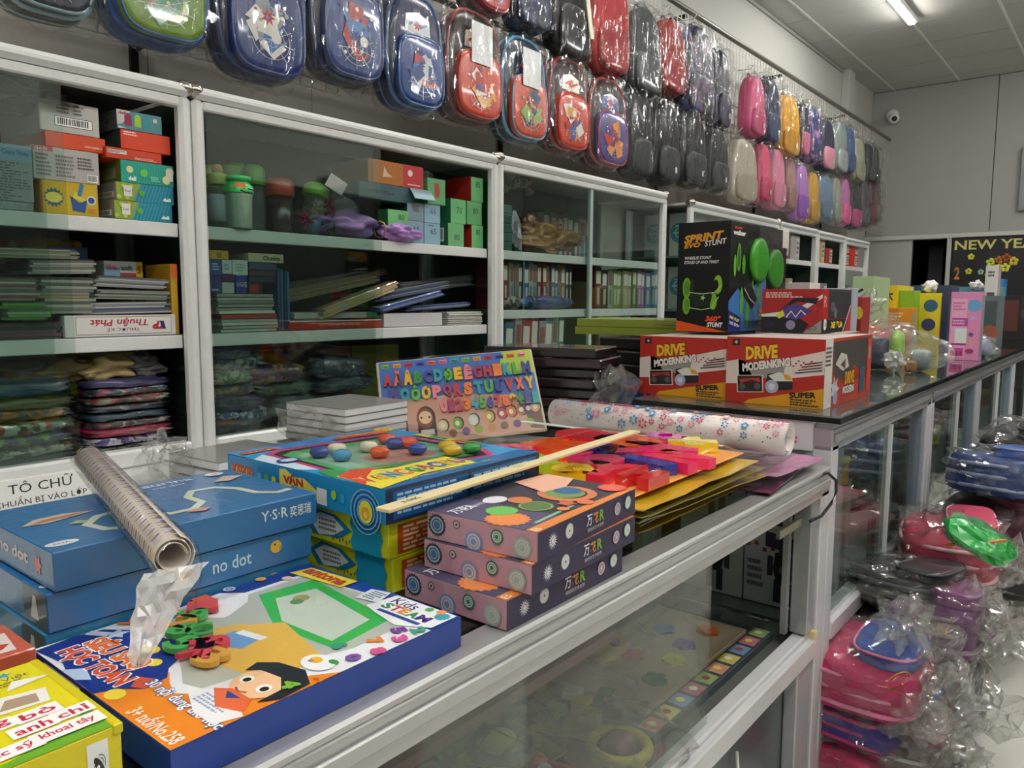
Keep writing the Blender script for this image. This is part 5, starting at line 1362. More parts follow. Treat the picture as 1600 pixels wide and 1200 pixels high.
K = 'kid'
BLU = ['1c2f6a', 'b8282c', '2f6ab0', 'd8d4cc', '8a8f98']
RED = ['c83a1c', 'b81c20', 'e8a020', '2a4a90', 'e8e0d0']
bp = [
    (-10, 150, -190, 22, K, '17161c', '7a98a0', ['2a2c38', '7a1c20', '3a3c50'], 'black bagged backpack cut off at the top left corner of the picture'),
    (158, 330, -180, 66, K, '1c3a78', '28508f', ['6a8a2c', 'a86a3a', '3a7a5a', 'c8c84a'], 'blue-rimmed bagged backpack with a green picture, top left'),
    (337, 482, -140, 122, K, '141d3c', '243a78', BLU, 'navy bagged backpack with webs, second from the left of the lower row'),
    (487, 603, -100, 128, K, '10162c', '24386c', ['3a4a80', 'a83a38', '5a80b8', 'd8d0c8'], 'navy bagged backpack with a red burst, left of the web-print blue one'),
    (605, 696, -10, 172, K, '141f4a', '3a6a9c', ['1a3a80', 'b8282c', '2a60a8', 'c8ccd4'], 'dark blue bagged backpack with a pale rim above the cabinet joint'),
    (699, 786, 18, 190, K, '2a1418', '8c2a2c', RED, 'red bagged backpack with a white card tag, lower row'),
    (786, 856, 60, 222, K, '1c2a3c', '5a9ac0', ['c84a2c', 'c02a24', '8ab060', '2a3a60'], 'light-blue-rimmed bagged backpack with a red picture'),
    (859, 921, 92, 238, K, '2a1216', 'a02828', RED, 'red-rimmed bagged backpack right of the light blue one'),
    (922, 982, 124, 262, K, '2a1418', 'a83030', ['4a3a80', 'c83020', 'e88a20', '2a3a90'], 'last picture-print backpack of the lower row, violet and red'),
    (980, 1020, 142, 280, 'plain', '19191b', '222224', ['5a5a5c'], 'black bagged backpack right next to the violet and red one'),
    (1022, 1062, 157, 290, 'plain', '151517', '1e1e20', ['3a3a3c'], 'second black bagged backpack of the lower row'),
    (1064, 1104, 174, 293, 'plain', '1a1b20', '24252c', ['4a4c5a'], 'third black bagged backpack of the lower row'),
    (1106, 1138, 200, 300, 'plain', '202226', '2a2c30', ['5a5c60'], 'fourth black bagged backpack, beside the bare wall'),
    (735, 796, -120, 22, K, '161830', '8a2a3c', ['b83040', '2a4a90', 'd8c8b8'], 'dark bagged backpack with a red line, cut off above the red lower-row one'),
    (798, 862, -110, 50, 'print', '14162c', '14162c', ['14162c', '1c2448', '26305c', '0e1020'], 'navy printed bagged backpack, upper row'),
    (864, 922, -90, 95, 'plain', '121214', '1a1a1c', ['d8d4c8'], 'black bagged backpack with a pale dangling strap, upper row'),
    (925, 985, -60, 120, 'plain', '9c1c22', '8c181e', ['6a1216'], 'larger bright red bagged backpack, upper row'),
    (985, 1034, 10, 150, 'plain', '3a3e40', '44484a', ['6a6e70'], 'dark grey bagged backpack between the two red ones'),
    (1030, 1072, 28, 150, 'plain', '8c1a20', '9a2026', ['5a1014'], 'smaller dark red bagged backpack, upper row'),
    (1068, 1118, 40, 185, 'print', '241c38', '241c38', ['1c1c38', '2c2448', '5a2c50', '14182c', '2a3468'], 'violet and navy patterned bagged backpack, upper row'),
    (1118, 1140, 78, 205, 'print', '241c38', '1c1828', ['1c1c30', '2c2448', '3a2c50', '14182c'], 'narrow violet patterned bagged backpack before the bare wall'),
    (1170, 1195, 118, 215, 'plain', 'd85a86', 'c84a78', ['e88aa8'], 'hot pink bagged backpack, first of the far upper row'),
    (1195, 1218, 122, 226, 'plain', '2a3858', '34446a', ['8a98b0'], 'slate navy bagged backpack left of the mustard one'),
    (1218, 1250, 148, 246, 'plain', 'd89a1c', 'c88c18', ['3a2a10'], 'mustard yellow bagged backpack, far upper row'),
    (1250, 1263, 160, 246, 'plain', '2c2a38', 'c86a88', ['e08aa8'], 'slim black and pink bagged backpack right of the mustard one'),
    (1263, 1282, 168, 256, 'print', '34386c', '34386c', ['34386c', '28305c', 'a87aa8', '5a5a98'], 'blue and lilac bagged backpack, far upper row'),
    (1283, 1304, 186, 268, 'plain', '20203c', 'd88aa0', ['e8a0b0'], 'navy bagged backpack with pink pockets, far upper row'),
    (1305, 1324, 190, 272, 'plain', '88908c', '9aa29c', ['b8c0b8'], 'pale grey bagged backpack, far upper row'),
    (1319, 1336, 198, 272, 'plain', '34588c', '2c4a7c', ['88a8d0'], 'bright blue bagged backpack, far upper row'),
    (1335, 1351, 215, 286, 'plain', 'a8a890', '98987f', ['c8c8b0'], 'beige bagged backpack, far upper row'),
    (1351, 1364, 224, 284, 'plain', '26282c', '2e3034', ['4a4a4c'], 'black bagged backpack, last but one of the far upper row'),
    (1364, 1373, 230, 290, 'plain', '2c2e30', '343638', ['4a4a4c'], 'last dark bagged backpack of the far upper row'),
    (1143, 1184, 216, 318, 'plain', 'b8ae9c', 'a89e8c', ['8a8272'], 'cream bagged backpack, first of the far lower row'),
    (1184, 1204, 224, 318, 'plain', 'd84a70', 'c83c64', ['e88aa0'], 'rose red bagged backpack beside the cream one'),
    (1204, 1226, 232, 328, 'plain', 'd8829c', 'd07a96', ['e8a8b8'], 'light pink bagged backpack, far lower row'),
    (1227, 1243, 246, 330, 'plain', 'a87a78', '98706c', ['c89a98'], 'dusty brown-pink bagged backpack, far lower row'),
    (1242, 1263, 255, 345, 'plain', 'b078c0', '8a4aa8', ['e0a8e0'], 'lilac bagged backpack with violet pocket, far lower row'),
    (1263, 1279, 268, 350, 'plain', 'c8962c', 'b88828', ['8a6a20'], 'ochre bagged backpack, far lower row'),
    (1279, 1302, 272, 345, 'plain', '6a8298', '5a7088', ['c8d0d4'], 'grey-blue bagged backpack, far lower row'),
    (1301, 1314, 276, 352, 'plain', '98988a', '88887c', ['b8b8ac'], 'stone grey bagged backpack, far lower row'),
    (1313, 1328, 278, 354, 'plain', 'c070a8', 'e05a90', ['e8a0c8'], 'magenta and pink bagged backpack, far lower row'),
    (1328, 1346, 290, 358, 'plain', '2c2834', 'b8487c', ['d8a03a'], 'black backpack with a pink flap, far lower row'),
    (1345, 1357, 282, 356, 'plain', '4a4c4c', '545656', ['6a6c6c'], 'charcoal bagged backpack, far lower row'),
    (1357, 1367, 282, 352, 'plain', '5a2834', '6a2c3a', ['8a4a54'], 'maroon bagged backpack, far lower row'),
    (1366, 1376, 285, 348, 'plain', '6a5c58', '7a6c68', ['9a8c88'], 'last brownish bagged backpack at the back wall'),
]
for i, b_ in enumerate(bp):
    t = backpack(*b_, X=-2.06 if i < 32 else -2.07, d=.1 if b_[4] == K else .08)
    if i in (5, 6):
        ob('card_tag', MB().box(.13, -.06, -.2, .132, .06, -.05, .001), mat('e4e4e6', .5), t)
    if i == 15:
        ob('hanging_strap', MB().box(.12, -.015, -.4, .126, .012, -.1), mat('d8d0b8', .6), t, None, (.25, 0, 0))

# ================================================================ heap of bagged backpacks on the floor


def floor_bag(x, y, z, rad, col, label, yaw=0, tilt=0, kind='plain', cols=None, wr=1.25, seed=1):
    t = thing('bagged_backpack', label, 'backpack', (x, y, z), (R(tilt), 0, R(yaw)), 'bagged backpacks heaped under the tall counter')
    m = mat(col, .55, coat=.4, var=.2, bscale=8)
    c2 = (cols or [col])
    w, h, d = rad[1] * 2, rad[0] * 2, rad[2] * 1.7
    rot = (0, -PI / 2, 0)
    ob('body', loft(w, h, d, .08, .1, top=.4, seed=seed, amp=.12), m, t, (-h / 2, 0, 0), rot)
    for k, q in enumerate((.2, .5, .8)):
        ob('piping', rim(w * (1.0 - .02 * k), h * (1.0 - .02 * k), 0, .007, .4, .08), mat(c2[-1], .4, coat=.4), t, (-h / 2, 0, d * q), rot)
    ob('front_pocket', loft(w * .72, h * .5, d * .35, .05, .1, top=.35, seed=seed + 3, amp=.15), mat(c2[0], .45, coat=.6, var=.2), t, (-h * .02, 0, d * .96), rot)
    ob('pocket_piping', rim(w * .7, h * .49, 0, .004, .35, .05), mat(c2[-1], .4), t, (-h * .02, 0, d * 1.26), rot)
    ob('handle', MB().tube([(h / 2 - .01, -.04, d * .4), (h / 2 + .025, -.03, d * .4), (h / 2 + .03, .03, d * .4), (h / 2 - .01, .04, d * .4)], .007, 6), mat(c2[0], .5), t)
    ob('clear_bag', MB().blob((rad[0] * .08, 0, rad[2] * 1.0), (rad[0] * 1.16, rad[1] * 1.12, rad[2] * 1.2), seed + 5, .14, 2.6, 4, sq=.4, smooth=False, an=(2, 1, 1.4)), CLEARBAG, t)
    ob('bag_neck', MB().blob((rad[0] * wr * 1.1, -rad[1] * .2, rad[2] * .8), (.055, .075, .06), seed + 8, .55, 2.2, 3, smooth=False), CRUMPLE, t)
    return t


def pos(px, py, X):
    return on_x(px, py, X)


FB = [
    (1330, 1195, (-.56, 2.2, .005), (.16, .14, .06), 'b81c58', 'lowest pink bagged backpack of the near floor pile', 'plain', ['c02860', 'c8a8b8']),
    (1335, 1130, (-.555, 2.2, .125), (.16, .14, .055), '3a2c88', 'violet and magenta bagged backpack under the big pink one', 'plain', ['a82468', 'b8306c']),
    (1338, 1060, (-.53, 2.19, .235), (.165, .145, .08), 'c02460', 'big magenta bagged backpack with a blue pocket, on top of the near pile', 'plain', ['4a60a8', 'e88ab0']),
    (1400, 1165, -.44, (.12, .14, .09), '7a6a70', 'greyish bagged backpack at the foot of the heap by the tiles', 'plain', ['a84a70', 'c0c0c0']),
    (1398, 950, -.54, (.15, .16, .045), '88a098', 'sage grey bagged backpack behind the big magenta one', 'plain', ['a8b8b0', 'c8c8c8']),
    (1418, 908, -.50, (.14, .19, .055), '16171a', 'black bagged backpack with a rounded end, upper part of the heap', 'plain', ['26282c', '4a4c50']),
    (1440, 1060, -.43, (.14, .18, .1), '2c2c30', 'dark bagged backpack in crumpled film, middle of the heap', 'plain', ['3c3c40', '8a8a8c']),
    (1455, 960, -.42, (.13, .18, .08), '6a3468', 'plum bagged backpack under the black one', 'plain', ['8a4a80', '9a8a98']),
    (1480, 850, -.45, (.14, .2, .09), 'a82448', 'crimson bagged backpack below the green shiny bag', 'plain', ['c83458', 'd8a0a8']),
    (1480, 925, -.46, (.1, .16, .08), '7a50b8', 'lilac-blue bagged backpack pressed between red and clear bags', 'plain', ['9a70d0', 'c05878']),
    (1510, 945, -.42, (.1, .2, .09), 'a88a8c', 'pale rosy bagged backpack at the aisle edge of the heap', 'plain', ['c0a0a0', 'c8c0c0']),
    (1420, 1180, -.42, (.1, .14, .08), '8a8888', 'mostly empty clear bagged pack nearest the bottom edge', 'plain', ['9a9898', 'b8b8b8']),
    (1552, 880, -.37, (.16, .2, .085), '1c1c20', 'large black bagged backpack in the far floor pile', 'plain', ['101012', '5a5a5c']),
    (1563, 800, -.375, (.16, .2, .085), '5a2038', 'dark wine bagged backpack of the far floor pile', 'plain', ['7a3048', '8a8a8a']),
    (1560, 735, -.38, (.15, .2, .08), '24407c', 'blue bagged backpack high on the far floor pile', 'plain', ['2c58a8', '8a98b8']),
    (1588, 765, -.36, (.15, .2, .12), '2c2c30', 'charcoal bagged backpack at the right edge, upper', 'plain', ['3a3a40', '8a8a8a']),
    (1592, 855, -.35, (.15, .19, .12), '8a8684', 'pale clear-wrapped pack at the right edge', 'plain', ['a09c98', 'b8b8b8']),
    (1560, 940, -.40, (.14, .2, .1), '8c8a88', 'clear-wrapped pack low at the right edge near the floor joint', 'plain', ['a8a4a0', 'b8b8b8']),
    (1602, 700, -.39, (.16, .25, .12), '1c1c22', 'black bagged backpack at the far end of the heap', 'plain', ['2c2c30', '6a6a6a']),
]
for i, (px, py, X, rad, c, lb, kd, cs) in enumerate(FB):
    if isinstance(X, tuple):
        X, yv, z = X
    else:
        p = on_x(px, py, X)
        z = max(0.005, p.z - rad[2])
        yv = p.y
    floor_bag(X, yv, z, rad, c, lb, yaw=(i * 37) % 30 - 15, tilt=((i * 23) % 16 - 8) if z > .05 else 0, kind=kd, cols=cs, seed=i + 1)
p = on_x(1500, 838, -.34)
t = thing('green_bag', 'shiny green foil bag sticking up from the heap by the counter leg', 'bag', (p.x + .02, p.y, p.z - .04), (0, .5, 0))
ob('foil', MB().blob((0, 0, .05), (.09, .1, .035), 3, .2, 1.5, 3, smooth=False), mat('18a040', .18, coat=1, bump=.9, bscale=40), t)
ob('tie', MB().tube([(-.05, -.05, .0), (0, -.06, .05), (.05, -.05, .1)], .004, 6), mat('c87a2c', .5), t)
CL_ = [(1450, 1015, -.38, .085, 'ball of crumpled clear plastic over the dark backpack mid-heap'), (1405, 1110, -.42, .06, 'crumpled clear plastic beside the violet pack near the bottom'), (1425, 1120, -.38, .07, 'crumpled clear plastic resting near the floor tiles'), (1415, 975, -.42, .07, 'crumpled clear plastic right above the magenta pack'), (1485, 965, -.38, .08, 'crumpled clear plastic with a gold tie at the aisle side'), (1550, 900, -.36, .11, 'crumpled clear plastic between the near and far piles')]
for i, (px, py, X, rr, lb) in enumerate(CL_):
    p = on_x(px, py, X)
    tag(ob('crumpled_plastic', MB().blob((0, 0, 0), (rr * .8, rr * 1.2, rr * .8), i * 3 + 40, .5, 2.0, 4, smooth=False), CRUMPLE, None, (p.x, p.y, max(.06, p.z)), (i, i * .7, 0)), lb, 'plastic bag', 'crumpled clear plastic over the heap')
for i, (px, py, X) in enumerate([(1465, 990, -.36), (1500, 930, -.36), (1395, 1075, -.385)]):
    p = on_x(px, py, X)
    g = random.Random(i)
    pts = [(p.x + .02 * math.cos(k * .5), p.y + .006 * k, p.z + .018 * math.sin(k * .55 + i)) for k in range(14)]
    tag(ob('gold_tie', MB().tube(pts, .002, 5), mat('b8742c', .3, .6)), ['copper wire tie on the crumpled plastic mid-heap', 'gold wire tie on the clear bag by the aisle', 'gold wire tie right of the big magenta pack'][i], 'wire tie')

# ================================================================ goods inside the glass cabinets
XC = -2.0


def yz(px, py, X):
    p = on_x(px, py, X)
    return p.y, p.z


def stack(X, z0, rows):
    """cartons piled bottom-up; each gives the photo columns and the top row of its aisle-facing side"""
    z = z0
    for r in rows:
        p0, p1, pt, dep, name, label, cat, col, faces = r[:9]
        kw = r[9] if len(r) > 9 else {}
        y0, y1 = yz(p0, pt, X)[0], yz(p1, pt, X)[0]
        zt = yz((p0 + p1) / 2, pt, X)[1]
        h = max(zt - z, .006)
        carton(name, label, cat, (X - dep / 2, (y0 + y1) / 2, z), (dep, y1 - y0, h - .0006), col, faces, R(kw.pop('yaw', 0)) if kw else 0, **kw)
        z += h
    return z


dl = lambda u, v: ('t', 'deli', u, v, .14, .2, 'eef2ee', {'bold': .05})
kiwi = [('p', [(.3, 0), (.45, 1), (1, 1), (1, 0)], '1f7f98')] + [('l', [(.3 + .06 * i, 0), (.42 + .06 * i, 1)], .06, '2f9fb0') for i in range(10)] + [('c', .04 + .07 * (i % 4), .2 + .6 * (i % 2), .12, 'b8c83a') for i in range(6)] + [('c', .43, .5, .17, '5aa83a'), ('r', .12, .25, .26, .85, 'dcdcd4'), ('t', 'Kiwi', .19, .55, .1, .15, '333333'), dl(.87, .25)]
# left cabinet, upper shelf
stack(XC, Z1 + .001, [
    (-60, 52, 312, .2, 'silver_box', 'silver-grey wrapped carton at the left edge of the upper shelf', 'box', '8a9096', {'R': [('lines', .05, .1, .95, .9, 8, 'c0c4c8')]}, dict(coat=1, bump=.4)),
    (-60, 48, 222, .2, 'paper_box', 'grey-white carton of printed sheets at the left edge, upper shelf', 'box', '9a9ea2', {'R': [('lines', .02, .02, .98, .7, 14, '6c7278'), ('r', 0, .72, 1, 1, '8aa8c4'), ('t', 'Copy Shop', .75, .86, .4, .1, '2a3a5a')]}, dict(coat=.6)),
])
tag(ob('plastic_bag', MB().blob((0, 0, .03), (.1, .13, .035), 2, .4, 2, 3, smooth=False), mat('4c4c4a', .3, coat=1), None, (XC - .11, .72, 1.737)), 'dark crumpled plastic bag on the grey-white carton, upper left shelf', 'plastic bag')
stack(XC - .01, Z1 + .001, [
    (62, 152, 284, .25, 'yellow_box', 'yellow carton with a blue drawing, bottom of the barcode pile', 'box', 'c8a81c', {'R': [('s', .22, .5, .3, '2a5a80', 14, .75), ('c', .22, .5, .16, 'd8cc50', 1.5), ('p', [(.5, .6), (.53, .15), (.75, .1), (.8, .5), (.65, .4)], '24508a'), ('p', [(.55, .55), (.58, .75), (.78, .5), (.7, .42)], 'd0c83c'), ('l', [(.66, .6), (.72, .98)], .12, '3a78b0'), ('c', .87, .5, .14, 'e0e0d8'), ('c', .87, .5, .1, '24508a'), ('lines', .8, .08, .98, .25, 3, 'c86a28'), ('r', 0, 0, .03, 1, 'b84a2a')]}),
    (50, 153, 232, .26, 'spec_box', 'white-grey carton with small print and a barcode', 'box', 'b4b0ac', {'R': [('r', 0, .85, .3, 1, 'b85048'), ('t', 'deli', .12, .92, .18, .1, 'e8d0cc'), ('lines', .04, .1, .28, .8, 6, '7a7672'), ('lines', .33, .1, .62, .8, 6, '7a7672'), ('lines', .66, .4, .96, .8, 4, '5a5652'), ('bar', .8, .05, .97, .28)]}),
    (70, 164, 210, .26, 'orange_lid_box', 'orange-red flat carton under the white barcode carton', 'box', 'd84a1e', {'R': [('t', 'WATER COLOR BRUSHES', .8, .3, .32, .12, 'f0dcd0', {'bold': .02})]}),
    (60, 153, 160, .25, 'barcode_box', 'white carton with a big black-framed barcode, top of its pile', 'box', 'bcb8b4', {'R': [('r', .24, .2, .88, .52, '16161a'), ('bar', .25, .22, .87, .5), ('lines', .28, .6, .5, .95, 3, '6a6662'), ('lines', .56, .6, .75, .95, 3, '6a6662')]}),
])
stack(XC + .005, Z1 + .001, [
    (178, 268, 316, .28, 'stationery_box', 'lowest teal and lime carton with a white kiwi tag', 'box', '8aa038', {'R': kiwi, 'F': [('r', 0, 0, 1, 1, '8a8780'), ('bar', .65, .2, .95, .5)]}),
    (181, 270, 288, .28, 'stationery_box', 'second teal and lime carton with a white kiwi tag, above the lowest', 'box', '8aa038', {'R': kiwi, 'F': [('r', 0, 0, 1, 1, '8a8780'), ('bar', .65, .2, .95, .5)]}),
    (188, 270, 254, .26, 'stationery_box', 'sea-green carton with pale fruit pictures and white lettering', 'box', '1fa08c', {'R': [('l', [(.03 + .05 * (i % 20), 0), (.03 + .05 * i, 1)], .03, '2fb09a') for i in range(16)] + [('c', .16, .6, .16, 'd8d890'), ('c', .42, .5, .18, '6ac040'), dl(.2, .2), ('c', .85, .3, .2, 'd8d88a'), ('c', .92, .7, .2, 'c8c890'), ('r', .84, .25, .98, .8, 'd8d4c8'), ('lines', .55, .15, .76, .4, 3, '9ad8cc')], 'F': [('r', 0, 0, 1, 1, '6a7a2c'), ('r', .5, .2, .9, .7, '9a9a7c')]}),
    (165, 252, 234, .25, 'orange_flat_box', 'orange-red flat carton with a white sticker row, fourth from the shelf', 'box', 'cc3c1a', {'R': [('r', .03, .45, .36, .8, 'd8d4cc'), ('lines', .04, .5, .35, .75, 2, '4a4a46'), ('lines', .5, .1, .95, .35, 2, 'f0c8b8')]}),
    (188, 265, 207, .3, 'orange_flat_box', 'orange-red flat carton with a grey-green end, fifth from the shelf', 'box', 'd8401a', {'R': [('lines', .06, .7, .4, .95, 2, 'f8d8c8')], 'F': [('r', 0, 0, 1, 1, '3e4c46')]}),
    (182, 252, 176, .22, 'stationery_box', 'pale carton with three coloured bags printed on it, on top of the pile', 'box', '4f8790', {'R': [('p', [(0, .2), (0, 1), (.3, 1), (.12, .3)], 'c8c4bc'), ('t', 'deli', .12, .85, .17, .16, '8a2c2c', {'bold': .04}), ('r', .16, .2, .32, .75, '8c1c4c'), ('c', .24, .75, .13, '8c1c4c', 1.1), ('r', .38, .2, .52, .75, '9cc02c'), ('c', .45, .75, .12, '9cc02c', 1.1), ('r', .58, .2, .72, .72, '2a8c98'), ('c', .65, .72, .12, '2a8c98', 1.1), ('c', .84, .7, .12, 'd8d4c0'), ('p', [(.02, .02), (.02, .15), (.2, .05)], 'b8d8e0')], 'F': [('r', 0, 0, 1, 1, '5a5c5c'), ('lines', .1, .2, .9, .9, 5, '8a8c8c')]}),
])
# left cabinet, middle shelf: ruler box and piles of ruler packs
stack(XC + .01, Z2 + .001, [(100, 274, 492, .26, 'ruler_box', 'white ruler carton with red and black lettering upside down', 'box', 'd0ccc8', {'R': [('r', .09, .1, .955, .93, '2a2a2a'), ('r', .093, .12, .952, .91, 'dad6d2'), ('t', 'Thuận Phát', .47, .67, .52, .42, 'b02434', {'rot': 180, 'bold': .02, 'shear': .15}), ('t', 'THƯỚC KẺ', .5, .3, .3, .2, '1c1c1e', {'rot': 180}), ('t', 'TP', .83, .5, .12, .4, 'b02434', {'rot': 180, 'bold': .06, 'shear': .3}), ('p', [(.84, .7), (.87, .3), (.9, .3), (.88, .7)], '1c2a6a')]})])


def pack(px0, px1, py, pyb, X, cols, label, dep=.2, yaw=0, tilt=0, cat='stationery', name='ruler_pack', n=6, group=None):
    """a clear bag holding a few long flat things"""
    y0, z1 = yz(px0, py, X)
    y1, z0 = yz(px1, pyb, X)
    zt, zb = yz((px0 + px1) / 2, py, X)[1], yz((px0 + px1) / 2, pyb, X)[1]
    h = max(.012, zt - zb)
    t = thing(name, label, cat, (X - dep / 2, (y0 + y1) / 2, zb), (R(tilt), 0, R(yaw)), group)
    g = random.Random(int(px0 * 7 + py))
    L = y1 - y0
    for i in range(n):
        z = h * .88 * i / n
        s = g.uniform(-.012, .012)
        ob('strip', MB().box(-dep * .48, -L * .48 + s, z, dep * .48, L * .48 + s, z + h * .8 / n, .0006), mat(cols[i % len(cols)], .25, coat=.6), t)
    mb = MB().box(-dep * .5, -L * .5, -.001, dep * .5, L * .5, h * .95, .004)
    ob('clear_bag', mb, SLEEVE, t)
    return t


GR = ['8a9288', '6c756a', 'a4aaa0', '4c564c', '9aa294']
pack(120, 268, 470, 490, XC + .0, ['b8bab8', '6a6e70', '2a4a90', 'c8c8c4', '8a8c8c'], 'fanned clear ruler pack directly on the white ruler carton', tilt=1)
pack(150, 268, 452, 468, XC, GR, 'second clear ruler pack, right end of the middle shelf pile', tilt=-1)
pack(150, 265, 432, 450, XC, ['9a9c9c', 'b8bcbc', '6a6c70'], 'topmost grey ruler pack beside the small priced carton', tilt=-2)
pack(62, 150, 430, 490, XC + .005, GR + ['9a8a4c'], 'thick fanned pile of greenish rulers in clear bags', n=11)
pack(45, 150, 404, 428, XC, ['9a9c90', 'b4b4a8', '6c6e60'], 'clear pack of pale rulers over the greenish pile', tilt=2)
pack(-40, 122, 386, 403, XC, ['a09c84', '8a8870', 'b8b4a0'], 'long clear pack on top of the left pile, under the yellow cushions', tilt=1)
pack(-50, 60, 430, 470, XC + .01, ['7a847a', '8c3c3c', 'a8aca4', '5a645a'], 'grey and dark red ruler bag at the left edge of the middle shelf', yaw=3, n=8)
pack(15, 84, 470, 500, XC + .015, ['3a8c2c', '5ab03c', 'a8b8a0', '2f7a2a'], 'clear bag of bright green rulers in the left cabinet', yaw=-8, n=6)
pack(-30, 98, 502, 532, XC, ['3a3030', '8c4a5c', '5a5854', '2c2624'], 'dark pack with a pink patch left of the ruler carton', n=5)
stack(XC - .09, Z2 + .15, [(162, 222, 408, .1, 'pencil_carton', 'small white, blue and yellow carton with a red 5', 'box', 'c0c4c4', {'R': [('r', 0, 0, 1, .3, '8a3c3c'), ('r', 0, .0, .4, .6, '7aa0b8'), ('t', 'White', .18, .6, .28, .3, 'b03030', {'bold': .03}), ('t', 'soft', .58, .6, .3, .3, '1c6a4c', {'bold': .04}), ('r', .82, 0, 1, 1, 'c8b02c'), ('t', '5', .91, .5, .1, .5, 'b82c1c', {'bold': .05})]})])
carton('blue_flat_box', 'blue flat carton behind the ruler packs, beside the small priced carton', 'box', (XC - .16, yz(138, 400, XC)[0], Z2 + .18), (.1, .09, .045), '2a4a80')
stack(XC, Z2 + .001, [(266, 276, 412, .14, 'exercise_book', 'upright yellow book squeezed against the right post of the left cabinet', 'book', 'c89a24', {'R': [('r', .0, .8, 1, 1, 'd86a2c')]})])
for px, py, r, c, lb in [(10, 372, .06, 'b8605a', 'dull red'), (42, 376, .062, 'c8c48c', 'cream'), (82, 372, .085, 'e0b82c', 'big yellow'), (128, 376, .032, '86b83a', 'green')]:
    y, z = yz(px, py, XC - .1)
    t = thing('plush_toy', lb + ' plush toy lying on the ruler packs in the left cabinet', 'plush toy', (XC - .2, y, z - r * .5))
    ob('body', MB().blob((0, 0, 0), (r, r * 1.2, r * .6), px, .08, 1.2, 3), mat(c, .85, bump=.2), t)
    ob('ear', MB().blob((r * .3, r * .9, r * .35), (r * .25, r * .25, r * .2), 2, .1, 1, 2), mat(c, .85), t)
# left cabinet, lowest space: cloth bundles and folded packs


def cushion(px0, px1, py, pyb, X, cols, label, dep=.26, seed=1, tilt=0, plain=None, group='folded bags packed flat in the cabinets'):
    y0, y1 = yz(px0, (py + pyb) / 2, X)[0], yz(px1, (py + pyb) / 2, X)[0]
    zt, zb = yz((px0 + px1) / 2, py, X)[1], yz((px0 + px1) / 2, pyb, X)[1]
    h = (zt - zb)
    L = (y1 - y0)
    t = thing('folded_bag', label, 'folded bag', (X - dep / 2, (y0 + y1) / 2, zb), (R(tilt), 0, 0), group)
    m = mat(plain, .5, coat=1, bump=.6, bscale=18) if plain else patt(cols, 45, 1)
    ob('fabric', MB().blob((0, 0, h * .52), (dep * .5, L * .5, h * .52), seed, .06, 3, 3, sq=.7), m, t)
    ob('clear_bag', MB().blob((.002, 0, h * .52), (dep * .515, L * .51, h * .5), seed + 3, .09, 4, 3, sq=.6, smooth=False), WRAP2, t)
    return t


WRAP2 = film((.96, .96, .96), refl=1.8, rough=.13, bump=.9, scale=9, stretch=(1, 1, 6), haze=.02)
rows = [('3a3468', ['3a3468', '28244c', '8a8aa8'], 'indigo'), (None, ['5a6a70', '8a3c4c', '26343c', 'a8b0b4'], 'grey and rose'), (None, ['9a9a80', '6a6c50', '8c3a3a', '2a2a26'], 'khaki floral'), (None, ['22242c', '484a58', '1a1c24', '6a6c78'], 'black checked'), ('1c4458', ['1c4458'] * 2, 'teal blue'), (None, ['8a7a78', '6a3a38', '2c2a2c', 'a8a49c'], 'rosy brown patterned'), ('a81848', ['a81848'] * 2, 'magenta'), (None, ['2c2c60', '5a4a90', 'b8b4c0', '1c1c40'], 'violet and white'), (None, ['2c3428', '6a6c58', '1c201c', '8a8c78'], 'dark olive patterned'), ('16485c', ['16485c'] * 2, 'deep teal')]
n = len(rows)
for i, (pl, cs, nm) in enumerate(rows):
    cushion(138 + (i % 3) * 2, 276 - (i % 2) * 3, 592 + 12.6 * i + (i == 6) * -2, 606.5 + 12.6 * i, XC - .005, cs, nm + ' folded bag in the tall pile of the left cabinet', seed=i, plain=pl, tilt=(i % 3 - 1) * .6)
rows = [('28301c', ['28301c'] * 2, 'dark green', 592, 622), ('1c1e1a', ['1c1e1a'] * 2, 'blackish', 622, 642), (None, ['1c2850', '28386c', 'a85a3c', '141c38'], 'navy dotted', 640, 658), (None, ['3a5a2c', 'a8383c', 'a8b0a0', '24401c'], 'green and red floral', 657, 682), (None, ['1c2c68', '6a9a2c', '14204a', '2a3c80'], 'blue and lime patterned', 681, 700), (None, ['7a7c60', '4a4c38', '9a9c84', '2a2c20'], 'grey-olive camouflage', 699, 716), ('38283a', ['38283a'] * 2, 'dark plum', 714, 730)]
for i, (pl, cs, nm, a, b_) in enumerate(rows):
    cushion(-30, 122 + (i % 2) * 6, a, b_, XC, cs, nm + ' folded bag in the left-hand pile of the left cabinet', seed=i + 20, plain=pl, tilt=(i % 3 - 1) * -1)
for px, py, r, c, lb in [(98, 578, .055, '6a5c34', 'olive brown'), (172, 575, .06, 'b09a68', 'beige rolled'), (140, 588, .03, '9a8450', 'tan'), (228, 566, .04, '6c6a6c', 'grey'), (245, 580, .035, '9a9898', 'pale grey'), (40, 582, .05, '4a4c40', 'murky green'), (50, 600, .04, '7a8480', 'greyish')]:
    y, z = yz(px, py, XC - .03)
    t = thing('cloth_bundle', lb + ' cloth bundle on top of the folded bags, left cabinet', 'cloth', (XC - .1, y, z))
    ob('cloth', MB().blob((0, 0, 0), (r * 1.1, r * 1.5, r * .65), px, .25, 2.2, 4), mat(c, .8, bump=.3, bscale=30), t)
    ob('knot', MB().blob((r * .6, -r * .6, -r * .2), (r * .35, r * .4, r * .3), px + 2, .3, 2, 2), mat(c, .8), t)
# ------------------------------------------------ middle cabinet, upper shelf: bottles
YB = Z1 + .0005


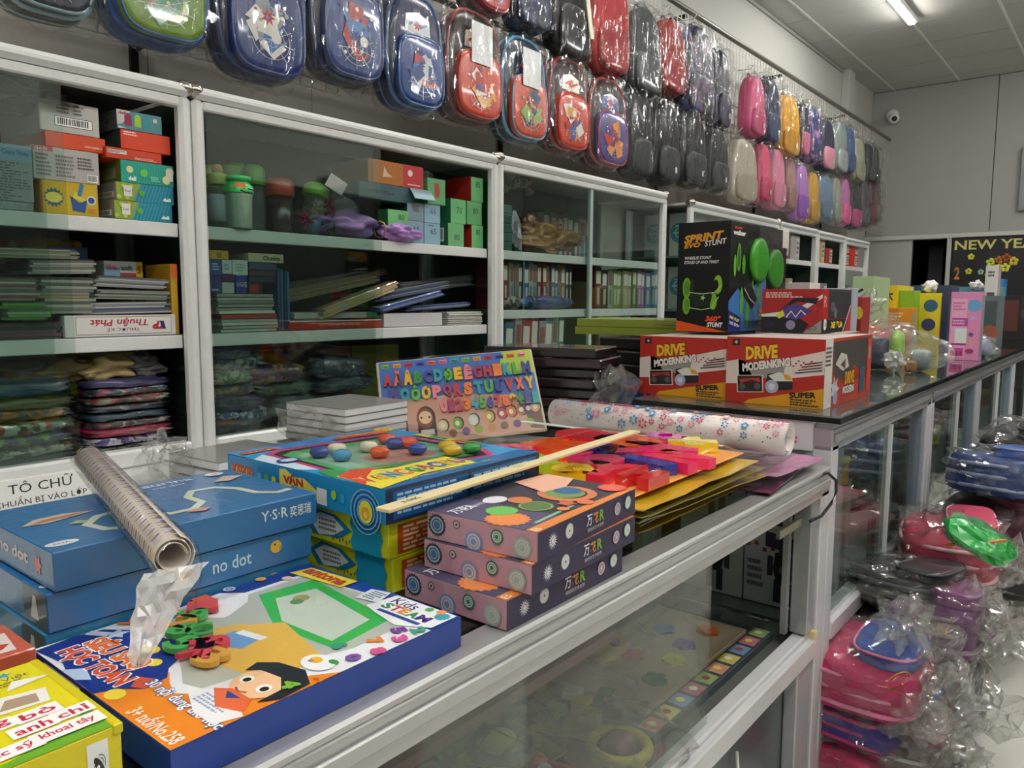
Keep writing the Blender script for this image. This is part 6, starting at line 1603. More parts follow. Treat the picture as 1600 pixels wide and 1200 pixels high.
def bottle(px, pyt, w, prof, parts, label, X=XC - .03, tiltx=0, name='water_bottle'):
    y, zt = yz(px, pyt, X)
    hh = zt - YB
    t = thing(name, label, 'bottle', (X, y, YB), (tiltx, 0, 0))
    for nme, mt, pr in parts:
        ob(nme, MB().lathe([(r_ * w / 2, z_ * hh) for r_, z_ in pr], 24), mt, t)
    return t, hh


CL = film((.85, .9, .87), refl=1.1, rough=.06, bump=.15, scale=10, haze=.08)
FR = mat('7f9a86', .35, coat=.3)
bottle(339, 257, .058, None, [('body', CL, [(.9, 0), (1, .02), (1, .55), (.95, .62), (.8, .68)]), ('paper_label', mat('9aa8b4', .5), [(1.01, .1), (1.02, .1), (1.02, .52), (1.01, .52)]), ('cap', mat('b8bc6a', .4), [(1.0, .68), (1.02, .69), (1.02, .83), (.7, .86), (.45, .87)]), ('spout', mat('c8982c', .4), [(.45, .87), (.5, .92), (.4, .99), (.2, 1.0)])], 'clear bottle with a cream cap, yellow spout and paper label')
t, hh = bottle(371, 275, .085, None, [('body', FR, [(.8, 0), (.86, .02), (.92, .6), (.96, .66)]), ('cap', mat('2cc060', .35, coat=.4), [(1.0, .66), (1.02, .68), (.98, .8), (.7, .88), (.6, .9), (.85, .91), (.85, .98), (.5, 1.0)])], 'frosted bottle with a bright green lid and an orange price sticker', XC + .0)
ob('price_sticker', MB().box(.036, -.012, hh * .74, .042, .018, hh * .84, .001), mat('d87a3c', .5), t, None, (0, 0, -.5))
ob('carry_loop', MB().tube([(.045, -.02, hh * .7), (.05, -.01, hh * .66), (.052, .01, hh * .66), (.05, .02, hh * .71), (.05, 0, hh * .73)], .002, 6), BLACK, t)
bottle(366, 256, .075, None, [('body', CL, [(.9, 0), (1, .02), (1, .7)]), ('cap', mat('6a9a2c', .4), [(1.02, .7), (1.04, .71), (1.04, .94), (.9, .97), (.8, .98), (.8, 1.0)])], 'clear bottle with a wide olive lid behind the frosted one', XC - .13)
bottle(396, 258, .06, None, [('body', CL, [(.9, 0), (1, .02), (1, .6), (.8, .7)]), ('cap', mat('5c9c26', .4), [(1.02, .7), (1.04, .71), (1.04, .95), (.6, 1.0)])], 'clear bottle with a grass green lid, third from the post', XC - .06)
bottle(325, 258, .05, None, [('body', CL, [(.9, 0), (1, .02), (1, .65)]), ('cap', mat('8aa83a', .4), [(1.02, .65), (1.04, .66), (1.04, .9), (.5, 1.0)])], 'bottle with a yellow-green cap tucked behind the cabinet post', XC - .14)
bottle(436, 280, .085, None, [('body', mat('3a2c28', .2, coat=.8), [(.8, 0), (.9, .03), (.95, .68)]), ('cap', mat('b83a1c', .35, coat=.5), [(1.0, .68), (1.05, .7), (1.05, .92), (.8, 1.0)])], 'dark bottle with a brick red lid', XC - .06)
t, hh = bottle(478, 262, .075, None, [('body', CL, [(.8, 0), (.88, .03), (.92, .6)]), ('cap', mat('7fc41c', .3, coat=.6), [(1.0, .6), (1.1, .62), (1.1, .74), (.7, .8)]), ('blue_label', mat('3a6a90', .4), [(.88, .05), (.9, .05), (.92, .28), (.9, .28)])], 'clear bottle with a lime lid under a white hang card, leaning', XC - .03, -.25)
ob('hang_card', MB().box(.0, -.045, hh * .78, .003, .045, hh * .98, .001), mat('b8beb8', .5), t, None, (0, .4, .3))
for px, py, r, c, lb in [(480, 345, .032, '9c2430', 'crimson'), (512, 322, .03, '8c2434', 'dark red'), (497, 324, .026, 'b0a488', 'beige'), (512, 350, .035, '16402a', 'dark green')]:
    y, z = yz(px, py, XC - .01)
    t = thing('artificial_flower', lb + ' artificial flower in clear film beside the purple package', 'flower', (XC - .01, y, z))
    mb = MB()
    g = random.Random(px)
    for k in range(70):
        a_, b2 = g.uniform(0, 6.28), g.uniform(-1, 1)
        d = Vector((math.cos(a_) * math.sqrt(1 - b2 * b2), math.sin(a_) * math.sqrt(1 - b2 * b2), b2))
        mb.tube([d * r * .3, d * r * g.uniform(.8, 1.25)], .0028, 4, r2=.001)
    o = ob('petal_tuft', mb, mat(c, .6), t)
    o['kind'] = 'stuff'
    ob('stem', MB().tube([(0, 0, -r * .3), (-.02, .01, -(z - YB) + .004)], .003, 6), mat('2a4a2a', .6), t)
y, z = yz(560, 345, XC + .005)
t = thing('purple_package', 'lilac paper filling in a clear bag tied in the middle', 'package', (XC - .04, y, YB))
ob('paper_fill', MB().blob((0, -.03, .045), (.07, .13, .042), 4, .18, 2, 4), mat('8a64a4', .6, coat=.6, bump=.6, bscale=50), t)
ob('paper_tail', MB().blob((.045, .17, .03), (.045, .085, .028), 8, .25, 2.5, 4), mat('a070bc', .5, coat=.8, bump=.8, bscale=60), t)
ob('tie', MB().tube([(.04 + .03 * math.cos(k * PI / 4), .095, .035 + .028 * math.sin(k * PI / 4)) for k in range(8)], .003, 6, closed=True), mat('b89a6a', .4), t)
ob('clear_bag', MB().blob((-.02, -.06, .085), (.05, .1, .06), 12, .35, 2, 3, smooth=False), CRUMPLE, t)
nm = lambda s_, v=.62: [('t', s_, .55, v, .34, .26, '2c3430')]
stack(XC, YB, [
    (636, 662, 345, .26, 'pale_blue_carton', 'pale blue carton marked 65, lower left of four', 'box', '7f9fae', {'R': nm('65') + [('lines', .2, .1, .8, .3, 2, '5a6c78')], 'F': [('r', 0, 0, 1, 1, '28403f')]}),
    (636, 662, 316, .26, 'pale_blue_carton', 'pale blue-grey carton marked 65, upper left of four', 'box', '78949e', {'R': nm('65') + [('r', .3, .55, .7, .85, '6a6468')], 'F': [('r', 0, 0, 1, 1, '28403f')]})])
stack(XC, YB, [
    (663, 688, 349, .26, 'pale_blue_carton', 'pale blue carton marked 65, lower right of four', 'box', '84a8b8', {'R': nm('65') + [('lines', .2, .85, .8, .95, 1, '4a5c68')]}),
    (663, 688, 319, .26, 'pale_blue_carton', 'pale blue carton marked 65, upper right of four', 'box', '84a8b8', {'R': nm('65')})])
stack(XC - .0, YB + .1335, [
    (560, 648, 288, .2, 'slate_carton', 'slate blue carton with a torn pale flap, under the orange and red one', 'box', '3c5a60', {'R': [('lines', .1, .4, .6, .6, 2, '1c2c30')], 'F': [('r', 0, 0, 1, 1, '33504f')]}),
    (575, 661, 254, .2, 'orange_red_carton', 'carton with an ochre side and a red end on top of the slate one', 'box', 'a8641a', {'R': [('r', .62, 0, 1, 1, 'b8282c'), ('p', [(.25, .3), (.28, .75), (.33, .5), (.42, .35)], 'c8b8a0'), ('c', .75, .65, .15, 'e0c8c8'), ('lines', .7, .1, .95, .2, 1, 'e8c8c8')]})])
tag(ob('carton_flap', MB().box(0, -.05, -.045, .003, .05, .0, .001), mat('8aa4ac', .5), None, (XC + .004, yz(655, 300, XC)[0], YB + .185), (0, -.6, 0)), 'pale torn flap hanging from the slate carton, with numbers', 'cardboard flap')
stack(XC + .012, YB, [(606, 638, 328, .05, 'green_carton', 'mint green carton marked 80 with red lettering, beside the lilac paper', 'box', '6ab070', {'R': [('t', '80', .65, .78, .3, .18, '22402c'), ('t', 'Nhãn', .55, .45, .7, .2, 'b03830', {'bold': .05})], 'F': [('r', 0, 0, 1, 1, '1f6a34')]})])
stack(XC + .005, YB + .142, [(668, 696, 279, .12, 'green_carton', 'mint green carton standing upright on the pale blue ones', 'box', '5fa068', {'R': [('p', [(.4, .3), (.38, .8), (.6, .85), (.68, .5), (.6, .25)], 'a83830')]})])
stack(XC, YB, [(700, 725, 349, .2, 'green_carton', 'mint green carton marked 80, lower left of the numbered five', 'box', '66a86c', {'R': nm('80', .4), 'F': [('r', 0, 0, 1, 1, '2c7048'), ('bar', .5, .2, .9, .8)]}),
               (704, 728, 311, .2, 'green_carton', 'mint green carton marked 70, upper left of the numbered five', 'box', '64b070', {'R': nm('70', .55), 'F': [('r', 0, 0, 1, 1, '2c7048')]})])
stack(XC - .002, YB, [(737, 755, 352, .2, 'green_carton', 'mint green carton marked 80 beside a red strip, lower right', 'box', '66b070', {'R': nm('80', .7), 'F': [('r', 0, 0, 1, 1, 'b02820')]}),
                      (730, 753, 315, .2, 'green_carton', 'mint green carton marked 80, middle right of the numbered five', 'box', '60a468', {'R': nm('80', .6)}),
                      (736, 755, 277, .2, 'green_carton', 'mint green carton marked 80 with a red side, topmost', 'box', '68b070', {'R': nm('80', .7), 'F': [('r', 0, 0, 1, 1, 'b02420')]})])
# middle cabinet, middle shelf


def strips(name, label, px0, py0, px1, py1, thick_px, cols, n, X=XC, dep=.05, cat='stationery', bag=True):
    a, c = on_x(px0, py0, X), on_x(px1, py1, X)
    L = (c - a).length
    ang = math.atan2(c.z - a.z, c.y - a.y)
    th = abs(on_x(px0, py0 - thick_px / 2, X).z - on_x(px0, py0 + thick_px / 2, X).z)
    t = thing(name, label, cat, ((a.x + c.x) / 2 - dep / 2, (a.y + c.y) / 2, (a.z + c.z) / 2), (ang, 0, 0))
    g = random.Random(int(px0))
    for i in range(n):
        z = -th / 2 + th * i / n
        s = g.uniform(-.02, .02)
        ob('strip', MB().box(-dep / 2 + g.uniform(0, .006), -L / 2 + s, z, dep / 2 - g.uniform(0, .006), L / 2 + s, z + th / n * .8, .0004), mat(cols[i % len(cols)], .45, coat=.3), t)
    if bag:
        ob('clear_bag', MB().box(-dep * .55, -L * .51, -th * .53, dep * .55, L * .51, th * .53, .003), SLEEVE, t)
    return t


strips('bamboo_strips', 'fan of thin brown bamboo strips leaning up to the right', 450, 462, 592, 432, 20, ['8a7038', '6a5424', 'a08448', '5c4a20'], 12, XC - .08)
strips('bamboo_strips', 'darker fan of bamboo strips on the back of the same shelf', 455, 446, 600, 424, 12, ['6a5828', '544418'], 6, XC - .13)
strips('wood_slat_bundle', 'bundle of pale wooden slats in brown wrap, pointing down left', 505, 490, 620, 446, 15, ['c8b07a', 'b89a68', 'd4c090'], 5, XC + .012)
strips('ruler_bundle', 'bundle of blue and grey rulers, upper of three', 592, 464, 700, 444, 13, ['2c4c90', '5a6a80', '8a98a8', '3c3c44'], 7, XC - .01)
strips('ruler_bundle', 'bundle of bright blue rulers leaning on the white carton', 595, 484, 690, 458, 10, ['1c4aa8', '8aa0c0', '2a5ab8'], 5, XC + .01)
strips('ruler_bundle', 'flat bundle of blue rulers nearest the white carton', 640, 482, 732, 475, 8, ['3a5aa0', '9aa8b8', '2c4a98'], 4, XC - .02)
strips('ruler_bundle', 'dark grey bundle at the back right of the ruler shelf', 625, 450, 735, 438, 18, ['3c4248', '4c545a', '2c3034'], 6, XC - .1)
stack(XC, Z2 + .001, [(452, 596, 500, .16, 'red_white_carton', 'long red-sided white carton in the middle cabinet', 'box', 'a83430', {'R': [('lines', .3, .3, .9, .7, 1, 'c86a60'), ('r', 0, .88, 1, 1, 'c8c8c0')]})])
stack(XC - .01, Z2 + .034, [(460, 590, 488, .14, 'white_carton', 'thin white carton with green corners on the red-sided one', 'box', 'a8aca8', {'R': [('r', .85, 0, 1, 1, '2a6a4a')]})])
stack(XC, Z2 + .001, [(600, 691, 489, .16, 'white_carton', 'plain white carton in front of the blue rulers', 'box', 'c4c2c4', None)])
yy0, yy1 = yz(699, 500, XC)[0], yz(752, 500, XC)[0]
for k in range(7):
    tag(ob('leaflet_pad', MB().box(-.1, -(yy1 - yy0) / 2, 0, .0, (yy1 - yy0) / 2, .0055, .0008), mat(['c4c4ba', 'b4b4a8', 'd0d0c4'][k % 3], .5), None, (XC + (k % 2) * .004, (yy0 + yy1) / 2 + (k % 3) * .003, Z2 + .001 + k * .0072)), ['lowest', 'second', 'third', 'fourth', 'fifth', 'sixth', 'topmost'][k] + ' white leaflet pad of the pile by the right post, middle cabinet', 'paper pad', 'white leaflet pads by the post')
sm = [(325, 370, 505, '5a4a28', 'brown-ended white booklets'), (328, 430, 465, '7a7c70', 'greyish paper stack')]
yy0, yy1 = yz(345, 500, XC)[0], yz(432, 500, XC)[0]
z = Z2 + .001
for k in range(11):
    h = .0095 if k != 4 else .014
    c = ['b4b8b0', 'a8aca4', 'c0c4bc', 'a4a8a0', 'a83a28', 'c8c8c0', '8a8c84', '9a9c94', '7c7e76', 'b0b0a8', '8c8e88'][k]
    tag(ob('booklet', MB().box(-.15, -(yy1 - yy0) / 2, 0, 0, (yy1 - yy0) / 2, h - .0008, .001), mat(c, .5), None, (XC + .004 * (k % 3), (yy0 + yy1) / 2 - (.012 if k > 4 else 0) + .003 * (k % 2), z)), ['lowest white', 'second white', 'third white', 'fourth white', 'red-covered', 'white-spined middle', 'grey sixth-from-top', 'grey fifth-from-top', 'dull grey fourth-from-top', 'pale third-from-top', 'topmost wrapped grey'][k] + ' booklet in the pile at the left end of the middle cabinet', 'booklet', 'booklets piled in the middle cabinet')
    z += h
zb_ = z
stack(XC - .005, zb_, [(327, 346, 430, .08, 'ink_carton', 'small navy carton with white marks, lower left of the blue block', 'box', '24346a', {'R': [('lines', .2, .1, .8, .3, 1, 'b8c0d8')]}), (327, 346, 405, .08, 'ink_carton', 'small navy carton with white lettering, upper left of the blue block', 'box', '2c4480', {'R': [('lines', .2, .3, .8, .8, 3, 'a8b8d8')]}), (328, 357, 391, .08, 'yellow_carton', 'small yellow carton on top of the navy ones', 'box', 'b89028', {'R': [('r', .35, .2, .6, .8, '8a6a1c')]})])
stack(XC - .005, zb_, [(347, 366, 441, .08, 'white_small_carton', 'small white carton at the bottom of the plum and white pair', 'box', 'a8b0b0', None), (347, 367, 428, .08, 'plum_carton', 'small plum carton between white ones', 'box', '4a1c44', None), (347, 362, 406, .08, 'white_small_carton', 'small white carton, left of two above the plum one', 'box', 'b4bcc0', {'R': [('lines', .2, .2, .8, .8, 2, '7a8488')]})])
stack(XC - .006, zb_, [(368, 386, 430, .08, 'ink_carton', 'small dark blue carton lettered sideways in white', 'box', '1c3080', {'R': [('t', 'TUVET', .5, .5, .4, .6, 'd0d8e8', {'rot': -90})]}), (363, 387, 406, .08, 'white_small_carton', 'small white carton, right of two above the navy one', 'box', 'b8c0c4', {'R': [('lines', .2, .2, .8, .8, 3, '7a9a8c')]})])
stack(XC - .006, zb_, [(388, 410, 441, .08, 'marker_carton', 'small dark carton with a red patch', 'box', '3c2430', {'R': [('r', .1, .2, .7, .8, '9c2c28')]}), (389, 430, 432, .1, 'dark_book', 'lowest dark blue book under the cream one', 'book', '1c2c40', None), (389, 430, 422, .1, 'dark_book', 'middle reddish dark book under the cream one', 'book', '3a2c34', None), (389, 432, 410, .1, 'dark_book', 'upper navy book under the cream one', 'book', '203a58', None), (388, 443, 396, .12, 'cream_book', 'cream book with dark lettering on its spine, on the small cartons', 'book', 'b4b08c', {'R': [('t', 'Chunkta', .65, .5, .5, .5, '3c2420', {'bold': .04})]})])
for k in range(4):
    y = yz(432 + k * 5, 470, XC)[0]
    tag(ob('thin_book', MB().box(-.13, -.004, 0, 0, .0045, .185 - .003 * k, .001), mat(['1c4a70', '2a5a84', '1c3c5c', '2c6488'][k], .4), None, (XC - .004, y + .012, Z2 + .001)), ['first', 'second', 'third', 'fourth'][k] + ' upright thin blue book right of the booklet pile', 'book', 'upright thin blue books')
# lower space of the middle cabinet
cu = [(330, 400, 540, 560, ['1c3a68', '24508a', '142a4c'], None, 'blue'), (335, 420, 552, 580, ['2a5a8c', '1c3c68', '8a8a5c'], None, 'blue swirled'), (400, 486, 570, 597, ['4c2450', '6c3068', '3a1c40', 'a87a30'], None, 'purple starred'), (490, 580, 558, 592, ['16203c', '28304c', '4a5068', '10162c'], None, 'navy scribbled'), (335, 405, 578, 600, ['2c6a3c', '3c8a54', 'a8a88c'], None, 'shiny green'), (334, 408, 598, 622, ['6a5a3c', '3a4c70', 'a87a4c'], None, 'tan and blue'), (334, 420, 618, 640, ['3c2858', '5a3c70', '241c3c'], None, 'violet'), (405, 500, 597, 618, ['2c5a48', '3c6a3a', '1c3c34'], None, 'dark green'), (500, 590, 590, 612, ['1c2c40', '2a3c50', '16202c'], None, 'slate'), (334, 430, 636, 660, ['1c3068', '284a90', 'b0b8c4'], None, 'blue with white patches'), (334, 420, 655, 680, ['8a4a2c', '5a5a5c', '2c3c5c'], None, 'rust and grey'), (334, 410, 672, 690, ['8a9a60', '2c4a38', 'b8c8a8'], None, 'lime glinting'), (420, 560, 618, 650, ['2a3044', '1c2030', '3a4054'], None, 'dark grey-blue')]
for i, (a, b_, c, d, cs, pl, nm_) in enumerate(cu):
    cushion(a, b_, c, d + 2, XC - .01 - .02 * (i % 2), cs, nm_ + ' folded bag in the bottom of the middle cabinet', seed=i + 40, plain=pl, dep=.24, tilt=(i % 3 - 1) * 3)
for k, (a, b_, c, nm_) in enumerate([(395, 445, '8a5a2c', 'orange-brown'), (447, 490, '5a7c78', 'grey-teal'), (492, 565, '7c2c28', 'brick red'), (566, 640, '7a7a30', 'olive yellow'), (330, 393, '1c3450', 'deep blue')]):
    y0, y1 = yz(a, 540, XC - .18)[0], yz(b_, 540, XC - .18)[0]
    tag(ob('back_row_box', MB().box(-.07, y0, 0, 0, y1, .2, .002), mat(c, .5), None, (XC - .24, 0, .93)), nm_ + ' carton at the very back of the bottom of the middle cabinet', 'box')
# ------------------------------------------------ third cabinet: gold bags, books
for i, (px, py, r, lb) in enumerate([(852, 362, (.07, .12, .05), 'upper'), (850, 384, (.09, .17, .04), 'lower'), (895, 372, (.06, .14, .05), 'right-hand')]):
    y, z = yz(px, py, XC - .03)
    t = thing('golden_bag', lb + ' glossy golden-brown plastic bag in the third cabinet', 'plastic bag', (XC - .1, y, max(z - r[2], Z1 + .001)))
    ob('bag', MB().blob((0, 0, r[2] * 1.02), r, i + 60, .28, 2.0, 4, smooth=True), mat('8a6020', .22, coat=1, bump=.8, bscale=22), t)
    ob('tied_end', MB().blob((.03, -r[1] * .5, r[2] * 1.9), (r[0] * .3, r[1] * .25, r[2] * .5), i, .4, 2, 3), mat('7a4c1c', .3, coat=.8), t)
y, z = yz(815, 350, XC)
t = thing('crumpled_paper', 'column of crumpled white-lilac wrapping left of the golden bags', 'wrapping', (XC - .05, y, Z1 + .001))
ob('wrapping', MB().blob((0, 0, .085), (.04, .035, .085), 4, .35, 2.5, 3, smooth=False), mat('9c9aa8', .3, coat=.8), t)
yy0, yy1 = yz(786, 350, XC)[0], yz(806, 350, XC)[0]
for k in range(5):
    carton('teal_carton', ['lowest', 'second', 'third', 'fourth', 'topmost'][k] + ' dark teal carton of the column at the left of the third cabinet', 'box', (XC - .1, (yy0 + yy1) / 2, Z1 + .001 + k * .037), (.16, yy1 - yy0, .0355), '2c5a50', {'R': [('l', [(0, .9), (1, .9)], .05, '5a8a80')]}, group='dark teal cartons in a column')
for i, (px, py, r, c) in enumerate([(800, 272, .03, 'a8a898'), (808, 284, .028, '9aa49a'), (826, 282, .028, 'a8a8a0'), (795, 290, .025, '8aa08c'), (832, 296, .024, '98988c')]):
    y, z = yz(px, py, XC - .06)
    t = thing('plush_ball', ['pale plush ball highest at the left of the third cabinet', 'pale plush ball touching the highest one', 'grey plush ball beside the red cloth', 'greenish plush ball over the teal cartons', 'small grey plush ball above the white wrapping'][i], 'plush toy', (XC - .08, y, z))
    ob('fur', MB().blob((0, 0, 0), (r, r, r), i, .12, 3, 3), mat(c, .9, bump=.3), t)
    ob('nose', MB().blob((r * .9, -.004, 0), (.006, .006, .006), 1, 0, 1, 2), mat('a02c2c', .5), t)


def books(px0, px1, X, z, h, dep, cols, lb, grp, lean=0):
    y0, y1 = yz(px0, 440, X)[0], yz(px1, 440, X)[0]
    g = random.Random(int(px0))
    y, i = y0, 0
    while y < y1 - .006:
        w = g.uniform(.8, 1.2) * (y1 - y0) / len(cols)
        w = min(w, y1 - y)
        hh = h * g.uniform(.9, 1)
        c = cols[i % len(cols)]
        cn = {'r': 'red', 'w': 'white', 'b': 'blue', 'k': 'dark', 'g': 'green', 'p': 'pink', 'y': 'ochre', 't': 'teal', 'v': 'violet', 'e': 'grey'}[c[0]]
        o = ob('book', MB().box(-dep, -w / 2 + .0004, 0, 0, w / 2 - .0004, hh, .001), mat(c[1:], .45, coat=.3), None, (X + g.uniform(-.006, .006), y + w / 2, z), (R(lean), 0, 0))
        od = ['first', 'second', 'third', 'fourth', 'fifth', 'sixth', 'seventh', 'eighth', 'ninth', 'tenth', 'eleventh', 'twelfth', 'thirteenth', 'fourteenth', 'fifteenth', 'sixteenth', 'seventeenth', 'eighteenth', 'nineteenth', 'twentieth'][min(i, 19)]
        tag(o, '%s of the row, a %s book %s' % (od, cn, lb), 'book', grp)
        am = MB()
        art(am, (0, -w / 2, 0), (0, 1, 0), (0, 0, 1), w, hh, [('r', .15, .6, .85, .9, 'd8d4c8' if c[0] not in 'we' else '8a5a50'), ('r', .3, .1, .7, .5, 'b8b4a8' if c[0] not in 'we' else '5a6a80')])
        ob('spine_print', am, artmat(.5), o)
        y += w
        i += 1


books(788, 893, XC - .03, Z2 + .056, .2, .15, ['r8a3028', 'w9a9c90', 'e7a8078', 'ka84a20'[:1] + '4a4c40', 'b1c5a8c', 'wa8aca0', 'e8a9088', 'r7a3438', 'r8a4038', 'w8c8a80', 'v5a4a68', 'b3c4c78', 'e6a6c70', 'y9a6a3c', 'b2c3c68', 'k3a3c44'], 'on the middle shelf of the third cabinet', 'books on the middle shelf, left part')
books(930, 1035, XC - .03, Z2 + .056, .2, .15, ['r6a2c2c', 'k2c2c34', 'w9aa098', 'g6a9a3c', 'y9a9068', 'ga0a468', 'pb87a84', 'g4f8a2c', 'p9c5a8c', 'pa8649c', 'b2c6a90', 'b3a7898', 't2c5a68', 'b2a4a78'], 'right part of the third cabinet', 'books on the middle shelf, right part')
books(838, 925, XC - .24, Z1 + .001, .23, .1, ['w8c9080', 'g4c6a50', 'y8a7a4c', 'v5a4a60', 'r6a3a44', 'k3c4044', 'g4a6a58', 'w9aa098', 'b4a6878'], 'behind the golden bags', 'books behind the golden bags')
books(786, 880, XC - .0, ZB + .012, .17 + .14, .13, ['b3a6a80', 'w9a9c98', 'r9c3c3a', 'ra84a44', 'w8a9090', 'b4c7488', 'w9cb0b0', 't5a8078'], 'at the bottom of the third cabinet, leaning back', 'wrapped books at the bottom of the third cabinet', -4)
y, z = yz(850, 470, XC)
t = thing('rolled_cloth', 'rolled blue patterned cloth lying before the books', 'cloth', (XC + .005, y, Z2 + .085))
ob('cloth', MB().blob((0, 0, 0), (.02, .2, .028), 3, .1, 5, 4), patt(['1c3c78', '2c6090', '142c5a', '24305c'], 40, .6), t)
ob('tie', MB().tube([(.022 * math.cos(k * PI / 4), -.1, .03 * math.sin(k * PI / 4)) for k in range(8)], .003, 6, closed=True), mat('8a8a80', .5), t)
tag(ob('patterned_cloth', MB().blob((0, 0, 0), (.02, .06, .026), 7, .15, 4, 3), patt(['2c2a28', '6a665c', '1c1a18', '8a867a'], 50, .6), None, (XC + .0, yz(800, 475, XC)[0], Z2 + .084)), 'black and white patterned cloth end left of the rolled blue cloth', 'cloth')
# fourth cabinet: cartons with a globe mark, and distant cartons
for k in range(2):
    for j in range(3):
        carton('globe_carton', ['left', 'right'][k] + ' ' + ['lower', 'middle', 'upper'][j] + ' white carton with a round blue globe mark, fourth cabinet', 'box', (-2.07 - .16 * k, 4.16, [.94, 1.2515, 1.5515][j]), (.13, .2, .24), 'bcbcb4', {'F': [('c', .5, .55, .24, '4a8a98'), ('o', .5, .55, .1, .12, 'c8d0cc'), ('l', [(.2, .55), (.8, .55)], .03, 'c8d0cc'), ('l', [(.3, .7), (.7, .7)], .03, 'c8d0cc')]}, group='globe cartons in the fourth cabinet')
for k, y in enumerate([4.42, 4.55, 4.68]):
    carton('folder_box', ['first', 'second', 'third'][k] + ' pale folder box on top shelf behind the black toy box', 'box', (-2.08, y, 1.5515), (.2, .12, .25), 'b4b4ac', group='pale folder boxes in the fourth cabinet')
dist = [(5.5, 1.6015, .2, '8a2420'), (5.72, 1.6015, .17, 'a8a49c'), (5.6, 1.2415, .22, '9a8a70'), (5.85, 1.2415, .15, 'b0aca0'), (6.3, 1.6015, .18, 'c0a060'), (6.5, 1.6015, .12, 'a8281c'), (6.4, 1.2415, .2, '6a7a74'), (6.95, 1.6015, .1, 'd8301c'), (7.2, 1.6015, .1, 'd8301c'), (7.05, 1.2415, .2, '5a7a58'), (7.3, 1.2415, .16, '7a847c'), (6.95, 1.7025, .09, 'd8301c'), (7.2, 1.7025, .09, 'd8301c')]
dn = ['dark red carton on the upper shelf of the first square cabinet', 'pale carton beside the dark red one, first square cabinet', 'tan carton on the lower shelf of the first square cabinet', 'pale carton on the lower shelf of the first square cabinet', 'straw-coloured carton in the second square cabinet', 'red carton in the second square cabinet', 'grey carton on the lower shelf of the second square cabinet', 'bright red carton, lower left pair in the last cabinet', 'bright red carton, lower right pair in the last cabinet', 'green carton on the lower shelf of the last cabinet', 'grey carton on the lower shelf of the last cabinet', 'bright red carton, upper left pair in the last cabinet', 'bright red carton, upper right pair in the last cabinet']
for (y, z, h, c), lb in zip(dist, dn):
    carton('stock_carton', lb, 'box', (-2.1, y, z), (.22, .18 if c != 'd8301c' else .22, h), c, {'R': [('r', .6, .1, .95, .9, 'c8c4c0'), ('lines', .65, .2, .92, .8, 3, '4a4844')]})

# ================================================================ toys inside the low counter (seen through its glass)
robot = [('r', 0, 0, 1, 1, 'c8c9cc'), ('p', [(.3, .78), (.3, .98), (.95, .9), (.95, .7)], '3c2f60')] + [('r', .02 + .12 * i, .74 - .02 * i + (.05 if i % 2 else 0), .08 + .12 * i, .79 - .02 * i + (.05 if i % 2 else 0), '9c3a34') for i in range(8)] + [('p', [(.42, .5), (.45, .72), (.68, .72), (.72, .5), (.66, .3), (.48, .3)], '2a2e34'), ('r', .5, .7, .63, .84, '3a3e46'), ('r', .44, .06, .54, .36, '30343c'), ('r', .6, .04, .7, .34, '30343c'), ('r', .34, .4, .42, .66, '3a3e46'), ('r', .72, .36, .8, .62, '3a3e46'), ('c', .57, .5, .06, '6a7078'), ('lines', .05, .2, .3, .6, 4, '6a6c70')]
for k in range(2):
    for j in range(2):
        carton('robot_box', ['left', 'right'][k] + ' ' + ['lower', 'upper'][j] + ' grey toy box with a black robot picture, behind the open glass door', 'toy box', (-.955 + .205 * k - .0, 2.24, .4325 + .222 * j), (.2, .22, .22), 'b8b9bc', {'F': robot}, group='robot boxes at the end of the low counter')
ZF = .4305
tray = carton('picture_tray', 'flat blue tray of small picture cards under the wooden puzzle', 'tray', (-.80, 1.60, ZF), (.24, .62, .02), '39434c', {'Y': [('r', .02 + .1 * i, .03, .1 + .1 * i, .2, ['c08a70', 'b8b060', '6a88a8', 'b06a78', '8aa060'][i % 5]) for i in range(10)] + [('c', .06 + .1 * i, .12, .04, ['d8d0b0', '8a3a3a', 'd8c860'][i % 3]) for i in range(10)]})
pz = thing('shape_puzzle', 'pale wooden shape puzzle board with coloured flower pegs in the low counter', 'toy', (-.84, 1.60, ZF + .0205))
ob('board', MB().box(-.14, -.26, 0, .11, .26, .012, .002), mat('a09078', .5), pz)
for i, (x, y, c) in enumerate([(.04, .18, 'd0642a'), (.03, .07, '5c3a98'), (.05, -.02, 'b8c02a'), (.06, -.13, '2a6a4c'), (-.05, .12, '2a5aa8'), (-.04, -.06, 'b82c3c')]):
    mb = MB()
    for k in range(5):
        g_ = 2 * PI * k / 5
        mb.extr([(x + .016 * math.cos(g_) + .013 * math.cos(q * PI / 5), y + .016 * math.sin(g_) + .013 * math.sin(q * PI / 5)) for q in range(10)], .0125, .019 + k * .0001)
    ob('flower_peg', mb, mat(c, .4, coat=.4), pz)
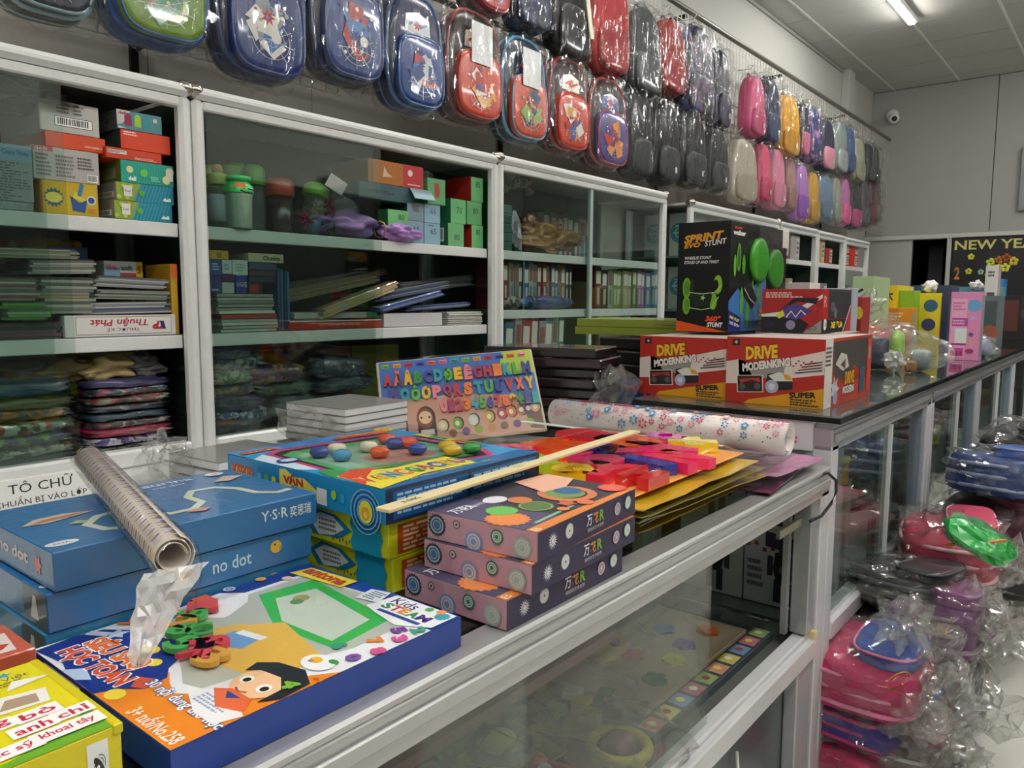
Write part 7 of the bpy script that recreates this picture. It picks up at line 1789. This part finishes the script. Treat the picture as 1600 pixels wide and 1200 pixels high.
ct = [
    (-.72, 1.22, 'c8b02c', '6a2c2c', 'yellow and dark red'), (-.86, 1.30, '4a6a2c', 'b8a82a', 'green and yellow'), (-.75, 1.02, 'a8301c', 'c86a2c', 'red and orange'), (-.9, 1.08, '1c3c50', 'b8b82c', 'teal and lime'), (-.72, .86, '8a6a78', 'b8b4a8', 'mauve and white'), (-.88, .84, 'a83a1c', '8a6a1c', 'brick and ochre'),
    (-.74, .66, '8a9a2c', 'a8482c', 'olive and rust'), (-.9, .62, '5a7a3a', '6a4a58', 'moss and plum'), (-.72, .46, '3a4a6a', 'b87a2c', 'slate and amber'), (-.88, .42, '7a2c4c', '9a9a8c', 'wine and grey'), (-.74, .25, '2c5a6a', 'c8c06a', 'petrol and straw'), (-.95, 1.55, 'c8a02c', '5a6a2c', 'gold and olive'), (-1.03, 1.25, '5a2c20', 'c8a82c', 'brown and gold'), (-1.02, .9, 'a8282c', '2c4a3c', 'scarlet and forest')]
for i, (x, y, c1, c2, nm_) in enumerate(ct):
    t = thing('toy_pack', nm_ + ' toy in a clear pack on the floor of the low counter', 'toy', (x, y, ZF), R((i * 47) % 60 - 30))
    ob('card', MB().box(-.085, -.1, 0, .085, .1, .003, .001), mat(c2, .4), t)
    if i % 3 == 0:
        mb = MB().tube([(.055 * math.cos(k * PI / 10), .055 * math.sin(k * PI / 10), .02) for k in range(20)], .011, 8, closed=True)
        ob('ring', mb, mat(c1, .3, coat=.4), t)
        ob('handle', MB().tube([(.055, 0, .02), (.13, 0, .018)], .011, 8), mat(c1, .3, coat=.4), t)
        ob('toy_ball', MB().blob((0, 0, .026), (.032, .032, .022), i, .05, 1, 3), mat(c2, .35), t)
    elif i % 3 == 1:
        for k, (a_, b2) in enumerate([(-.04, -.05), (.03, -.04), (-.03, .03), (.04, .05), (0, .0)]):
            ob('toy_block', MB().box(a_ - .02, b2 - .02, .004, a_ + .02, b2 + .02, .035, .004), mat([c1, c2, 'b8b4a8'][k % 3], .35), t)
    else:
        ob('toy_body', MB().blob((0, -.01, .03), (.05, .075, .027), i, .12, 1.5, 3, sq=.3), mat(c1, .35, coat=.4), t)
        for k in range(3):
            ob('toy_knob', MB().lathe([(.014, 0), (.016, .006), (.01, .014)], 10, (-.025 + .025 * k, .02 - .02 * k, .052)), mat([c2, 'c8c4b4', 'b83a2c'][k], .35), t)
    ob('clear_bag', MB().blob((0, 0, .034), (.1, .115, .036), i + 3, .1, 2, 3, sq=.6, smooth=False), SLEEVE, t)
tag(ob('toy_rack', MB().box(-1.0, .35, .62, -.78, 1.3, .626).box(-.79, .35, .626, -.78, 1.3, .64), mat('7a2c24', .4)), 'red plastic tray spanning the inside of the low counter', 'tray')
for i, (x, y, c1, c2, nm_) in enumerate([(-.88, .5, 'a89a2c', '3a5a3c', 'mustard'), (-.88, .74, '6a7a9a', '8a3c2c', 'bluish'), (-.88, .98, 'b86a2c', '2c3c2c', 'orange'), (-.88, 1.2, '8a3a5c', 'a8a03c', 'rose')]):
    t = thing('toy_pack', nm_ + ' toy on the red tray inside the low counter', 'toy', (x, y, .6415), R(i * 25))
    ob('toy_body', MB().blob((0, 0, .03), (.045, .075, .03), i + 9, .15, 1.6, 3, sq=.2), mat(c1, .35, coat=.5), t)
    ob('toy_knob', MB().lathe([(.02, 0), (.022, .01), (.014, .02)], 12, (0, .02, .05)), mat(c2, .35), t)
    ob('clear_bag', MB().blob((0, 0, .036), (.065, .095, .04), i + 3, .14, 2, 3, smooth=False), SLEEVE, t)
# toys inside the tall counter units
ht = [(2.32, 'c88a2c', 'c8c02c', 'amber carton', .86), (2.5, '2c4a8a', 'b86a3c', 'blue and orange blocks', .84), (2.3, 'b8241c', '2c8a4c', 'red and green blocks', .62), (2.45, '8a2c34', '5a2028', 'dark red pack', .62), (2.62, '4a8a3c', 'c83a2c', 'green and red blocks', .72), (2.85, '7a6a2c', '5a4a34', 'brown bear-like pack', .7), (3.02, '6a7a98', 'c8ccd4', 'pale blue wrapped pack', .84),
      (3.5, 'b83a3c', 'c8a0a0', 'red and pink pack', .84), (3.7, 'c8b83c', 'b8a82c', 'straw yellow basket', .78), (3.55, '7a8a2c', '9a4a2c', 'olive and brown pack', .66), (4.0, 'c8306c', 'd85a8c', 'pink pouch', .8), (4.6, 'a8502c', 'c88a3c', 'orange carton', .78), (4.9, 'c86a70', 'a84a50', 'rosy carton', .66), (5.2, '8a5a3c', 'b88a4c', 'brown carton', .8), (5.5, '5a2c3c', '8a3c4c', 'maroon pack', .7), (6.1, 'c8b82c', '9a8a2c', 'yellow ball pack', .8), (6.6, '8a3c2c', '5a6a7c', 'mixed pack', .75)]
for u, (a, b_) in enumerate([(2.04, 3.245), (3.255, 4.37), (4.38, 5.7), (5.71, 7.4)]):
    for z in (.6, .78):
        pass
for i, (y, c1, c2, nm_, z) in enumerate(ht):
    t = thing('toy_pack', nm_ + ' inside the tall glass counter', 'toy', (-.72, y, .4325 if z < .7 else z - .1), R((i * 31) % 40 - 20))
    if t.location.z > .44:
        ob('display_block', MB().box(-.05, -.07, -(t.location.z - .4325), .05, .07, -.001, .002), mat('9a9c98', .5), t)
    if 'carton' in nm_ or 'basket' in nm_:
        ob('box_body', MB().box(-.06, -.075, 0, .06, .075, .085, .004), mat(c1, .4), t)
        ob('lid', MB().box(-.062, -.077, .066, .062, .077, .087, .003), mat(c2, .4), t)
    else:
        g = random.Random(i)
        for k in range(9):
            x_, y_, z_ = g.uniform(-.04, .04), g.uniform(-.06, .06), g.choice((0, .03, .06))
            ob('toy_block', MB().box(x_ - .017, y_ - .017, z_, x_ + .017, y_ + .017, z_ + .029, .004), mat(g.choice([c1, c2, c1, 'c8b43a', '2c7aa0']), .35, coat=.3), t)
    ob('clear_bag', MB().blob((0, 0, .05), (.075, .095, .055), i + 3, .12, 2, 3, smooth=False), SLEEVE, t)
